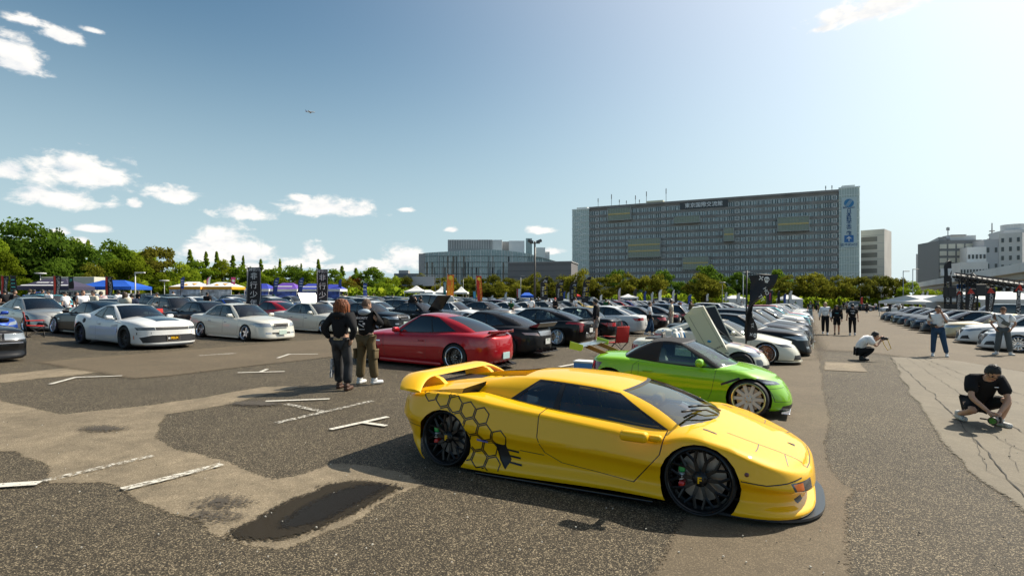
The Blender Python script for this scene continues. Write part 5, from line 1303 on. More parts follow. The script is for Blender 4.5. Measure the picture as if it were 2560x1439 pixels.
# low museum with a long curved glass wall
mz = 262
mu, _ = fac('museum_building', 'low museum with curved blue-green glass wall and grey metal boxes on its roof', 'building', atd(1044, mz), atd(1430, mz), -4)
def mx(px): return (px-1044)/FPX*mz
def mzz(py): return CAM_H-(py-HOR)/FPX*mz+4
cur = crv([(1044, 632), (1110, 629), (1230, 624), (1300, 629), (1380, 643), (1432, 652)]); dep = crv([(1044, 9), (1060, 2), (1120, 0), (1230, 0), (1300, 3), (1380, 16), (1432, 28)])
V = []; Fc = []; pxs = np.linspace(1044, 1432, 60)
for px in pxs: V += [(mx(px), float(dep(px)), 0), (mx(px), float(dep(px)), mzz(float(cur(px))))]
Fc = [(2*i, 2*i+2, 2*i+3, 2*i+1) for i in range(59)]
cw = link('curtain_wall', new_mesh('curtain_wall', V, Fc, mat('museum_glass', (.26, .345, .355), .07, .1, .5), False), mu)
for i, px in enumerate(pxs): link('mullion', MB().box((mx(px), float(dep(px))-.15, mzz(float(cur(px)))/2), (.13 if i % 4 else .4, .18, mzz(float(cur(px))))).mesh('mullion', mat('mullion_grey', (.55, .60, .60), .4)), cw)
for py in (640, 655, 668, 684):
    tr = MB().tube([(mx(px), float(dep(px))-.2, mzz(max(py, float(cur(px))+1))) for px in pxs], .16, 4); link('transom', tr.mesh('transom', mat('transom_dark', (.10, .12, .12), .5)), cw)
rnd = random.Random(12)
for k in range(46):   # columns, blinds and braces seen behind the glass
    px = rnd.uniform(1052, 1300); w = rnd.uniform(.25, 1.0); h = rnd.choice((mzz(655), mzz(668), mzz(640)))
    link('inner_column', MB().box((mx(px), float(dep(px))-.06, h/2), (w, .1, h)).mesh('inner_column', rnd.choice((mat('col_dark', (.05, .055, .06), .5), mat('col_pale', (.34, .36, .34), .5), mat('col_brown', (.17, .15, .12), .5)))), cw)
link('museum_roof', MB().box((mx(1150), 14, mzz(633)/2), (mx(1270)-mx(1060), 24, mzz(633))).mesh('museum_roof', GRY), mu)
for (x0, x1, y0, y1, d, dm, m_) in ((1117, 1230, 597, 632, 4, 16, GRY), (1230, 1255, 597, 632, 4.5, 15, LGRY), (1253, 1273, 599, 632, 9, 10, GRY), (1272, 1312, 598, 634, 7, 14, WHT), (1344, 1368, 611, 645, 16, 10, WHT), (1366, 1380, 622, 645, 17, 10, LGRY), (1316, 1332, 590, 640, 10, 6, TEALG)):
    link('roof_box', MB().box(((mx(x0)+mx(x1))/2, d+dm/2, (mzz(y0)+mzz(y1)-8)/2), (mx(x1)-mx(x0), dm, mzz(y0)-mzz(y1)+8)).mesh('roof_box', m_), mu)
for k in range(18): link('roof_louvre', MB().box((mx(1117)+(mx(1230)-mx(1117))*(k+.5)/18, 3.9, mzz(608)), (.22, .2, 4.6)).mesh('roof_louvre', LGRY), mu)
hall, L_ = fac('windowless_hall', 'low dark grey windowless hall in front of the glass museum', 'building', atd(1270, 225), atd(1428, 218), -4)
hz_ = CAM_H-(656-HOR)/FPX*222+4
link('wall', MB().box((L_/2, 9, hz_/2), (L_, 18, hz_)).mesh('wall', mat('hall_grey', (.20, .195, .20), .7)), hall)
for k in range(5): link('cladding_joint', MB().box((L_/2, -.02, hz_-1-k*2.4), (L_, .1, .09)).mesh('cladding_joint', mat('joint_grey', (.07, .07, .07), .7)), hall)
link('roof_edge', MB().box((L_/2, 9, hz_+.15), (L_+.6, 18.6, .4)).mesh('roof_edge', GRY), hall)
lw, L_ = fac('low_shed', 'low blue-grey flat-roofed shed left of the glass museum behind the trees', 'building', atd(985, 280), atd(1046, 280), -4)
link('wall', MB().box((L_/2, 6, 8.6), (L_, 12, 17.2)).mesh('wall', mat('shed_blue', (.15, .17, .19), .7)), lw)
link('roof_box', MB().box((L_*.35, 5, 18), (5, 5, 2)).mesh('roof_box', GRY), lw)
# blocks on the far right
def grid_block(name, label, p0, p1, Z0, Z1, ytop, rows, cols, wallm, winm, wf=.7, hf=.6, dpt=14, lw=None, extra=None):
    a, b_ = atd(p0, Z0), atd(p1, Z1); o, L_ = fac(name, label, 'building', a, b_, -6); h = CAM_H-(ytop-HOR)/FPX*(Z0+Z1)/2+6
    link('wall', MB().box((L_/2, dpt/2, h/2), (L_, dpt, h)).mesh('wall', wallm), o)
    bw_, rh = L_/cols, (h-4)/rows; wm = MB().box((0, 0, 0), (bw_*wf, .3, rh*hf)).mesh('window', winm)
    for r_ in range(rows):
        for c in range(cols): link('window', wm, o, loc=(bw_*(c+.5), -.05, h-1.2-rh*(r_+.5)))
    if extra: extra(o, L_, h)
    return o, L_, h
def roofstuff(o, L_, h):
    link('roof_deck', MB().box((L_*.62, 6, h+1.2), (L_*.6, 8, 2.4)).mesh('roof_deck', LGRY), o); link('roof_canopy', MB().box((L_*.5, 5, h+2.6), (L_*.35, 8, .4)).mesh('roof_canopy', GRY), o)
    link('roof_mast', MB().tube([(L_*.35, 5, h), (L_*.35, 5, h+7)], .2, 6).box((L_*.35, 5, h+6), (1.2, .6, 1.4)).mesh('roof_mast', GRY), o)
grid_block('grid_office', 'dark-framed office block with a pale window grid and roof canopy', 2347, 2455, 262, 258, 600, 9, 5, mat('frame_charcoal', (.20, .205, .205), .5), mat('win_pale', (.62, .60, .50), .3, 0, .4), .80, .66, 20, extra=roofstuff)
o, L_, h = grid_block('grid_office_wing', 'shaded side wing of the dark grid office with rows of narrow windows', 2311, 2346.5, 300, 263, 602, 9, 8, mat('frame_charcoal2', (.30, .31, .31), .5), mat('win_mid', (.36, .37, .37), .3), .8, .35, 3)
grid_block('slim_block', 'narrow pale grey block left of the dark grid office', 2290, 2318, 310, 306, 634, 7, 1, LGRY, WHT, .6, .75, 10)
grid_block('stepped_block', 'lower white terrace of the stepped building with small square windows', 2400, 2470, 240, 236, 655, 3, 9, LGRY, DKW, .5, .35, 14)
grid_block('stepped_middle', 'middle tier of the white stepped building with three rows of small windows', 2418, 2466, 250, 247, 617, 4, 5, WHT, DKW, .55, .3, 12)
grid_block('stepped_tower', 'tall pale grey part of the stepped building with a dark glass strip', 2497, 2556, 246, 240, 582, 8, 3, mat('tower_beige', (.62, .62, .60), .7), DKW, .35, .5, 16)
grid_block('stepped_upper', 'grey curved-roof tier rising behind the white stepped terrace', 2460, 2500, 248, 246, 598, 4, 2, mat('tier_grey', (.50, .51, .52), .6), DKW, .3, .3, 12)
grid_block('edge_tower', 'grey tower cut off by the right picture edge with drum on roof', 2510, 2620, 256, 250, 573, 9, 6, mat('edge_grey', (.55, .56, .56), .6), DKW, .5, .55, 16, extra=lambda o, L_, h: link('roof_drum', MB().lathe([(5, h), (5, h+3), (0, h+3)], 20, 'z', 0, (L_*.4, 7, 0)).mesh('roof_drum', LGRY), o))
mast = atd(2480, 270); link_m = MB().tube([(0, 0, 0), (0, 0, 42)], [.9, .25], 6)
for k, w in ((34, 2.6), (36, 2.2), (38, 1.6)): link_m.box((0, 0, k), (w, w, .5))
tag(link_m.build('radio_mast', GRY, loc=(mast.x, mast.y, -4)), 'thin radio mast with ring platforms above the stepped building', 'mast')
# elevated railway
va, vb = atd(2285, 230), atd(2640, 95)
dv = Vector((vb.x-va.x, vb.y-va.y, 0)); vd = empty('elevated_railway', 'white concrete elevated railway rising towards the right edge', 'viaduct', mw=frame_mtx(Vector((va.x, va.y, 0)), dv, Vector((-dv.y, dv.x, 0))))
L_ = dv.length; z0, z1 = CAM_H-(708-HOR)/FPX*230, CAM_H-(640-HOR)/FPX*95
VW = mat('viaduct_concrete', (.86, .86, .84), .7, noise=(.08, .1))
n = 16
for k in range(n):
    x0, x1 = L_*k/n, L_*(k+1)/n-.12; za, zc = z0+(z1-z0)*k/n, z0+(z1-z0)*(k+1)/n
    link('girder', MB().add([(x0, 0, za-1.9), (x1, 0, zc-1.9), (x1, 0, zc), (x0, 0, za), (x0, 6, za-1.9), (x1, 6, zc-1.9), (x1, 6, zc), (x0, 6, za)], [(0, 1, 2, 3), (7, 6, 5, 4), (3, 2, 6, 7), (0, 4, 5, 1), (0, 3, 7, 4), (1, 5, 6, 2)]).mesh('girder', VW), vd)
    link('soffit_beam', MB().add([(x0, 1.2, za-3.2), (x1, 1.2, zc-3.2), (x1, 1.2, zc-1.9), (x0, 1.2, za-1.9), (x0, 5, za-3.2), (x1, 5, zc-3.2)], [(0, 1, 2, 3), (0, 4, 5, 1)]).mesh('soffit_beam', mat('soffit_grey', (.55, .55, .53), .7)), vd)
for k in (2, 6, 10, 14): link('pier', MB().rbox((L_*k/n, 3, (z0+(z1-z0)*k/n-3)/2-2), (1.8, 2.6, z0+(z1-z0)*k/n-3+4), .3).mesh('pier', VW), vd)

# ---------------------------------------------------------------- trees
def leafmat(name, c0, c1, c2):
    m = bpy.data.materials.new(name); m.use_nodes = True; t = m.node_tree; t.nodes.clear(); L = t.links.new
    out = t.nodes.new('ShaderNodeOutputMaterial'); mx_ = t.nodes.new('ShaderNodeMixShader'); df = t.nodes.new('ShaderNodeBsdfDiffuse'); tl = t.nodes.new('ShaderNodeBsdfTranslucent')
    tcn = t.nodes.new('ShaderNodeTexCoord'); nz = t.nodes.new('ShaderNodeTexNoise'); nz.inputs['Scale'].default_value = .55; nz.inputs['Detail'].default_value = 6; L(tcn.outputs['Object'], nz.inputs['Vector'])
    oi = t.nodes.new('ShaderNodeObjectInfo'); rp = t.nodes.new('ShaderNodeValToRGB'); e = rp.color_ramp.elements; e[0].position = .32; e[0].color = (*c0, 1); e[1].position = .68; e[1].color = (*c2, 1); k = e.new(.5); k.color = (*c1, 1)
    ad = t.nodes.new('ShaderNodeMath'); ad.operation = 'MULTIPLY_ADD'; L(oi.outputs['Random'], ad.inputs[0]); ad.inputs[1].default_value = .16; L(nz.outputs['Fac'], ad.inputs[2]); sb = t.nodes.new('ShaderNodeMath'); sb.operation = 'SUBTRACT'; L(ad.outputs[0], sb.inputs[0]); sb.inputs[1].default_value = .08
    L(sb.outputs[0], rp.inputs[0]); L(rp.outputs[0], df.inputs[0]); L(rp.outputs[0], tl.inputs[0]); mx_.inputs[0].default_value = .58
    L(df.outputs[0], mx_.inputs[1]); L(tl.outputs[0], mx_.inputs[2]); L(mx_.outputs[0], out.inputs[0]); MATS[name] = m
    return m
BARK = mat('bark', (.07, .055, .04), .9, noise=(3, .4))
def crown(name, m, seed, n=5200, shape='round', leaf=.05):
    """leaf faces clustered on branch-end clumps inside a unit crown (height 1, base at 0)"""
    rg = np.random.default_rng(seed); cl = []
    if shape == 'cone':
        for k in range(70):
            z = rg.uniform(.05, 1.)**.8; rr = .25*(1-z)*(1.1-.25*rg.random()); a = rg.uniform(0, 6.28); q = rr*rg.uniform(.5, 1); cl.append((q*math.cos(a), q*math.sin(a), min(z, .99), .022+.065*(1-z)))
    else:
        k = 0
        while len(cl) < 44:
            p = rg.normal(size=3); p /= np.linalg.norm(p); r_ = rg.uniform(.55, 1.)
            wid = {'round': .44, 'flat': .62, 'tall': .34}[shape]; zc, zh = {'round': (.56, .42), 'flat': (.62, .36), 'tall': (.54, .45)}[shape]
            cl.append((p[0]*r_*wid*(.85+.3*rg.random()), p[1]*r_*wid*(.85+.3*rg.random()), zc+p[2]*r_*zh*(.8+.3*rg.random()), rg.uniform(.09, .19)))
    cl = np.array(cl); w = cl[:, 3]**2; idx = rg.choice(len(cl), n, p=w/w.sum())
    d = rg.normal(size=(n, 3)); d /= np.linalg.norm(d, axis=1)[:, None]; d[:, 2] = np.abs(d[:, 2])*.8+d[:, 2]*.2
    rad = cl[idx, 3]*(.55+.5*rg.random(n)**.5); c = cl[idx, :3]+d*rad[:, None]; c[:, 2] = np.maximum(c[:, 2], .06)
    nn = d+rg.normal(size=(n, 3))*.55; nn /= np.linalg.norm(nn, axis=1)[:, None]
    u = np.cross(nn, rg.normal(size=(n, 3))); u /= np.linalg.norm(u, axis=1)[:, None]; v = np.cross(nn, u)
    s = (leaf*(.6+.8*rg.random(n)))[:, None]*.5
    V = np.stack([c-u*s, c-v*s*.6, c+u*s, c+v*s*.6], 1).reshape(-1, 3)
    return new_mesh(name, V.tolist(), np.arange(4*n).reshape(-1, 4).tolist(), m, False)
def trunk_mesh(seed, shape):
    rg = random.Random(seed); t = MB(); top = .9 if shape == 'cone' else .62
    t.tube([(0, 0, -.06), (rg.uniform(-.01, .01), 0, .2), (rg.uniform(-.02, .02), rg.uniform(-.02, .02), top)], [.026, .018, .006], 6)
    if shape != 'cone':
        for k in range(6):
            a = k*1.05+rg.random(); z = .16+.06*k; t.tube([(0, 0, z), (.14*math.cos(a), .14*math.sin(a), z+.14), (.28*math.cos(a), .28*math.sin(a), z+.22)], [.012, .008, .003], 5)
    return t.mesh('trunk', BARK, True)
LEAF = dict(dark=leafmat('leaf_dark', (.045, .085, .013), (.11, .185, .022), (.25, .34, .032)), mid=leafmat('leaf_mid', (.075, .135, .013), (.20, .29, .022), (.40, .46, .032)), lime=leafmat('leaf_lime', (.09, .13, .010), (.20, .25, .016), (.36, .38, .025)),
    olive=leafmat('leaf_olive', (.06, .075, .014), (.13, .135, .02), (.24, .215, .028)), gold=leafmat('leaf_gold', (.08, .092, .014), (.20, .20, .024), (.34, .315, .035)), rust=leafmat('leaf_rust', (0.243, 0.109, 0.023), (0.462, 0.192, 0.037), (0.597, 0.265, 0.055)))
CR = {}
def tree(px, ytop, hw, Z, kind, shape, label, ybase=None, name=None):
    key = (kind, shape, (len(CR)+int(px)) % 2)
    if key not in CR: CR[key] = (crown('crown', LEAF[kind], len(CR)*7+3, 6000 if shape != 'cone' else 3200, shape, .052), trunk_mesh(len(CR), shape))
    p = atd(px, Z); p.z -= .3; h = CAM_H-(ytop-HOR)/FPX*Z-p.z; w = hw/FPX*Z
    o = empty(name or {'cone': 'conifer_tree', 'flat': 'spreading_tree'}.get(shape, 'broadleaf_tree'), label, 'tree', 'trees round the car park', loc=p, rz=(px*.37) % 6.28)
    sx_ = w/{'round': .50, 'flat': .68, 'tall': .40, 'cone': .26}[shape]
    link('crown', CR[key][0], o, scale=(sx_, sx_, h)); link('trunk', CR[key][1], o, scale=(sx_ if sx_ > h*.6 else h*.8, sx_ if sx_ > h*.6 else h*.8, h))
    return o
KN = dict(dark='dark green', mid='mid green', lime='bright lime green', olive='olive green', gold='yellowing olive', rust='rust-brown')
def ordn(n): return '%d%s' % (n, 'th' if n % 100 in (11, 12, 13) else {1: 'st', 2: 'nd', 3: 'rd'}.get(n % 10, 'th'))
TREES = []
for spec in [  # left wood
 (-30, 600, 60, 62, 'mid', 'round'), (60, 546, 78, 72, 'dark', 'tall'), (130, 575, 50, 74, 'dark', 'round'), (10, 640, 45, 58, 'lime', 'round'), (175, 600, 50, 80, 'mid', 'round'), (222, 616, 62, 74, 'dark', 'round'), (290, 608, 50, 82, 'mid', 'tall'), (322, 645, 52, 70, 'lime', 'round'), (345, 618, 48, 84, 'mid', 'tall'), (400, 615, 62, 80, 'olive', 'round'), (240, 668, 40, 66, 'gold', 'round'), (150, 650, 55, 66, 'dark', 'round'), (455, 660, 40, 78, 'mid', 'round'), (400, 690, 34, 68, 'lime', 'round'), (340, 700, 26, 66, 'lime', 'round'),
 (475, 625, 27, 100, 'mid', 'cone'), (515, 631, 27, 100, 'mid', 'cone'), (542, 630, 23, 102, 'mid', 'cone'), (582, 639, 27, 102, 'mid', 'cone'), (608, 641, 19, 104, 'mid', 'cone'), (652, 649, 23, 106, 'mid', 'cone'), (700, 652, 16, 110, 'mid', 'cone'), (753, 660, 16, 112, 'mid', 'cone'), (796, 649, 21, 112, 'mid', 'cone'), (855, 666, 28, 112, 'mid', 'cone'), (890, 671, 28, 112, 'mid', 'cone'), (220, 602, 28, 96, 'mid', 'cone'), (700, 649, 18, 118, 'mid', 'cone'),
 (500, 655, 48, 90, 'mid', 'round'), (555, 660, 40, 92, 'lime', 'round'), (605, 664, 44, 94, 'mid', 'round'), (650, 672, 40, 96, 'mid', 'round'), (690, 668, 44, 98, 'mid', 'round'), (735, 668, 36, 100, 'dark', 'round'), (775, 672, 34, 100, 'mid', 'round'), (830, 676, 38, 102, 'mid', 'round'), (880, 690, 30, 104, 'rust', 'flat'), (870, 702, 40, 100, 'gold', 'round'), (925, 672, 46, 104, 'dark', 'round'), (980, 690, 38, 106, 'mid', 'round'), (1020, 694, 34, 108, 'olive', 'round'), (560, 700, 34, 88, 'lime', 'round'), (700, 700, 40, 96, 'lime', 'round'), (960, 705, 36, 100, 'mid', 'round'), (800, 700, 40, 98, 'lime', 'round'), (480, 694, 30, 84, 'mid', 'round'), (630, 702, 34, 92, 'mid', 'round'), (750, 704, 34, 96, 'olive', 'round'),
 # belt before the museum
 (1052, 688, 22, 130, 'gold', 'tall'), (1090, 694, 34, 130, 'olive', 'round'), (1130, 692, 34, 132, 'olive', 'round'), (1172, 686, 22, 136, 'gold', 'tall'), (1195, 694, 34, 132, 'olive', 'round'), (1240, 690, 36, 132, 'olive', 'round'), (1285, 694, 36, 130, 'olive', 'round'), (1330, 688, 34, 132, 'gold', 'round'), (1375, 694, 34, 130, 'olive', 'round'), (1410, 694, 30, 132, 'gold', 'round'), (1110, 704, 30, 120, 'gold', 'round'), (1215, 706, 34, 122, 'olive', 'round'), (1300, 706, 34, 122, 'gold', 'round'), (1390, 706, 34, 122, 'olive', 'round'), (1160, 708, 28, 120, 'olive', 'round'), (1255, 708, 30, 120, 'gold', 'round'), (1350, 708, 30, 120, 'olive', 'round'),
 # belt before the slab block
 (1448, 680, 40, 118, 'gold', 'round'), (1500, 692, 42, 122, 'olive', 'round'), (1562, 686, 46, 116, 'gold', 'flat'), (1630, 684, 48, 116, 'gold', 'flat'), (1545, 676, 34, 160, 'dark', 'round'), (1655, 676, 34, 160, 'dark', 'round'), (1768, 668, 44, 165, 'dark', 'round'), (1762, 690, 46, 112, 'gold', 'round'), (1840, 684, 36, 150, 'dark', 'round'), (1700, 706, 36, 150, 'dark', 'round'), (1880, 700, 36, 150, 'dark', 'round'), (1978, 690, 46, 120, 'gold', 'flat'), (2040, 686, 50, 118, 'gold', 'flat'), (2098, 692, 44, 120, 'gold', 'flat'), (2150, 690, 44, 122, 'olive', 'flat'), (2205, 688, 40, 124, 'olive', 'flat'), (2245, 694, 34, 126, 'olive', 'flat'), (1940, 678, 36, 160, 'dark', 'round'), (2275, 706, 30, 118, 'mid', 'round'), (1800, 712, 36, 140, 'dark', 'round'), (1600, 712, 36, 140, 'dark', 'round'), (1480, 712, 30, 130, 'olive', 'round'), (2120, 712, 40, 130, 'dark', 'round'), (2010, 712, 40, 130, 'dark', 'round'), (1925, 716, 36, 130, 'dark', 'round'),
 (2330, 722, 26, 120, 'mid', 'round'), (2372, 724, 24, 100, 'lime', 'round'), (2440, 724, 24, 100, 'lime', 'round'), (2490, 724, 24, 96, 'lime', 'round')]: TREES.append(spec)
TREES.sort()
for i, (px, yt, hw, Z, kd, sh) in enumerate(TREES):
    lab = '%s %s tree, %s from the left of all trees' % (KN[kd], {'cone': 'pointed conifer', 'flat': 'spreading', 'tall': 'tall', 'round': 'round-crowned'}[sh], ordn(i+1))
    tree(px, yt, hw, Z, kd, sh, lab)
# low hedge mass under the trees
hv = []; rg = np.random.default_rng(5); n = 16000
pxx = rg.uniform(-60, 2300, n); Zs = np.where(pxx < 460, 70, np.where(pxx < 1040, 98, 126))+rg.uniform(-3, 3, n); xx = (pxx-1280)/FPX*Zs; zz = -SLOPE*xx-.3+rg.random(n)**1.3*3.0
d = rg.normal(size=(n, 3)); d /= np.linalg.norm(d, axis=1)[:, None]; u = np.cross(d, rg.normal(size=(n, 3))); u /= np.linalg.norm(u, axis=1)[:, None]; v = np.cross(d, u); s = (.3+.3*rg.random(n))[:, None]; c = np.stack([xx, Zs, zz], 1)
structure(link('undergrowth', new_mesh('undergrowth', np.stack([c-u*s, c-v*s, c+u*s, c+v*s], 1).reshape(-1, 3).tolist(), np.arange(4*n).reshape(-1, 4).tolist(), LEAF['mid'], False)), 'stuff')
# ---------------------------------------------------------------- people
SKIN = mat('skin', (.52, .30, .20), .55); SKIN2 = mat('skin_tan', (.40, .21, .13), .55); EYE = mat('eye_dark', (.02, .015, .012), .3); LIP = mat('lip', (.36, .13, .11), .5)
def cloth(n, c): return mat('cloth_'+n, c, .85, spec=.2, noise=(9, .10), bump=(55, .25))
CW, CB, CK = cloth('white', (.84, .84, .84)), cloth('black', (.013, .013, .015)), cloth('khaki', (.14, .105, .055))
CJ, CG, CC = cloth('jeans', (.035, .075, .14)), cloth('grey_denim', (.10, .115, .12)), cloth('cream', (.58, .54, .44))
CGR, CPK, CGY, CND, COR = cloth('green', (.02, .10, .035)), cloth('pink', (.55, .38, .38)), cloth('grey', (.28, .28, .28)), cloth('navy', (.02, .03, .06)), cloth('orange', (.6, .15, .02))
CBJ = mat('cloth_washed_black', (.03, .03, .032), .9, noise=(5, .8)); SHW, SHB, SHBR = mat('shoe_white', (.7, .7, .68), .6), mat('shoe_black', (.015, .015, .015), .5), mat('shoe_brown', (.07, .03, .015), .6)
HB, HO, HBL, HBR = [mat('hair_'+n, c, .55, noise=(40, .5), bump=(60, .5)) for n, c in (('black', (.010, .009, .008)), ('orange', (.20, .055, .012)), ('blond', (.5, .38, .16)), ('brown', (.05, .028, .015)))]
HBZ = mat('hair_buzz', (.10, .06, .04), .8)
def skinned(name, J, edges, m, sub=1):
    """one continuous tapered surface grown round a stick figure; J: name -> (pos, radius)"""
    ks = list(J); me = bpy.data.meshes.new(name); me.from_pydata([tuple(J[k][0]) for k in ks], [(ks.index(a), ks.index(b)) for a, b in edges], [])
    o = bpy.data.objects.new(name, me); o.modifiers.new('s', 'SKIN')
    for i, k in enumerate(ks):
        sv = me.skin_vertices[0].data[i]; r = J[k][1]; sv.radius = (r, r) if isinstance(r, float) else r; sv.use_root = i == 0
    sb = o.modifiers.new('u', 'SUBSURF'); sb.levels = sub; sb.render_levels = sub
    out = evaluated(o); bpy.data.objects.remove(o); bpy.data.meshes.remove(me)
    v = [p.co.copy() for p in out.vertices]; f = [tuple(p.vertices) for p in out.polygons]; bpy.data.meshes.remove(out)
    return v, f
STAND = dict(pelvis=(0, 0, .95), spine=(0, 0, 1.13), chest=(0, 0, 1.31), neck=(0, 0, 1.46), head=(.02, 0, 1.60),
    shL=(0, .17, 1.40), elL=(-.03, .23, 1.13), wrL=(.02, .25, .88), shR=(0, -.17, 1.40), elR=(-.03, -.23, 1.13), wrR=(.02, -.25, .88),
    hipL=(0, .09, .91), knL=(.02, .10, .50), anL=(0, .11, .085), hipR=(0, -.09, .91), knR=(.02, -.10, .50), anR=(0, -.11, .085), yaw=0, pitch=0, toeL=0, toeR=0)
POSES = {'stand': {}}
def head_geo(mb, c, yaw, pitch, skin_slot=0):
    q = Matrix.Translation(c) @ Matrix.Rotation(yaw, 4, 'Z') @ Matrix.Rotation(pitch, 4, 'Y')
    t = MB(); t.sphere((0, 0, 0), 1, 20, 14)
    V = []
    for (x, y, z) in t.v:
        lo = max(0, -z); X, Y, Z = x*.098*(1-.10*lo), y*.077*(1-.38*lo**1.6), z*.118
        if x > .3: X += .006*math.exp(-((z+.75)/.2)**2)-.008*math.exp(-((z-.12)/.14)**2)*math.exp(-((abs(y)-.42)/.25)**2)
        if x < -.2 and z < -.35: X *= .75
        V.append(q @ Vector((X, Y, Z)))
    mb.add(V, t.f, skin_slot)
    n = [q @ Vector(p) for p in ((.094, 0, .022), (.122, 0, -.026), (.094, .017, -.034), (.094, -.017, -.034), (.098, 0, -.04))]
    mb.add(n, [(0, 2, 1), (0, 1, 3), (1, 2, 4), (1, 4, 3)], skin_slot)
    for s in (1, -1):
        e = MB(); e.sphere((0, 0, 0), (.018, .008, .03), 8, 6); mb.add([q @ (Vector(p)+Vector((-.005, s*.079, -.005))) for p in e.v], e.f, skin_slot)
        e = MB(); e.sphere((0, 0, 0), (.008, .014, .008), 8, 5); mb.add([q @ (Vector(p)+Vector((.084, s*.031, .008))) for p in e.v], e.f, 1)
        e = MB(); e.box((0, 0, 0), (.008, .034, .006)); mb.add([q @ (Vector(p)+Vector((.088, s*.031, .030))) for p in e.v], e.f, 1)
    e = MB(); e.box((0, 0, 0), (.010, .042, .007)); mb.add([q @ (Vector(p)+Vector((.084, 0, -.062))) for p in e.v], e.f, 2)
    return q
def hand_geo(mb, w, d, pn, side, curl=.6, s=1.):
    """palm and five fingers from wrist w along d; pn = palm normal; side = +1 left hand"""
    d = Vector(d).normalized(); pn = Vector(pn); pn = (pn-d*pn.dot(d)).normalized(); a = d.cross(pn)*side
    w = Vector(w)
    mb.tube([w-d*.02*s, w+d*.03*s, w+d*.085*s], [.028*s, .036*s, .034*s], 8)
    for k, (o, l) in enumerate(((-.028, .068), (-.009, .078), (.010, .072), (.028, .056))):
        b = w+d*.08*s+a*o*s; p1 = b+(d*math.cos(curl*.5)+pn*math.sin(curl*.5))*l*.5*s; p2 = p1+(d*math.cos(curl*1.4)+pn*math.sin(curl*1.4))*l*.5*s
        mb.tube([b, p1, p2], [.0095*s, .009*s, .007*s], 6)
    b = w+d*.03*s-a*.030*s; p1 = b+(d*.75-a*.55+pn*.3).normalized()*.035*s; mb.tube([b, p1, p1+(d*.8-a*.1+pn*.5).normalized()*.032*s], [.012*s, .0105*s, .008*s], 6)
def hair_geo(style):
    h = MB(); h.sphere((0, 0, 0), 1, 26, 18); V = []
    rx, ry, rz = {'short': (.110, .092, .130), 'buzz': (.102, .081, .122), 'long': (.118, .102, .134), 'bob': (.130, .122, .142), 'cap': (.112, .094, .128)}[style]
    rr = random.Random(3)
    keep = []
    for (x, y, z) in h.v:
        k = 1+.05*math.sin(x*17+y*11)*math.cos(z*13+y*7)+.03*math.sin(math.atan2(y, x)*19); X, Y, Z = x*rx*k-.006, y*ry*k, z*rz*k+.008
        if style in ('long', 'bob') and z < -.1: drop = {'long': .22, 'bob': .15}[style]; Z -= drop*(min(1, -z*1.3)); X -= .02*(-z); Y *= (1-.18*(-z))
        V.append((X, Y, Z))
    for f in h.f:
        cx = sum(h.v[i][0] for i in f)/len(f); cz = sum(h.v[i][2] for i in f)/len(f)
        lim = {'short': -.35+.95*max(0, cx+.05), 'buzz': -.35+1.0*max(0, cx+.1), 'long': -1.2+1.75*max(0, cx-.0), 'bob': -1.2+1.75*max(0, cx), 'cap': .05+.25*max(0, cx)}[style]
        if cz > lim: keep.append(f)
    m = MB(); m.add(V, keep)
    if style == 'bob':      # loose strands hanging round the head
        for k in range(110):
            a = rr.uniform(.75, 5.53); e = rr.uniform(.1, .9); r0 = .11*math.sin(e*1.5)+.03; l = rr.uniform(.16, .27)
            x0, y0, z0 = r0*math.cos(a), r0*math.sin(a)*.92, .125*math.cos(e*1.4)+.02; f_ = rr.uniform(1.0, 1.22); x1, y1 = .125*f_*math.cos(a+.1), .118*f_*math.sin(a+.1)
            m.tube([(x0, y0, z0), (x1, y1, z0-.09), (x1*1.03, y1*1.03, z0-.07-l*.6), (x1*rr.uniform(.8, 1.1), y1*rr.uniform(.8, 1.1), z0-.07-l)], [.012, .014, .011, .003], 4, cap=False)
    if style == 'cap': m.add([(.07, -.07, .055), (.07, .07, .055), (.17, .055, .04), (.185, 0, .043), (.17, -.055, .04), (.07, -.07, .045), (.07, .07, .045), (.17, .055, .032), (.185, 0, .035), (.17, -.055, .032)], [(0, 1, 2, 3, 4), (9, 8, 7, 6, 5), (0, 4, 9, 5), (4, 3, 8, 9), (3, 2, 7, 8), (2, 1, 6, 7)])
    return m
_pg = {}
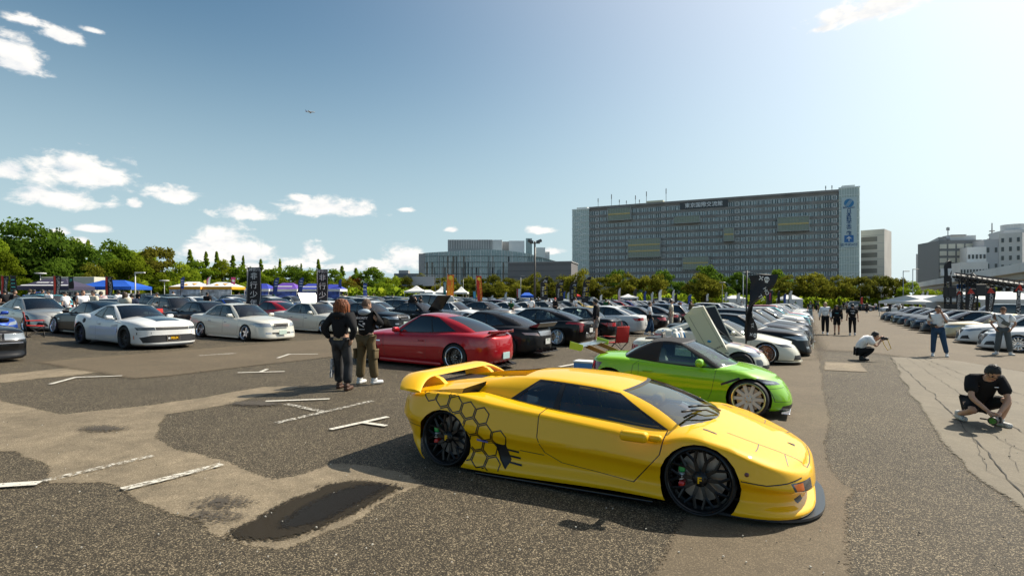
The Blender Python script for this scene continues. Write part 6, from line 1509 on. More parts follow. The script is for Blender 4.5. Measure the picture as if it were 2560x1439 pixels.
def person_geo(key, J, sleeve, legs, hand=True, loose=1., curl=(.5, .5), sub=1, hairs='short', boots=False):
    """meshes for one pose: body, top, bottoms, shoes"""
    if key in _pg: return _pg[key]
    P_ = {**STAND, **J}; v = {k: Vector(p) for k, p in P_.items() if isinstance(p, tuple)}
    B = dict(pelvis=(v['pelvis'], .115), spine=(v['spine'], .11), chest=(v['chest'], .125), neck=(v['neck'], .055), headb=(v['neck'].lerp(v['head'], .6), .05))
    E = [('pelvis', 'spine'), ('spine', 'chest'), ('chest', 'neck'), ('neck', 'headb')]
    for s in 'LR':
        B.update({'sh'+s: (v['sh'+s], .052), 'el'+s: (v['el'+s], .043), 'wr'+s: (v['wr'+s], .029), 'hip'+s: (v['hip'+s], .095), 'kn'+s: (v['kn'+s], .06), 'an'+s: (v['an'+s], .04)})
        E += [('chest', 'sh'+s), ('sh'+s, 'el'+s), ('el'+s, 'wr'+s), ('pelvis', 'hip'+s), ('hip'+s, 'kn'+s), ('kn'+s, 'an'+s)]
    bv, bf = skinned('body', B, E, SKIN, sub); mb = MB().add(bv, bf)
    q = head_geo(mb, v['head'], P_['yaw'], P_['pitch'])
    if hand:
        for s, sd in (('L', 1), ('R', -1)): d = v['wr'+s]-v['el'+s]; hand_geo(mb, v['wr'+s], d, P_.get('pn'+s, (.2, -sd, 0)), sd, curl[0 if s == 'L' else 1])
    body = new_mesh('body', mb.v, mb.f, [SKIN, EYE, LIP], True, mb.m)
    T_ = dict(pelvis=(v['pelvis']+(v['spine']-v['pelvis'])*.05, .148*loose), spine=(v['spine'], .145*loose), chest=(v['chest'], .152*loose), neck=(v['neck']-(v['neck']-v['chest'])*.18, .075))
    E2 = [('pelvis', 'spine'), ('spine', 'chest'), ('chest', 'neck')]
    for s in 'LR':
        T_['sh'+s] = (v['sh'+s], .102*loose); E2.append(('chest', 'sh'+s))
        if sleeve == 'short': T_['m'+s] = (v['sh'+s].lerp(v['el'+s], .78), .092*loose); E2.append(('sh'+s, 'm'+s))
        else: T_['el'+s] = (v['el'+s], .065*loose); T_['w'+s] = (v['el'+s].lerp(v['wr'+s], .93), .047*loose); E2 += [('sh'+s, 'el'+s), ('el'+s, 'w'+s)]
    tv, tf = skinned('top', T_, E2, CW, sub); top = new_mesh('top', tv, tf, CW)
    D = dict(pelvis=(v['pelvis'], .130)); E3 = []
    for s in 'LR':
        D['hip'+s] = (v['hip'+s], .115); E3.append(('pelvis', 'hip'+s))
        if legs == 'short': D['k'+s] = (v['hip'+s].lerp(v['kn'+s], .9), .095); E3.append(('hip'+s, 'k'+s))
        else:
            lw = {'slim': (.074, .056), 'wide': (.098, .095), 'norm': (.085, .072)}[legs]
            D['kn'+s] = (v['kn'+s], lw[0]); D['a'+s] = (v['kn'+s].lerp(v['an'+s], .93), lw[1]); E3 += [('hip'+s, 'kn'+s), ('kn'+s, 'a'+s)]
    dv, df = skinned('bottoms', D, E3, CJ, sub); bot = new_mesh('bottoms', dv, df, CJ)
    shoes = []
    for s in 'LR':
        sm = MB(); an = v['an'+s]; rz = Matrix.Rotation(P_['toe'+s], 3, 'Z')
        o = MB(); o.rbox((.055, 0, -.045), (.27, .095, .075), .032, seg=3); o.rbox((-.01, 0, .005), (.13, .088, .10), .035, seg=2)
        shoes.append(new_mesh('shoe', [rz @ Vector(p)+an+Vector((0, 0, .0)) for p in o.v], o.f, SHW, True))
    hm = hair_geo(hairs); hair = new_mesh('hair', [q @ Vector(p) for p in hm.v], hm.f, HB, True)
    _pg[key] = (body, top, bot, shoes, hair, v, q)
    return _pg[key]
def person(label, p, heading, height, key, J=None, sleeve='short', legs='norm', top=CW, bot=CJ, shoe=SHW, hair=HB, hairs='short', skin=SKIN, loose=1., group=None, far=False, curl=(.5, .5)):
    body, tp, bt, sh, hr, v, q = person_geo((key, sleeve, legs, loose, hairs), J or {}, sleeve, legs, not far, loose, curl, 1, hairs)
    o = empty('person', label, 'person', group, loc=p, rz=heading); k = height/1.72; o.scale = (k, k, k)
    for n, me, m in (('body', body, skin), ('top', tp, top), ('bottoms', bt, bot), ('shoe', sh[0], shoe), ('shoe', sh[1], shoe), ('hair', hr, hair)):
        c = link(n, me, o); c.material_slots[0].link = 'OBJECT'; c.material_slots[0].material = m
    return o, v, q
def face(p, q):   # heading from p towards q
    return math.atan2(q.y-p.y, q.x-p.x)
CAMP = Vector((0, 0, 0))
# --- the pair by the red coupe, seen from behind
pw = at(852, 974)
o, v, q = person('person with orange bob hair in black hoodie and washed black jeans beside the red coupe', pw, R(80), 1.72, 'akimbo', dict(elL=(-.10, .33, 1.17), wrL=(-.02, .20, .97), elR=(-.10, -.33, 1.17), wrR=(-.02, -.22, .95), knR=(.05, -.13, .50), anR=(-.05, -.16, .085), anL=(.14, .10, .085), knL=(.12, .11, .50), yaw=R(-20), pnL=(0, -1, 0), pnR=(0, 1, 0)), 'long', 'wide', CB, CBJ, SHBR, HO, 'bob', loose=1.05)
link('hood', MB().sphere((-.07, 0, 1.44), (.10, .13, .085), 14, 8).mesh('hood', CB, True), o); link('neck_scarf', MB().lathe([(.07, 1.46), (.09, 1.475), (.075, 1.50)], 16, 'z').mesh('neck_scarf', mat('scarf_red', (.5, .02, .015), .8), True), o)
link('belt', MB().lathe([(.148, .965), (.152, .985), (.148, 1.0)], 20, 'z').mesh('belt', mat('belt_tan', (.4, .3, .16), .6, noise=(60, .8)), True), o)
link('bandana_patch', MB().rbox((-.02, .175, .42), (.10, .03, .36), .012, mtx=Matrix.Rotation(R(6), 3, 'Y')).mesh('bandana_patch', mat('paisley', (.35, .36, .38), .8, noise=(45, .9)), True), o); link('blue_patch', MB().sphere((.02, .185, .33), (.05, .02, .07), 12, 8).mesh('blue_patch', mat('patch_blue', (.03, .2, .5), .6, noise=(40, .7)), True), o)
pm_ = at(915, 960)
o, v, q = person('stocky person with shaved head in black printed top and khaki cargo trousers', pm_, R(72), 1.74, 'camera_up', dict(elL=(.06, .30, 1.20), wrL=(.26, .12, 1.32), elR=(.06, -.32, 1.20), wrR=(.26, -.10, 1.32), knL=(.03, .13, .5), knR=(.03, -.14, .5), anL=(0, .14, .085), anR=(.05, -.17, .085), yaw=R(-25), pitch=R(8), toeR=R(-25), pnL=(-1, 0, 0), pnR=(-1, 0, 0)), 'long', 'wide', CB, CK, SHW, HBZ, 'buzz', loose=1.15)
link('hood', MB().sphere((-.06, 0, 1.46), (.10, .14, .07), 14, 8).mesh('hood', mat('hood_grey', (.35, .42, .48), .85), True), o)
for s_, z_, sz, sy in (('MINORITY', 1.345, .062, 0), ('▬▬▬', 1.285, .03, 0)): link('print', text_mesh('print', s_, sz, CW, frame_mtx(Vector((-.172, 0, z_)), (0, -1, 0), (0, 0, 1)), .002), o)
link('print', MB().rbox((-.170, .0, 1.20), (.012, .14, .018), .006, mtx=Matrix.Rotation(R(25), 3, 'X')).rbox((-.170, -.06, 1.235), (.012, .05, .04), .008).rbox((-.166, -.01, 1.12), (.012, .13, .012), .004).mesh('print', CW), o)
for s in (1, -1): link('cargo_pocket', MB().rbox((0, s*.225, .62), (.17, .05, .20), .02).rbox((0, s*.24, .70), (.17, .03, .05), .012).mesh('cargo_pocket', CK, True), o)
# --- crouching person with a camera, right
CROUCH = dict(pelvis=(-.12, 0, .30), spine=(0, 0, .46), chest=(.14, 0, .62), neck=(.24, 0, .74), head=(.36, 0, .82), shL=(.16, .18, .69), shR=(.16, -.18, .69), hipL=(-.10, .10, .28), hipR=(-.10, -.10, .28), knL=(.26, .24, .42), anL=(.10, .20, .085), knR=(.28, -.20, .24), anR=(-.16, -.20, .10), elL=(.30, .22, .42), wrL=(.42, .05, .24), elR=(.32, -.24, .44), wrR=(.44, -.08, .26), yaw=0, pitch=R(42), toeL=R(15), pnL=(-.3, -1, 0), pnR=(-.3, 1, 0))
pc = at(2450, 1058)
o, v, q = person('person in black shorts and tee crouching over a camera on the pale slab', pc, R(252), 1.76, 'crouch', CROUCH, 'short', 'short', CB, CB, mat('shoe_mesh', (.5, .5, .48), .7, noise=(80, .6)), HB, 'short', SKIN, 1.02)
link('glasses', MB().tube([(-.0, -.075, .01), (.09, -.07, .01), (.104, 0, .008), (.09, .07, .01), (0, .075, .01)], .0035, 5).mesh('glasses', BLK), o, mw=q); link('chest_print', MB().rbox((.285, .08, .60), (.02, .05, .012), .004).mesh('chest_print', CW), o)
cp = o.matrix_basis @ Vector((.50, -.02, .16)) if False else Matrix.Translation(pc) @ Matrix.Rotation(R(252), 4, 'Z') @ Vector((.50, -.02, .17))
cm = empty('camera_body', 'camera with green-coated lens held low by the crouching person in black', 'camera', loc=cp, rz=R(215))
link('housing', MB().rbox((-.02, 0, 0), (.07, .13, .09), .015).mesh('housing', BLK), cm); link('lens', MB().lathe([(0, .03), (.052, .03), (.056, .17), (.048, .175), (.046, .15)], 24, 'x').mesh('lens', BLK, True), cm); link('lens_glass', MB().lathe([(0, .158), (.046, .155)], 24, 'x').mesh('lens_glass', mat('lens_green', (.03, .22, .02), .05, 0, 1), True), cm)
link('grip', MB().rbox((-.02, -.13, -.02), (.03, .12, .02), .008).mesh('grip', BLK), cm)
# --- crouching photographer, white tee
CR2 = dict(pelvis=(-.20, 0, .30), spine=(-.10, 0, .48), chest=(.02, 0, .64), neck=(.15, 0, .74), head=(.28, 0, .78), shL=(.06, .17, .69), shR=(.06, -.17, .69), hipL=(-.16, .10, .28), hipR=(-.16, -.10, .28), knL=(.22, .16, .40), knR=(.22, -.14, .38), anL=(-.05, .14, .085), anR=(-.10, -.12, .085), elL=(.28, .20, .58), wrL=(.43, .06, .71), elR=(.26, -.20, .46), wrR=(.41, -.06, .62), pitch=R(14), pnL=(0, 0, -1), pnR=(0, 0, 1))
p2 = at(2162, 900)
o, v, q = person('person in white tee squatting and aiming a camera across the drive', p2, R(-20), 1.74, 'squat', CR2, 'short', 'slim', CW, CB, SHB, HB, 'short', SKIN, 1.05)
cm = empty('camera_body', 'black camera with long lens and yellow strap held by the squatting person', 'camera', loc=Matrix.Translation(p2) @ Matrix.Rotation(R(-20), 4, 'Z') @ Vector((.48, 0, .70)), rz=R(-20))
link('housing', MB().rbox((0, 0, 0), (.08, .14, .12), .02).mesh('housing', BLK), cm); link('lens', MB().lathe([(0, .03), (.038, .03), (.040, .10), (.046, .11), (.046, .145), (.03, .145)], 16, 'x').mesh('lens', BLK, True), cm); link('strap', MB().tube([(0, .07, 0), (.05, .05, -.18), (.14, 0, -.36), (.22, -.03, -.30), (.12, -.06, -.02)], .010, 6).mesh('strap', mat('strap_yellow', (.6, .38, .02), .6), True), cm)
# --- standing person with phone at the ear, person with cap
p3 = at(2345, 891)
o, v, q = person('person in white tee and blue jeans with one hand raised to the face', p3, R(232), 1.75, 'phone', dict(elL=(.16, .24, 1.16), wrL=(.15, .10, 1.48), elR=(-.02, -.27, 1.13), wrR=(.16, -.10, 1.05), knL=(.02, .16, .50), anL=(-.02, .24, .085), knR=(.02, -.12, .5), anR=(.02, -.14, .085), pnL=(1, 0, .2), pnR=(0, 1, 0)), 'short', 'norm', CW, CJ, SHW, HB, 'short', SKIN2, 1.02)
link('phone_case', MB().rbox((.20, -.12, 1.06), (.05, .18, .11), .02).mesh('phone_case', BLK), o)
p4 = at(2508, 887)
o, v, q = person('person in white tee and faded jeans with cap and cross-body bag, hands on hips', p4, R(228), 1.74, 'hips', dict(elL=(-.05, .34, 1.14), wrL=(.05, .21, .94), elR=(-.05, -.34, 1.14), wrR=(.05, -.21, .94), knL=(.02, .15, .50), anL=(0, .20, .085), knR=(.02, -.13, .5), anR=(0, -.18, .085), toeL=R(30), toeR=R(-30), pnL=(0, -1, 0), pnR=(0, 1, 0)), 'short', 'wide', CW, CG, SHW, mat('cap_brown', (.10, .045, .02), .8), 'cap', SKIN2, 1.15)
link('bag_strap', MB().tube([(.10, -.13, 1.42), (.19, 0, 1.30), (.19, .10, 1.16)], .016, 6).tube([(.10, -.13, 1.42), (-.10, -.12, 1.42), (-.18, .05, 1.2), (-.08, .17, 1.1)], .016, 6).mesh('bag_strap', BLK), o); link('bag', MB().rbox((.21, .07, 1.15), (.08, .24, .14), .03, mtx=Matrix.Rotation(R(-28), 3, 'X')).mesh('bag', mat('bag_olive', (.13, .13, .11), .8), True), o)
# --- the walking trio and others on the drive
WALK = dict(elL=(-.06, .24, 1.13), wrL=(.10, .25, .90), elR=(.0, -.24, 1.13), wrR=(-.06, -.26, .88), knL=(.12, .10, .50), anL=(.12, .10, .085), knR=(-.02, -.10, .50), anR=(-.20, -.10, .12))
WALK2 = {**WALK, 'knL': (-.02, .10, .5), 'anL': (-.20, .10, .12), 'knR': (.12, -.10, .5), 'anR': (.12, -.1, .085)}
o, v, q = person('blond person in white sweatshirt and black trousers walking nearer along the drive', at(2063, 836), R(240), 1.78, 'walk', WALK, 'long', 'norm', CW, CB, SHW, HBL, 'short', loose=1.12)
link('print', MB().rbox((.172, 0, 1.27), (.012, .2, .028), .004).mesh('print', CGY), o)
o, v, q = person('person with dark bob in wide black top and shorts walking between two others', at(2092, 837), R(238), 1.62, 'walk2', WALK2, 'long', 'short', CB, CB, SHB, HB, 'bob', loose=1.3)
link('print', MB().rbox((.19, 0, 1.28), (.02, .16, .03), .005).mesh('print', mat('print_cyan', (.1, .45, .5), .6)), o)
o, v, q = person('person in long black tee with printed back walking away along the drive', at(2131, 839), R(62), 1.72, 'walk', WALK, 'short', 'slim', CB, CB, SHW, HB, 'short', loose=1.2)
link('print', MB().rbox((-.185, 0, 1.36), (.02, .20, .022), .004).rbox((-.19, .01, 1.25), (.02, .16, .02), .004).rbox((-.19, -.01, 1.20), (.02, .12, .02), .004).mesh('print', CW), o)
o, v, q = person('person in black printed tee and pale jeans walking away beside the car row', at(2026, 798), R(62), 1.75, 'walk2', WALK2, 'short', 'wide', CB, cloth('pale_jeans', (.22, .30, .36)), SHW, HB, 'short', loose=1.2)
link('print', MB().rbox((-.19, 0, 1.25), (.02, .2, .3), .01).mesh('print', mat('print_sage', (.2, .26, .25), .8, noise=(25, .9))), o)
o, v, q = person('woman in white tee and wide blue jeans with black shoulder bag between car rows', at(1624, 838), R(-15), 1.66, 'walk', WALK, 'short', 'wide', CW, CJ, SHW, HBR, 'short', loose=1.02)
link('shoulder_bag', MB().rbox((-.02, -.25, .98), (.26, .09, .20), .03).tube([(0, -.22, 1.05), (0, 0, 1.45), (0, .12, 1.3)], .012, 6).mesh('shoulder_bag', CB), o)
MID = [((1678, 822), -30, 1.75, 'stand', 'short', 'norm', CC, CC, HB, 'short', 'person in cream tee and trousers standing behind the black tail of a sedan'),
 ((1490, 856), 160, 1.78, 'stand', 'long', 'short', CB, CGY, HB, 'short', 'person in black jacket with pale hood and grey shorts by the black fastback'),
 ((1030, 812), 75, 1.78, 'camera_up2', 'short', 'norm', CB, CK, HB, 'bob', 'long-haired person in black tee photographing with both arms raised'),
 ((1052, 810), 170, 1.74, 'stand', 'short', 'norm', CB, CJ, HB, 'short', 'short-haired person in black tee beside the open bonnet'),
 ((1328, 800), 100, 1.72, 'stand', 'short', 'norm', CW, CJ, HB, 'short', 'person in white tee with cream sleeves behind the matt black coupe'),
 ((1345, 790), 30, 1.76, 'stand', 'short', 'norm', CB, CB, HB, 'short', 'person in black tee turned sideways left of the blue feather banners'),
 ((1364, 792), 200, 1.7, 'stand', 'short', 'norm', CC, CJ, HB, 'short', 'person in pale tee next to a grey-topped companion in the car field'),
 ((1374, 793), 210, 1.62, 'stand', 'short', 'norm', CGY, CB, HB, 'long', 'long-haired person in pale grey top next to a companion in the car field'),
 ((1388, 795), 220, 1.72, 'stand', 'long', 'norm', CB, CB, mat('cap_red', (.5, .03, .02), .7), 'cap', 'person in dark jacket and red cap in the car field'),
 ((1438, 796), 20, 1.78, 'stand', 'short', 'norm', CW, CJ, HB, 'short', 'broad person in white polo leaning near a dark red car'),
 ((1515, 800), 50, 1.72, 'camera_up2', 'short', 'norm', CGR, CB, HB, 'short', 'person in dark green tee lifting a hand to the head'),
 ((1728, 806), 120, 1.72, 'stand', 'long', 'norm', cloth('brown', (.09, .07, .04)), CB, HB, 'cap', 'person in brown jacket and black cap behind the raised scissor door'),
 ((1700, 812), 200, 1.55, 'stand', 'long', 'norm', CB, CB, HO, 'bob', 'small person with copper hair in black behind the black sedan tail'),
 ((1278, 800), 240, 1.5, 'stand', 'short', 'norm', CGR, CB, HB, 'short', 'person in bright green top seated low behind the red roof'),
 ((918, 765), 80, 1.7, 'stand', 'short', 'norm', CC, CJ, HB, 'short', 'person in pale top behind the black saloon'), ((934, 766), 200, 1.75, 'stand', 'short', 'norm', mat('vest_lime', (.45, .65, .05), .6), CB, HB, 'cap', 'person in lime safety vest behind the black saloon'),
 ((855, 772), 90, 1.72, 'stand', 'long', 'norm', CB, CB, HBR, 'short', 'person in black by the striped tents, brown hair'), ((868, 770), 250, 1.72, 'stand', 'long', 'norm', CB, CB, HB, 'cap', 'person in black by the striped tents, wearing cap')]
AIM = dict(elL=(.14, .27, 1.28), wrL=(.24, .12, 1.52), elR=(.14, -.27, 1.28), wrR=(.24, -.12, 1.52), pnL=(0, -1, 0), pnR=(0, 1, 0))
for (pp, hd, h, key, sl, lg, tp, bt, hr, hs, lab) in MID:
    Z = at(pp[0], pp[1]).y
    person(lab, at(*pp), R(hd), h, key, AIM if key == 'camera_up2' else {}, sl, lg, tp, bt, SHW, hr, hs, loose=1.08, group='visitors among the cars')
# left group in front of the tents (feet hidden behind cars: placed by distance)
LEFTG = [(12, 30, 170, CB, 'black tee at the left picture edge', 'short', HB), (35, 27, 20, CB, 'black tee beside the silver sedan at far left', 'short', HB), (122, 31, 250, CW, 'white tee before the purple tent', 'short', HB), (163, 27, 180, CW, 'white tee and green wristband by the silver sedan', 'cap', HB), (190, 29, 20, CB, 'black tee, arms folded, behind the white-shirted group', 'short', HB), (207, 25, -30, CW, 'oversized white tee with shaved head', 'buzz', HBZ), (234, 26, 250, CC, 'cream shirt facing the shaved-head person', 'short', HB), (252, 28, 100, CPK, 'pale pink shirt seen from behind', 'short', HB),
 (297, 30, 160, CW, 'white tee leaning by the white fastback', 'short', HB), (308, 26, 80, CW, 'white tee behind two friends near the white muscle coupe', 'short', HB), (312, 24, 80, CC, 'cream top with brown ponytail above the white muscle coupe', 'long', HBR), (330, 24.5, 130, CND, 'navy sweatshirt above the white muscle coupe', 'short', HB), (393, 33, 240, CC, 'beige tee and jeans standing alone between parked cars', 'short', HB), (85, 36, 90, CB, 'black tee among the crowd under the purple tent', 'short', HB), (105, 37, 60, CB, 'black jacket among the crowd under the purple tent', 'short', HB), (75, 38, 200, CGY, 'grey top and long fair hair under the purple tent', 'long', HBR), (518, 36, 80, CB, 'black tee left of the tall black banner', 'short', HB), (345, 44, 60, CB, 'black tee near the white lamp pole', 'short', HB), (432, 50, 60, CW, 'white tee before the orange-edged tents', 'short', HB), (2280, 56, 60, CW, 'white tee near the far white coupe', 'short', HB)]
for (px, Z, hd, tp, lab, hs, hr) in LEFTG:
    person('person in '+lab, atd(px, Z), R(hd), 1.72+((px*7) % 10-5)*.012, 'stand', {}, 'short', 'norm', tp, CJ if px % 2 else CB, SHW, hr, hs, loose=1.12, group='visitors by the tents')
o, v, q = person('person in white tee and black shorts near the far white coupe', at(2214, 778), R(240), 1.75, 'stand', {}, 'short', 'short', CW, CB, SHW, HB, 'short', loose=1.2, group='visitors by the tents')
o, v, q = person('person in white tee with dark sash near the far white coupe', at(2241, 776), R(240), 1.75, 'stand', {}, 'short', 'short', CW, CB, SHW, HB, 'cap', loose=1.2, group='visitors by the tents')
# far crowd: countable figures along the end of the lot
rnd = random.Random(21); FARP = []
for k in range(46):
    px = rnd.choice((rnd.uniform(1980, 2330), rnd.uniform(900, 1980), rnd.uniform(420, 900))); Z = rnd.uniform(75, 108) if px > 1980 else rnd.uniform(60, 92)
    FARP.append((px, Z))
FARP.sort()
for k, (px, Z) in enumerate(FARP):
    ct, cn = rnd.choice(((CW, 'white'), (CB, 'black'), (CB, 'black'), (CND, 'navy'), (CGY, 'grey'), (CC, 'cream'), (CGR, 'green')))
    person('tiny distant visitor in %s top, %s from the left' % (cn, ordn(k+1)), atd(px, Z), rnd.uniform(0, 6.28), rnd.uniform(1.6, 1.8), 'stand', {}, 'short', 'norm', ct, rnd.choice((CB, CJ, CK)), SHW, HB, 'short', group='distant visitors', loose=1.08, far=True)
# ---------------------------------------------------------------- tents, banners, lamps, stage, chairs, aircraft
POLE = mat('pole_grey', (.30, .31, .31), .45, .3); POLEW = mat('pole_white', (.6, .6, .58), .5); POLEB = mat('pole_black', (.02, .02, .022), .5)
def tcloth(n, c): return mat('canopy_'+n, c, .75, spec=.2, bump=(2.5, .4))
def tent(label, px0, px1, ypk, yev, Z, roof, val=None, side=None, depth=3.0, hip=.38, marks=None, name='canopy_tent', peak=False, group='event tents'):
    a, b = atd(px0, Z), atd(px1, Z); W = b.x-a.x; g0 = gz((a.x+b.x)/2); ze = CAM_H-(yev-HOR)/FPX*Z-g0; zp = CAM_H-(ypk-HOR)/FPX*Z-g0; zv = ze-.32
    o = empty(name, label, 'tent', group, loc=((a.x+b.x)/2, Z, g0)); h = W/2; d = depth
    if peak:  # concave pagoda peak
        V = []; n = 8; rings = [(1, 0), (.72, .14), (.48, .34), (.28, .60), (.12, .86), (.0, 1)]
        for (k, t) in rings: V += [(-h*k, d/2-d/2*k, ze+(zp-ze)*t), (h*k, d/2-d/2*k, ze+(zp-ze)*t), (h*k, d/2+d/2*k, ze+(zp-ze)*t), (-h*k, d/2+d/2*k, ze+(zp-ze)*t)]
        Fc = [(4*i+j, 4*i+(j+1) % 4, 4*i+4+(j+1) % 4, 4*i+4+j) for i in range(5) for j in range(4)]
    else:
        V = [(-h, 0, ze), (h, 0, ze), (h, d, ze), (-h, d, ze), (-h*hip, d/2, zp), (h*hip, d/2, zp), (-h*.7, d*.25, ze+(zp-ze)*.42), (h*.7, d*.25, ze+(zp-ze)*.42)]
        Fc = [(0, 1, 7, 6), (6, 7, 5, 4), (1, 2, 5, 7), (2, 3, 4, 5), (3, 0, 6, 4)]
    link('roof', new_mesh('roof', V, Fc, roof, False), o)
    vl = MB().box((0, 0, ze-.15), (W, .02, .30)).box((0, d, ze-.15), (W, .02, .30)).box((-h, d/2, ze-.15), (.02, d, .30)).box((h, d/2, ze-.15), (.02, d, .30)); link('valance', vl.mesh('valance', val or roof), o)
    for sx_ in (-1, 1):
        for y in (.05, d-.05): link('leg', MB().box((sx_*(h-.06), y, ze/2), (.05, .05, ze)).mesh('leg', POLEW), o)
    if side: link('side_wall', MB().box((0, .03, (ze-.3)*.52), (W-.1, .02, ze-.3)).mesh('side_wall', side), o)
    for (s, sz, dx, zf, m) in (marks or []):
        y0 = d*.25*zf/.42 if zf < .42 else d*.25+(d*.25)*(zf-.42)/.58
        link('lettering', text_mesh('lettering', s, sz, m, frame_mtx(Vector((dx, y0-.06, ze+(zp-ze)*zf+.03)), (1, 0, 0), (0, d*.25, (zp-ze)*.42)), .01), o)
    return o
TW = tcloth('white', (.70, .70, .68)); TP = tcloth('purple_grey', (.055, .05, .085)); TB = tcloth('blue', (.02, .10, .48)); TV = tcloth('violet', (.14, .07, .36)); TN = tcloth('navy_blue', (.04, .06, .36)); TO = tcloth('orange', (.75, .36, .03))
PW = mat('print_white', (.75, .75, .75), .6); PB = mat('print_black', (.02, .02, .02), .6)
MESHP = mat('panel_print', (.55, .55, .55), .7, noise=(1.6, .75)); MESHB = mat('panel_blue', (.05, .09, .32), .7, noise=(1.8, .8))
tent('dark purple canopy tent with white printed roof at the left edge', 36, 172, 695, 716, 48, TP, marks=[('▬▬ ▬▬', .55, .1, .50, PW), ('▬▬▬▬▬▬▬', .6, .1, .16, PW)])
tent('plain bright blue canopy tent beside the purple one', 182, 328, 699, 716, 52, TB)
o_ = empty('box_truck', 'cream box truck body between the purple and blue tents', 'truck', loc=atd(190, 62)); link('box', MB().rbox((0, 0, 1.9), (6, 2.4, 2.4), .05).mesh('box', mat('truck_cream', (.55, .54, .45), .6)), o_); [link('wheel', MB().lathe([(.2, -.15), (.45, -.15), (.45, .15), (.2, .15)], 16).mesh('wheel', RUB), o_, loc=(x, -1, .45)) for x in (-2, 2)]
tent('white canopy tent with orange edge, left one of the joined pair', 422, 501, 703, 716, 58, TW, TO, MESHP, marks=[('◣◥', .9, .2, .4, TO)])
tent('white canopy tent with orange edge, right one of the joined pair', 500, 579, 704, 716, 58.4, TW, TO, MESHP, marks=[('◣◥', .9, .2, .4, TO)])
tent('blue and white canopy tent half hidden by the tall black banner', 610, 672, 708, 722, 66, TN, TW, MESHB)
tent('violet-topped canopy tent in the blue tent row', 672, 742, 706, 722, 66.4, TV, TW, MESHB, marks=[('▬▬▬', .6, 0, .4, PW)])
tent('blue canopy tent with white edge, middle of the blue tent row', 742, 797, 708, 722, 66.8, TN, TW, MESHB, marks=[('▬▬▬', .6, 0, .4, PW)])
tent('blue canopy tent with white edge, right end of the blue tent row', 797, 850, 710, 722, 67.2, TN, TW, MESHB)
for (x0, x1, yp, ye, Z, lab) in ((1010, 1062, 713, 727, 92, 'white pagoda tent left of the scaffold screen'), (1084, 1118, 715, 730, 98, 'white pagoda tent between the two red banners, left one'), (1134, 1168, 715, 730, 98, 'white pagoda tent between the two red banners, right one'), (1556, 1596, 734, 742, 92, 'low white tent in the far car field before the gold trees')):
    tent(lab, x0, x1, yp, ye, Z, TW, peak=True, depth=4)
tent('low white tent attached right of the pagoda tent', 1050, 1082, 724, 730, 92, TW); tent('small bright blue tent by the tall lamp mast', 1302, 1334, 731, 738, 76, TB); tent('small red tent among the blue feather banners', 1438, 1452, 735, 739, 90, tcloth('red', (.5, .03, .02)))
tent('long white marquee left of the skull flag', 1822, 1868, 738, 746, 100, TW, side=TW); tent('long white marquee behind the drive with banners before it', 1960, 2008, 737, 747, 100, TW, side=mat('wall_pale', (.6, .63, .66), .6))
tent('large white marquee left of the stage', 2315, 2440, 738, 754, 62, TW, side=TW, depth=8, hip=.8); tent('large white marquee cut by the right edge', 2452, 2640, 728, 748, 56, TW, side=TW, depth=8, hip=.85)
# screen scaffold behind the tents
sp_ = atd(1058, 108); sc_ = empty('scaffold_screen', 'grey screen in a scaffold frame above the white pagoda tent', 'screen', loc=sp_)
link('screen', MB().box((0, 0, 5.0-.6), (2.6+1.8, .2, 1.9)).mesh('screen', mat('screen_grey', (.42, .42, .46), .5)), sc_); fr = MB()
for x in (-3.4, -2.4, 2.4, 3.4): fr.tube([(x, 0, 0), (x, 0, 5.6)], .06, 5)
for z in (2.6, 3.6, 4.6, 5.5): fr.tube([(2.4, 0, z), (3.4, 0, z)], .05, 5).tube([(-3.4, 0, z), (-2.4, 0, z)], .05, 5)
fr.tube([(-3.4, 0, 5.6), (3.4, 0, 5.6)], .07, 5); link('frame', fr.mesh('frame', POLE), sc_)
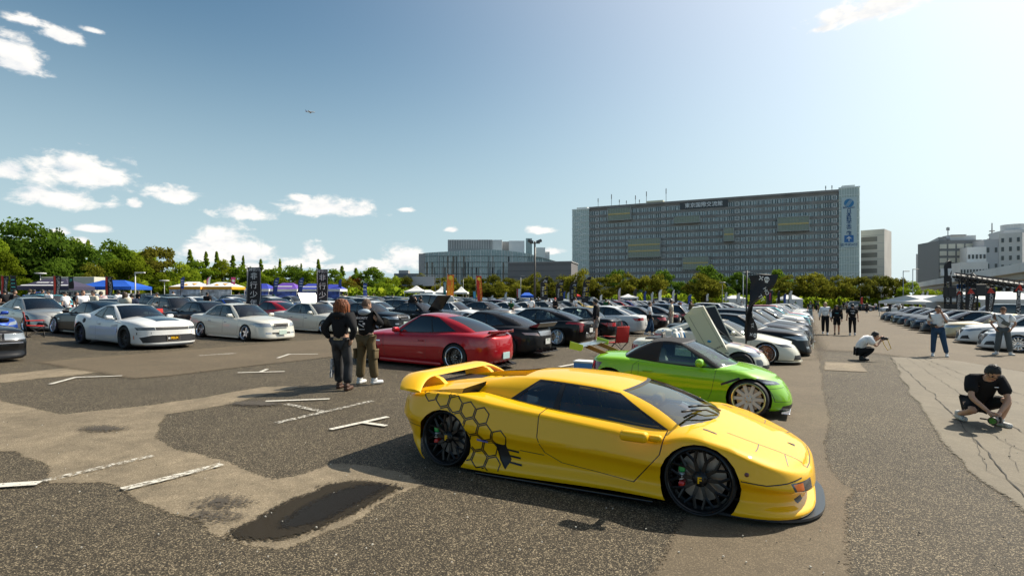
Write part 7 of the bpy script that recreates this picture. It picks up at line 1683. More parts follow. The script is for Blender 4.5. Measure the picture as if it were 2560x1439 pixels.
# --- upright banners
def banner(label, px, Z, yt, yb, wpx, m, words=(), kind='flat', lean=0., border=None, stripe=None, ang=0., poleside=-1, group='event banners', wave=.06, name=None):
    """cloth banner on a pole; words: (text, size, x, z fraction from top, material, turned)"""
    p = atd(px, Z); s = Z/FPX; w = wpx*s; zt_, zb_ = CAM_H-(yt-HOR)*s-p.z, CAM_H-(yb-HOR)*s-p.z; h = zt_-zb_
    o = empty(name or ('feather_flag' if kind == 'feather' else 'banner'), label, 'banner', group, loc=p, rz=ang)
    def pos(u, t, off=0.):      # u across 0..1, t down 0..1
        x = (u-.5)*w*poleside*-1; y = wave*w*2*math.sin(t*5+u*2.2+px)*(.3+.7*u)-off
        if kind == 'feather': x = (u-.5)*w*(.35+.65*min(1, t*4)**.7) + w*.5*(max(0, 1-t*3))**2
        return Vector((x+lean*t*h, y, zt_-t*h))
    nu, nt = 7, 22; V = [pos(u/(nu-1), t/(nt-1)) for t in range(nt) for u in range(nu)]
    Fc = [(t*nu+u, t*nu+u+1, (t+1)*nu+u+1, (t+1)*nu+u) for t in range(nt-1) for u in range(nu-1)]
    link('cloth', new_mesh('cloth', V, Fc, m), o)
    pr = MB()
    if kind == 'feather': pr.tube([(-w*.5, .01, 0), (-w*.5, .01, zt_-h*.25), (-w*.2, .01, zt_-h*.05), (w*.3, .01, zt_+.02)], max(.012, s*.7), 6)
    else:
        xs = -w*.5+poleside*0 if poleside < 0 else w*.5; xs = (-w*.56 if poleside < 0 else w*.56); pr.tube([(xs, .02, 0), (xs, .02, zt_+h*.05)], max(.014, s*.8), 6).tube([(xs, .02, zt_+.01), (-xs*1.05, .02, zt_+.01)], max(.01, s*.6), 6)
    link('pole', pr.mesh('pole', POLEB if kind != 'white' else POLEW, True), o)
    for (tx, sz, ux, tf, mm, turn) in words:
        v, f = text_geo(tx, 1., .0); V = []
        for q in v:
            a, b = (q.x*sz*h, q.y*sz*h) if not turn else (q.y*sz*h, -q.x*sz*h)
            if turn == 2: a, b = -a, -b
            V.append(pos(ux+a/w*(1 if poleside < 0 else -1), tf-b/h, .012))
        link('lettering', new_mesh('lettering', V, f, mm, False), o)
    if border: 
        for u in (.05, .95):
            q = [pos(u, t/20, .008) for t in range(1, 20)]; VV = []; [VV.extend((c-Vector((w*.012, 0, 0)), c+Vector((w*.012, 0, 0)))) for c in q]
            link('border', new_mesh('border', VV, [(2*i, 2*i+1, 2*i+3, 2*i+2) for i in range(18)], border, False), o)
    if stripe:
        VV = []; [VV.extend((pos(0, t/20, .008), pos(.28, t/20, .008))) for t in range(21)]; link('stripe', new_mesh('stripe', VV, [(2*i, 2*i+1, 2*i+3, 2*i+2) for i in range(20)], stripe, False), o)
    return o
FB = mat('flag_black', (.015, .015, .018), .7, bump=(3, .5)); FW = mat('flag_white', (.65, .65, .64), .7); FR = mat('flag_red', (.55, .04, .02), .7); FOR_ = mat('flag_orange', (.75, .17, .02), .7); FY = mat('flag_yellow', (.80, .60, .05), .7); FBL = mat('flag_blue', (.04, .08, .30), .7); FPK = mat('flag_pink', (.6, .05, .2), .7); FT = mat('flag_teal', (.02, .22, .22), .7)
KAN = [('神奈川', .10, .5, .05, PW, 0), ('非', .19, .5, .22, PW, 0), ('行', .19, .5, .45, PW, 0), ('少', .19, .5, .68, PW, 0), ('年', .19, .5, .90, PW, 0)]
banner('tall black banner with white calligraphy behind the white saloon, left of two alike', 637, 29, 669, 768, 36, FB, KAN, border=PW, lean=-.05)
banner('tall black banner with white calligraphy near the raised bonnet, right of two alike', 807, 32, 674, 768, 27, FB, KAN, border=PW, lean=-.02)
banner('orange banner with yellow writing and round crest, taller of two alike', 1127, 44, 687, 752, 17, FOR_, [('ZOMBIE FACTORY', .115, .72, .60, FY, 1), ('GYBER', .14, .3, .62, FY, 1), ('●', .22, .5, .12, FY, 0)], lean=-.04)
banner('red banner with yellow writing, slimmer of two alike beside lamp mast', 1197, 46, 690, 752, 13, FR, [('ZOMBIE FACTORY', .115, .70, .58, FY, 1), ('●', .18, .5, .12, FY, 0)], lean=.05)
for i, (px, yt, yb, Z) in enumerate(((1360, 693, 750, 47), (1399, 700, 752, 50), (1433, 704, 754, 53), (1467, 692, 756, 45))):
    banner('black feather flag with FH lettering, %s of four from the left' % ('first', 'second', 'third', 'fourth')[i], px, Z, yt, yb, 17, FB, [('FH', .16, .55, .17, FY if i == 3 else PW, 0), ("F'vs H", .20, .68, .50, FY, 1), ('FH cars', .14, .3, .62, PW, 1)], 'feather', lean=.02 if i < 3 else -.08)
for i, (px, yt, yb, Z, lab) in enumerate(((12, 690, 740, 40, 'at the left picture edge'), (143, 690, 740, 40, 'right of the purple tent'), (273, 692, 738, 42, 'in front of the blue tent'))):
    banner('dark banner with red stripe and white writing '+lab, px, Z, yt, yb, 17, FB, [('ИOTИAЯ', .18, .64, .62, PW, 1), ('⚡', .2, .6, .15, PW, 0)], stripe=FR)
banner('black and teal banner right of the left-edge banner', 34, 44, 690, 735, 14, FB, [('▮▮▮▮', .2, .5, .5, mat('print_teal', (.1, .5, .45), .6), 1)]); banner('black banner with teal print on a pale pole between the tents', 178, 46, 692, 722, 12, FB, [('夢', .3, .5, .3, mat('print_teal', (.1, .5, .45), .6), 0)])
banner('crimson flag with white ring beside the orange-edged tents', 583, 60, 693, 716, 10, FPK, [('◉', .4, .5, .4, PW, 0)]); banner('white and red feather flag over the orange-edged tents', 521, 60, 692, 722, 9, FW, (), 'feather', stripe=FPK); banner('small yellow banner beside the white and red flag', 513, 61, 700, 712, 8, FY)
banner('dark feather flag before the left orange-edged tent', 456, 56, 692, 722, 9, FBL, [('▮▮▮', .2, .5, .5, PW, 1)], 'feather')
banner('blue feather flag by the violet tent', 690, 60, 694, 735, 12, FBL, [('▮▮▮', .16, .6, .35, PW, 1)], 'feather', lean=-.06); banner('blue feather flag by the middle blue tent', 752, 61, 694, 735, 12, FBL, [('▮▮▮', .16, .6, .35, PW, 1)], 'feather', lean=-.05); banner('narrow deep blue feather flag right of the blue tents', 850, 68, 697, 735, 7, FBL, (), 'feather')
banner('slim dark banner with white script behind the black saloon', 913, 44, 708, 752, 9, FBL, [('▮▮▯▮', .2, .5, .45, PW, 1)])
banner('pale blue small banner in the far car field', 1186, 84, 728, 748, 6, mat('flag_sky', (.1, .4, .6), .7)); banner('red and white banner left of the small blue tent', 1297, 80, 722, 748, 9, FW, (), stripe=FR); banner('teal signboard banner left of the orange banner', 1112, 84, 704, 735, 6, FT, [('DBD', .3, .5, .4, PW, 1)])
banner('dark banner with pink lettering right of the skull flag', 1924, 60, 726, 760, 14, FB, [('Maxim', .2, .55, .45, FPK, 1)])
for i, (px, yt, yb, Z) in enumerate(((2427, 722, 786, 40), (2477, 720, 786, 40), (2398, 728, 776, 44), (2549, 712, 792, 36))):
    banner('black banner with big white slanted letters, %s along the stage front' % ('second', 'third', 'first', 'fourth')[i], px, Z, yt, yb, 22 if i < 2 else 11, FB, [('XATIISOM', .17, .58, .55, PW, 2), ('▲', .3, .5, .1, FR, 0)], lean=-.06)
banner('tall black and white feather flag left of the stage roof', 2369, 44, 652, 705, 17, FB, [('▌▌', .34, .5, .55, PW, 0)], 'feather')
rnd = random.Random(31)
WF = [(1478, 742, 760), (1502, 736, 760), (1548, 720, 752), (1588, 722, 752), (1612, 728, 752), (1630, 730, 750), (1650, 724, 750), (1683, 724, 752), (1690, 734, 752), (1724, 736, 755), (1768, 734, 748), (1815, 730, 748), (1846, 732, 748), (1947, 728, 755), (1962, 734, 755), (1976, 727, 750), (1230, 738, 752), (1264, 730, 750), (1318, 724, 742), (1410, 728, 748), (1420, 730, 748), (2306, 730, 752), (2318, 728, 752), (2154, 742, 756)]
for i, (px, yt, yb) in enumerate(WF):
    m = FR if px == 2154 else (FW, FW, FW, FB, FBL)[i % 5]; banner('small far %s feather flag, %s from the left of the far flags' % ({FW: 'white', FB: 'black', FBL: 'blue', FR: 'red'}[m], ordn(sorted(w[0] for w in WF).index(px)+1)), px, rnd.uniform(80, 100), yt, yb+4, 6 if i % 3 else 8, m, (), 'feather', group='small far flags')
# skull flag on its pole by the roadster
sp_ = lot(16.4, -1.58); Zs_ = sp_.y; s = Zs_/FPX
o = empty('skull_flag', 'black flag with skulls and white letters hanging twisted from a pole', 'flag', loc=sp_)
def W2(px, py, dy=0.): return Vector(((px-1280)*s-sp_.x, dy, CAM_H-(py-HOR)*s-sp_.z))
edgeL = crv([(0, 1872), (.12, 1880), (.35, 1874), (.55, 1864), (.8, 1864), (1, 1866)]); edgeR = crv([(0, 1940), (.12, 1934), (.3, 1918), (.5, 1884), (.65, 1878), (.85, 1888), (1, 1892)])
V = []; nt, nu = 30, 9
for t in range(nt):
    tt = t/(nt-1); yL, yR = 688+tt*165, 686+tt*158
    for u in range(nu):
        k = u/(nu-1); V.append(W2(float(edgeL(tt))*(1-k)+float(edgeR(tt))*k, yL*(1-k)+yR*k, .10*math.sin(tt*9+k*4)-.05*k))
link('cloth', new_mesh('cloth', V, [(t*nu+u, t*nu+u+1, (t+1)*nu+u+1, (t+1)*nu+u) for t in range(nt-1) for u in range(nu-1)], FB), o)
link('pole', MB().tube([W2(1865, 865), W2(1867, 676)], .022, 8).tube([W2(1862, 684), W2(1942, 688)], .014, 6).mesh('pole', POLEB, True), o)
def skull(cx, cy, r, rot):
    m = MB(); c = W2(cx, cy, -.17); q = Matrix.Rotation(rot, 3, 'Y'); r = r*s
    m.lathe([(0, 0), (r, .004)], 18, 'y', 0); m.box((0, 0, -r*1.0), (r*1.1, .01, r*.7)); m.v = [tuple(q @ Vector(p)+c) for p in m.v]; link('skull_print', m.mesh('skull_print', PW), o)
    e = MB(); [e.lathe([(0, 0), (r*.28, 0)], 10, 'y', 0, (x*r*.42, -.012, -r*.1)) for x in (-1, 1)]; e.box((0, -.012, -r*.62), (r*.2, .005, r*.2)); e.v = [tuple(q @ Vector(p)+c) for p in e.v]; link('skull_eyes', e.mesh('skull_eyes', PB), o)
    x = MB(); [x.box((-r*2.2, 0, 0), (r*2.0, .01, r*.32), 0, mtx=Matrix.Rotation(a, 3, 'Y')) for a in (.8, -.8)]; x.v = [tuple(q @ Vector(p)+c) for p in x.v]; link('crossbones_print', x.mesh('crossbones_print', PW), o)
skull(1910, 698, 6.5, R(10)); skull(1881, 836, 4.5, R(8))
for (tx, cx, cy, sz, rt) in (('HO', 1908, 728, 13, 62), ('TIT', 1896, 745, 13, 60), ('IHO', 1876, 786, 9, 85), ('TX', 1874, 812, 9, 85)):
    link('lettering', text_mesh('lettering', tx, sz*s, PW, frame_mtx(W2(cx, cy, -.17), (math.cos(R(-rt)), 0, math.sin(R(-rt))), (math.sin(R(rt)), 0, math.cos(R(rt)))), .004*sz*s), o)
# --- lamp masts
def lamp(label, px, Z, yt, kind, m=POLE):
    p = atd(px, Z); h = CAM_H-(yt-HOR)/FPX*Z-p.z; o = empty('lamp_mast', label, 'lamp post', 'lamp posts', loc=p); r = {'flood': .16, 'arm': .07, 'disc': .05}[kind]
    link('pole', MB().tube([(0, 0, 0), (0, 0, h)], [r, r*.7], 10).mesh('pole', m, True), o)
    if kind == 'flood':
        for x in (-1, 1): link('floodlight', MB().rbox((x*.55, 0, h), (.75, .5, .38), .08, mtx=Matrix.Rotation(R(x*-22), 3, 'Y')).mesh('floodlight', mat('flood_grey', (.08, .085, .09), .4)), o)
        link('bracket', MB().box((0, 0, h-.25), (1.3, .12, .12)).mesh('bracket', m), o)
    elif kind == 'arm': link('lamp_head', MB().rbox((.45, 0, h+.02), (.9, .26, .12), .04).mesh('lamp_head', m), o)
    else: link('lamp_head', MB().lathe([(0, h+.12), (.5, h+.1), (.55, h), (.1, h-.1)], 18, 'z').mesh('lamp_head', m, True), o)
lamp('tall brown floodlight mast before the windowless hall', 1337, 70, 603, 'flood', mat('mast_brown', (.10, .085, .07), .5))
for (px, Z, yt, kd, m, lab) in ((338, 50, 682, 'arm', POLEW, 'pale slim lamp pole right of the blue tent'), (101, 60, 684, 'disc', POLEW, 'disc-topped lamp above the purple tent'), (2258, 82, 678, 'arm', POLE, 'lamp pole left of the far green tree'), (2282, 84, 673, 'arm', POLE, 'lamp pole right of the far green tree'), (1858, 76, 680, 'arm', POLEW, 'pale lamp pole left of the skull flag'), (1806, 95, 706, 'disc', POLE, 'short dark lamp with panel left of skull flag'), (1158, 112, 694, 'arm', POLE, 'thin lamp pole between the red banners'), (1302, 112, 690, 'arm', POLE, 'thin lamp pole left of the tall mast'), (1036, 110, 694, 'arm', POLE, 'thin lamp pole left of the scaffold screen'), (411, 66, 702, 'disc', POLEW, 'low disc lamp left of the orange-edged tents')): lamp(lab, px, Z, yt, kd, m)
# --- stage with truss roof
stp = atd(2385, 46); BLKT = mat('truss_black', (.02, .02, .022), .6)
o = empty('stage', 'black truss stage with sloping roof and hanging lamps at the right', 'stage', loc=stp); s = 46/FPX
def S2(px, py, d=0.): k = (46+d)/FPX; return Vector(((px-1280)*k-stp.x, d, CAM_H-(py-HOR)*k-stp.z))
def truss(nm, a, b, w=.35, n=8):
    t = MB(); a, b = Vector(a), Vector(b); d = (b-a).normalized(); u = d.orthogonal().normalized()*w/2; v = d.cross(u)
    cs = [u+v, u-v, -u-v, -u+v]
    for c in cs: t.tube([a+c, b+c], .045, 5)
    for k in range(n):
        p, q = a.lerp(b, k/n), a.lerp(b, (k+1)/n)
        for i in range(4): t.tube([p+cs[i], q+cs[(i+1) % 4]], .028, 4)
    link(nm, t.mesh(nm, BLKT), o)
truss('roof_beam', S2(2388, 692), S2(2600, 722), .45, 16); truss('roof_beam', S2(2388, 690, 5), S2(2600, 716, 5), .45, 16); truss('roof_beam', S2(2430, 690), S2(2430, 690, 5), .4, 5)
for k in range(9): a, b = S2(2400+k*24, 690+k*3.4), S2(2400+k*24, 688+k*3.2, 5); link('purlin', MB().tube([a, b], .06, 5).mesh('purlin', BLKT), o)
link('roof_sheet', new_mesh('roof_sheet', [S2(2386, 686), S2(2610, 719), S2(2610, 712, 5.5), S2(2386, 683, 5.5)], [(0, 1, 2, 3)], mat('roof_black', (.015, .015, .016), .6), False), o)
for px in (2370, 2412, 2436): truss('tower', S2(px, 694), S2(px, 790), .4, 10)
for px in (2370, 2392, 2412): link('scaffold_post', MB().tube([S2(px+6, 700, 2), S2(px+6, 785, 2)], .05, 5).tube([S2(px-4, 715, 1), S2(px+24, 715, 1)], .04, 5).tube([S2(px-4, 745, 1), S2(px+24, 745, 1)], .04, 5).mesh('scaffold_post', BLKT), o)
for (px, py, w, h) in ((2374, 730, .7, .9), (2446, 725, .9, 1.0), (2380, 770, .9, .7)): link('speaker', MB().rbox(S2(px, py, -.3), (w, .6, h), .05).mesh('speaker', BLKT), o)
for k in range(7): link('stage_lamp', MB().lathe([(0, 0), (.16, 0), (.2, -.32), (.1, -.34)], 10, 'z').mesh('stage_lamp', BLKT), o, loc=S2(2420+k*20, 706+k*2.6, 1))
link('blue_panel', MB().box(S2(2410, 716, 3), (1.25, .1, .38)).mesh('blue_panel', mat('panel_azure', (.03, .18, .55), .6)), o)
# --- folding camp chairs
def camp_chair(label, p, hd):
    o = empty('camp_chair', label, 'chair', 'red folding camp chairs', loc=p, rz=hd); RD = mat('canvas_red', (.50, .02, .015), .8, bump=(30, .3))
    fr = MB()
    for y in (-.27, .27): fr.tube([(.25, y, 0), (-.24, y, .44)], .011, 6).tube([(-.25, y, 0), (.26, y, .44)], .011, 6).tube([(-.26, y, .40), (-.34, y, .92)], .011, 6).tube([(.26, y, .44), (.26, y, .62)], .011, 6)
    for x in (-.25, .25): fr.tube([(x, -.27, .01), (x, .27, .42)], .010, 6).tube([(x, .27, .01), (x, -.27, .42)], .010, 6)
    link('frame', fr.mesh('frame', BLK, True), o)
    link('seat', MB().rbox((0, 0, .42), (.54, .52, .03), .012, mtx=Matrix.Rotation(R(4), 3, 'Y')).mesh('seat', RD, True), o); link('backrest', MB().rbox((-.30, 0, .70), (.03, .54, .50), .012, mtx=Matrix.Rotation(R(-9), 3, 'Y')).mesh('backrest', RD, True), o)
    for y in (-.28, .28): link('armrest', MB().rbox((-.02, y, .62), (.56, .06, .02), .008).mesh('armrest', RD, True), o)
camp_chair('red folding camp chair beside the white muscle coupe', at(88, 842), R(45)); camp_chair('red folding camp chair behind the green roadster', at(1540, 888), AXIS+R(150)); camp_chair('red folding camp chair behind the white muscle coupe near the dark saloon', lot(14.4, -27.2), AXIS)
# cool box and bag by the second chair
o = empty('cool_box', 'blue and white cool box beside the red chair behind the green car', 'box', loc=lot(12.3, -4.8), rz=AXIS); link('box', MB().rbox((0, 0, .14), (.5, .32, .28), .03).mesh('box', mat('cool_blue', (.08, .25, .6), .5)), o); link('lid', MB().rbox((0, 0, .30), (.52, .34, .05), .02).mesh('lid', PW), o)
# aircraft
ap = atd(776, 1500, 280); o = empty('aircraft', 'small white airliner crossing the sky', 'aircraft', loc=ap, rz=R(8)); AW = mat('aircraft_white', (.6, .6, .62), .4)
link('fuselage', MB().lathe([(0, 13), (1.2, 11), (1.6, 7), (1.6, -6), (.8, -11), (.1, -13)], 12, 'x').mesh('fuselage', AW, True), o); link('wing', MB().prism([(3, 0), (-3, 13), (-5, 13), (-2, 0), (-5, -13), (-3, -13)], -.2, .2, 'z').mesh('wing', AW), o); link('tail_fin', MB().prism([(-9, .5), (-12, 5), (-13.5, 5), (-12.5, .5)], -.2, .2).mesh('tail_fin', FBL), o); link('tailplane', MB().prism([(-9.5, 0), (-12, 5), (-13, 5), (-12, 0), (-13, -5), (-12, -5)], .3, .6, 'z').mesh('tailplane', AW), o)
for y in (4.5, -4.5): link('engine', MB().lathe([(.7, 2), (.9, 1), (.7, -1.5)], 10, 'x', 0, (0, y, -1)).mesh('engine', AW, True), o)
# ---------------------------------------------------------------- parking the cars
pWH, pPE, pBK, pBK2, pSI, pRD, pGD, pGM, pBL, pDG = paint('white_pearl', (.74, .74, .72), 0, .3), paint('pearl', (.66, .64, .56), .1, .3), paint('black', (.005, .005, .006), 0, .25, .5), paint('black_blue', (.006, .009, .016), .1, .25, .5), paint('silver', (.44, .44, .41), .7, .32), paint('candy_red', (.42, .007, .014), .2, .25), paint('champagne', (.52, .43, .27), .5, .3), paint('gunmetal', (.055, .058, .06), .6, .3), paint('blue', (.012, .05, .30), .3, .25), paint('satin_black', (.018, .019, .021), .3, .42, .35)
pBR, pWN, pYB, pTQ, pOR = paint('brown_grey', (.13, .115, .105), .6, .3), paint('wine', (.10, .008, .015), .3, .25), paint('mustard', (.6, .40, .03), 0, .3), paint('turquoise', (.08, .35, .42), .2, .3), paint('orange', (.6, .12, .01), 0, .3)
RIMG = mat('rim_silver', (.62, .62, .62), .22, .9); RIMB = mat('rim_bronze', (.42, .19, .10), .25, .9); RIMC = mat('rim_white_', (.75, .75, .73), .3, .1)
car_type('supercar', YP); kei('roadster', pm=GRN); scissor('scissor'); muscle('muscle'); square('square')
exec_sedan('exec'); modern_sedan('modern'); hatch('hatch'); wagon('wagon'); minivan('van')
def red_extra(add, P, zt):
    add('diffuser', MB().prism([(-2.35, -.55), (-2.35, .55), (-2.1, .75), (-1.9, .75), (-1.9, -.75), (-2.1, -.75)], .10, .13, 'z').mesh('diffuser', BLK))
    for y in (-.35, -.12, .12, .35): add('diffuser_fin', MB().prism([(-2.38, .12), (-2.0, .12), (-2.0, .22), (-2.2, .20)], y-.006, y+.006).mesh('diffuser_fin', BLK))
    for s in (-1, 1):
        side_line(P, add, 'seam', [(.93, .80), (.90, .60), (.86, .40), (.82, .25)], BLK, .006, s); side_line(P, add, 'badge', [(1.02, .62), (1.12, .62)], CHR, .03, s)
coupe('coupe', glass=GLD, extra=[x_bars(2.32, .34, .51, .40, 3, CHR), x_splitter(2.34, .085, .80, .06), x_plate(-2.355, .37, -1, '', '', mat('plate_teal', (.45, .62, .62), .4)), x_lip(-2.30, .955, .60), x_skirt(.13, -1.0, 1.0, .885, 'paint', .09), red_extra])
def gt_extra(add, P, zt):
    add('ducktail', MB().prism([(-2.0, .93), (-2.38, 1.06), (-2.40, 1.05), (-2.30, .92)], -.62, .62).mesh('ducktail', mat('carbon2', (.03, .028, .026), .3, 0, 1)))
    add('diffuser', MB().rbox((-2.32, 0, .16), (.25, 1.3, .03), .01).mesh('diffuser', BLK))
    for y in (-.5, -.25, 0, .25, .5): add('diffuser_fin', MB().box((-2.34, y, .20), (.2, .012, .10)).mesh('diffuser_fin', BLK))
coupe('gt', S=[(-2.35, .86), (-2.1, .90), (-1.4, .915), (-.5, .86), (.6, .82), (1.4, .79), (2.0, .68), (2.3, .56)], wheel=dict(Rr=.265, w=.29, style='y', n=10, dish=.05, rimm=BLK, lipm=BLK), cuts=door_cuts(.86, -.50, 0, .82, two=False)+[('tail_lamp', 'yz', [(.40, .66), (.80, .70), (.84, .76), (.50, .76)], 'rear', mat('tail_pale', (.5, .35, .33), .12, .2, 1), dict(both=True)), ('tail_panel', 'yz', [(-.36, .66), (.36, .66), (.44, .80), (-.44, .80)], 'rear', mat('tail_silver', (.5, .5, .52), .25, .8)), ('headlight', 'yz', [(.50, .56), (.80, .58), (.86, .70), (.58, .66)], 'front', LAMP, dict(both=True))],
      extra=[x_plate(-2.37, .48, -1, '横浜 301', '・・1'), x_skirt(.13, -1, 1, .885, BLK), gt_extra])
def fast_extra(add, P, zt):
    add('rear_bumper_chrome', MB().rbox((-2.42, 0, .42), (.08, .9, .22), .03).mesh('rear_bumper_chrome', mat('satin_alu', (.45, .46, .48), .25, .9))); add('emblem', MB().lathe([(.05, 0), (.09, -.01)], 16, 'x', 0, (-2.47, 0, .72)).mesh('emblem', CHR)); add('spoiler', MB().rbox((-2.2, 0, 1.01), (.22, 1.15, .02), .008).mesh('spoiler', GLOSSBLK)); add('vortex_fin', MB().prism([(-.9, 1.36), (-1.15, 1.40), (-1.15, 1.34)], -.012, .012).mesh('vortex_fin', BLK))
modern_sedan('fast', G=dict(xwb=1.12, xwt=.22, xrt=-1.05, xrb=-2.18, wbf=.76, wbr=.68, wtf=.58, wtr=.52, R=[(-1.2, 1.25), (-.4, 1.36), (.3, 1.31)], crown=.05, win=[(.06, .44), (.465, .74), (.755, .84)], br=.04), glass=GLC, wheel=dict(Rr=.255, w=.25, style='mesh', n=10, dish=.07, rimm=CHR),
    cuts=door_cuts(.92, -.02, -1.1, .85)+[('tail_lamp', 'yz', [(.52, .78), (.90, .84), (.90, .92), (.56, .86)], 'rear', TAIL, dict(both=True)), ('tail_lamp', 'yz', [(.62, .55), (.74, .55), (.74, .83), (.58, .81)], 'rear', TAIL, dict(both=True)), ('headlight', 'yz', [(.42, .60), (.70, .585), (.89, .67), (.84, .72), (.46, .665)], 'front', LAMP, dict(both=True))], extra=[fast_extra, x_plate(-2.47, .60, -1), x_skirt(.12, -1, 1, .875)])
# ivory coupe with deep bronze wheels
coupe('lowcoupe', a=1.28, w=.86, wheel=dict(Rr=.255, w=.24, style='mesh', n=18, dish=.05, rimm=RIMB, lipm=CHR), camber=6, track=.76, Rt=.305, ra=.345, glass=GLC, S=[(-2.1, .80), (-1.85, .86), (-1.2, .86), (-.4, .80), (.6, .755), (1.3, .70), (1.9, .58), (2.15, .48)], C=[(-2.1, .83), (-1.8, .90), (-1.2, .90), (0, .86), (.9, .85), (1.5, .755), (1.95, .635), (2.15, .50)],
    xn=[2.12, 2.17, 2.16, 2.13, 2.06, 2.0, 1.92], xt=[-2.0, -2.08, -2.12, -2.12, -2.10, -2.08, -2.0], plan=[(-2.2, .93), (-1.3, 1), (0, .98), (1.3, .99), (2.2, .85)],
    G=dict(xwb=.92, xwt=.12, xrt=-.80, xrb=-1.7, wbf=.70, wbr=.62, wtf=.54, wtr=.50, R=[(-.9, 1.15), (-.25, 1.215), (.2, 1.175)], crown=.04, win=[(.06, .52), (.54, .80)], cr=.2, crt=.12, cp=.86), cuts=door_cuts(.80, -.45, 0, .75, two=False)+[('headlight', 'yz', [(.42, .50), (.72, .52), (.80, .60), (.52, .60)], 'front', DARKLAMP, dict(both=True)), ('air_intake', 'yz', [(-.55, .14), (.55, .14), (.5, .28), (-.5, .28)], 'front', GRL), ('tail_lamp', 'yz', [(.4, .6), (.8, .6), (.8, .74), (.4, .74)], 'rear', TAIL, dict(both=True))], extra=[x_splitter(2.16, .09, .76, .05, IVO), x_skirt(.12, -.85, .85, .81)])
PI = math.pi
def car(label, key, r, c, back, pm, name=None, ov=None, dh=0., group=None):
    return place_car(name or {'exec': 'saloon_car', 'modern': 'saloon_car', 'coupe': 'coupe_car', 'hatch': 'hatchback_car', 'wagon': 'estate_car', 'van': 'minivan', 'supercar': 'supercar'}.get(key, 'parked_car'), key, stand(lot(r, c), AXIS+(PI if back else 0)+dh), pm, label, 'car', group, ov)
# front row by the drive
place_car('supercar', 'supercar', stand(lot(5.75, -2.195), math.atan2(-.470, .883)), YEL, 'low yellow wedge supercar with black hexagon film and black wheels in front', 'car')
car('lime green two-seat roadster with black soft top and tall rear wing', 'roadster', 9.95, -2.02, 0, GRN, 'roadster_car')
car('ivory open roadster with both doors swung up and striped bonnet', 'scissor', 14.6, -2.65, 0, IVO, 'roadster_car')
car('ivory low coupe with bronze mesh wheels beside the scissor-door roadster', 'lowcoupe', 18.0, -2.45, 0, IVO, 'coupe_car')
# row backing onto it
car('glossy candy red two-door coupe with dark glass and chrome-lipped wheels', 'coupe', 11.75, -9.05, 1, pRD, 'coupe_car')
car('satin black grand tourer with ducktail and silver tail panel', 'gt', 15.1, -9.5, 1, pDG, 'coupe_car')
car('black fastback saloon with red bracket tail lamps and mesh wheels', 'fast', 19.5, -9.85, 1, pBK, 'saloon_car')
car('old square black saloon between the black fastback and a white saloon', 'square', 23.6, -9.9, 1, pBK, 'saloon_car', {'rim': RIMG})
car('white saloon with smooth flanks behind the old square black car', 'modern', 27.6, -9.9, 1, pWH, 'saloon_car')
# across the aisle
car('old square black saloon cut by the left edge, chrome grille and plate', 'square', 5.25, -19.75, 0, pBK, 'saloon_car')
car('white muscle coupe with black bonnet stripe and black wheels', 'muscle', 9.75, -20.1, 0, pWH, 'coupe_car')
car('pearl white executive saloon with deep five-spoke wheels, nose to the aisle', 'exec', 13.65, -19.9, 0, pPE, 'saloon_car')
car('pearl white executive saloon with raised bonnet behind it, half hidden by the pair', 'exec', 18.1, -20.7, 0, pPE, 'saloon_car', {'rim': RIMG})
car('black executive saloon with white disc-like wheels behind the standing pair', 'exec', 21.9, -20.9, 0, pBK, 'saloon_car', {'rim': RIMC})
rt, ob = car('black saloon with its bonnet raised beside two people in black', 'exec', 25.6, -20.5, 0, pBK, 'saloon_car')
link('raised_bonnet', MB().rbox((-.55, 0, 0), (1.15, 1.3, .03), .012).mesh('raised_bonnet', pBK), rt, mw=Matrix.Translation((1.05, 0, .92)) @ Matrix.Rotation(R(128), 4, 'Y') @ Matrix.Identity(4))
link('bonnet_stay', MB().tube([(1.9, .5, .75), (1.6, .5, 1.45)], .012, 6).mesh('bonnet_stay', CHR), rt)
car('white grand coupe with long bonnet right of the raised black bonnet', 'coupe', 29.2, -20.4, 0, pWH, 'coupe_car')
car('brown-grey saloon with red cabin right of the white grand coupe', 'modern', 33.0, -20.4, 0, pBR, 'saloon_car')
car('white coupe behind the person in green, right of the brown-grey saloon', 'coupe', 36.4, -20.4, 0, pWH, 'coupe_car')
# behind the muscle coupe
car('black low coupe with white dished wheel behind the white muscle coupe', 'coupe', 11.1, -25.6, 1, pBK, 'coupe_car', {'rim': RIMC})
car('silver saloon facing the aisle at the far left', 'modern', 10.9, -30.6, 0, pSI, 'saloon_car', {'rim': BLK})
car('deep blue car with red tail lamps behind the old square black saloon', 'coupe', 7.2, -25.9, 0, pBL, 'coupe_car')
car('dark saloon with pale seats behind the red camp chair', 'exec', 15.2, -25.4, 1, pBK2, 'saloon_car')
car('red two-door coupe with rear spoiler behind the first pearl saloon', 'coupe', 19.2, -25.5, 1, pRD, 'coupe_car')
rt, ob = car('white car with its white bonnet raised high behind the second pearl saloon', 'exec', 22.8, -25.5, 1, pWH, 'saloon_car')
link('raised_bonnet', MB().rbox((-.52, 0, 0), (1.05, 1.35, .03), .012).mesh('raised_bonnet', pPE), rt, mw=Matrix.Translation((1.05, 0, .92)) @ Matrix.Rotation(R(122), 4, 'Y'))
car('blue coupe behind the first pearl saloon and left of the raised white bonnet', 'coupe', 20.5, -31.0, 0, pBL, 'coupe_car')
car('dark grey hatchback beyond the first black banner', 'hatch', 17.2, -31.0, 0, pGM, 'hatchback_car'); car('white curved-roof coupe behind the person in beige', 'coupe', 14.0, -31.2, 0, pWH, 'coupe_car')
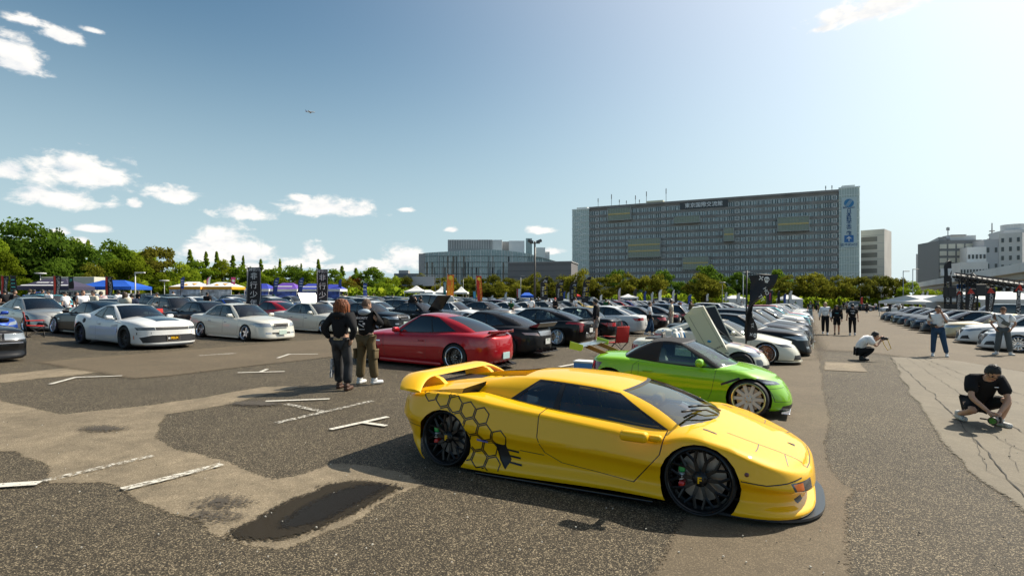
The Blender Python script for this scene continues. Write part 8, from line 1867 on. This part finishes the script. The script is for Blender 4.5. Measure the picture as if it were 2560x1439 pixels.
# right-hand row across the drive
RROW = [(28.6, 8.4, 'modern', pWH, 'white saloon with spindle grille, first and nearest in the right-hand row'), (32.6, 8.4, 'modern', pWH, 'white saloon with spindle grille, second in the right-hand row'), (37.3, 8.5, 'exec', pGD, 'champagne gold saloon in the right-hand row behind the person in jeans'), (41.0, 8.2, 'modern', pBK, 'black saloon next beyond the gold one in the right-hand row'), (44.7, 8.2, 'modern', pBK2, 'black saloon second beyond the gold one in the right-hand row'), (48.4, 8.3, 'modern', pBK, 'black saloon third beyond the gold one in the right-hand row'), (52.2, 8.3, 'fast', pBK2, 'dark fastback fourth beyond the gold one in the right-hand row'), (56.2, 8.3, 'exec', pBK, 'black saloon with round chrome lamps, fifth beyond the gold one'), (60.6, 8.3, 'modern', pBK2, 'dark saloon sixth beyond the gold one in the right-hand row'), (65, 8.4, 'modern', pBK, 'black saloon at the far end of the right-hand row'), (24.4, 9.0, 'modern', pWH, 'white saloon cut by the right edge behind the person with cap')]
for (r, c, k, pm, lab) in RROW: car(lab, k, r, c, 1, pm, ov={'rim': RIMG}, group='cars in the right-hand row')
place_car('sport_utility_car', 'van', stand(atd(2500, 48), AXIS+PI), pWH, 'white boxy sport utility car behind the right-hand row', 'car')
place_car('minivan', 'van', stand(atd(2128, 118), PI), pWH, 'white minivan at the far end of the drive', 'car'); place_car('saloon_car', 'fast', stand(atd(2150, 104), PI*.97), pBK2, 'black low saloon parked sideways at the far end of the drive', 'car'); place_car('coupe_car', 'coupe', stand(atd(2232, 100), PI*.98), pWH, 'white low coupe parked sideways at the far end of the drive', 'car')
# the rest of the rows
FARM = {k: flat_type(k) for k in ('exec', 'modern', 'coupe', 'hatch', 'wagon', 'van', 'square')}
rnd = random.Random(77)
KINDN = dict(exec='saloon', modern='saloon', coupe='coupe', hatch='hatchback', wagon='estate', van='minivan', square='boxy saloon')
PAL = [(pBK, 'black', 9), (pWH, 'white', 9), (pSI, 'silver', 5), (pBK2, 'dark navy', 4), (pGM, 'gunmetal', 4), (pPE, 'pearl', 3), (pBL, 'blue', 2), (pRD, 'red', 2), (pBR, 'brown-grey', 2), (pWN, 'wine red', 1), (pTQ, 'turquoise', 1), (pYB, 'mustard', 1), (pGD, 'champagne', 1)]
PALW = [p for p in PAL for _ in range(p[2])]; KW = ['exec']*4+['modern']*6+['coupe']*5+['hatch']*2+['wagon']*3+['van']*1+['square']*1
used = {}
def fill(rowname, c0, back, r0, r1, step=2.95, fixed=None, skip=.05):
    r = r0; i = 0
    while r < r1:
        p = lot(r, c0)
        px = 1280+FPX*p.x/p.y if p.y > 5 else -999
        if -120 < px < 2660 and p.y < 112 and rnd.random() > skip:
            pm, cn, _ = rnd.choice(PALW); k = rnd.choice(KW)
            if fixed and i < len(fixed): k, pm, cn = fixed[i]
            i += 1
            lab = '%s %s, %s car along the %s' % (cn, KINDN[k], ordn(i), rowname)
            q = lot(r+rnd.uniform(-.15, .15), c0+rnd.uniform(-.35, .35))
            if q.y < 42 and px > -60: place_car('parked_car', k, stand(q, AXIS+(PI if back else 0)+R(rnd.uniform(-2, 2))), pm, lab, 'car', 'parked cars in the rows', {'rim': rnd.choice((RIMG, RIMC, RIMG, BLK))})
            else:
                me, sl = FARM[k]; o = bpy.data.objects.new('parked_car', me); COL.objects.link(o); o.matrix_world = stand(q, AXIS+(PI if back else 0)+R(rnd.uniform(-2, 2))); o.material_slots[sl].link = 'OBJECT'; o.material_slots[sl].material = pm; tag(o, lab, 'car', 'parked cars in the rows')
        r += step*rnd.uniform(.95, 1.12)
fill('drive-side row beyond the ivory coupe', -2.6, 0, 21.1, 80, 2.8, [('exec', pBK, 'black'), ('wagon', pBK2, 'dark'), ('wagon', pBK, 'black'), ('modern', pWH, 'white'), ('modern', pBK, 'black'), ('modern', pWH, 'white'), ('modern', pSI, 'silver'), ('coupe', pYB, 'mustard'), ('exec', pTQ, 'turquoise'), ('wagon', pRD, 'red'), ('modern', pWH, 'white'), ('coupe', pSI, 'silver')], 0)
fill('second row, behind the white saloon', -9.9, 1, 31.2, 85, 2.9, [('exec', pBK, 'black'), ('modern', pBK2, 'dark navy'), ('wagon', pBK, 'black')], .02)
fill('row across the aisle past the white coupe', -20.4, 0, 39.6, 100)
fill('row behind the aisle row', -25.6, 1, 26.2, 105); fill('row behind the raised white bonnet', -31.0, 0, 24.0, 108)
fill('fifth row from the drive', -41.5, 1, 12, 112); fill('sixth row from the drive', -46.8, 0, 14, 112); fill('seventh row from the drive', -57.5, 1, 18, 112); fill('eighth row from the drive', -62.8, 0, 20, 112); fill('ninth row from the drive', -73.5, 1, 26, 112); fill('tenth row from the drive', -79, 0, 30, 112)
bpy.data.scenes.remove(TMP)
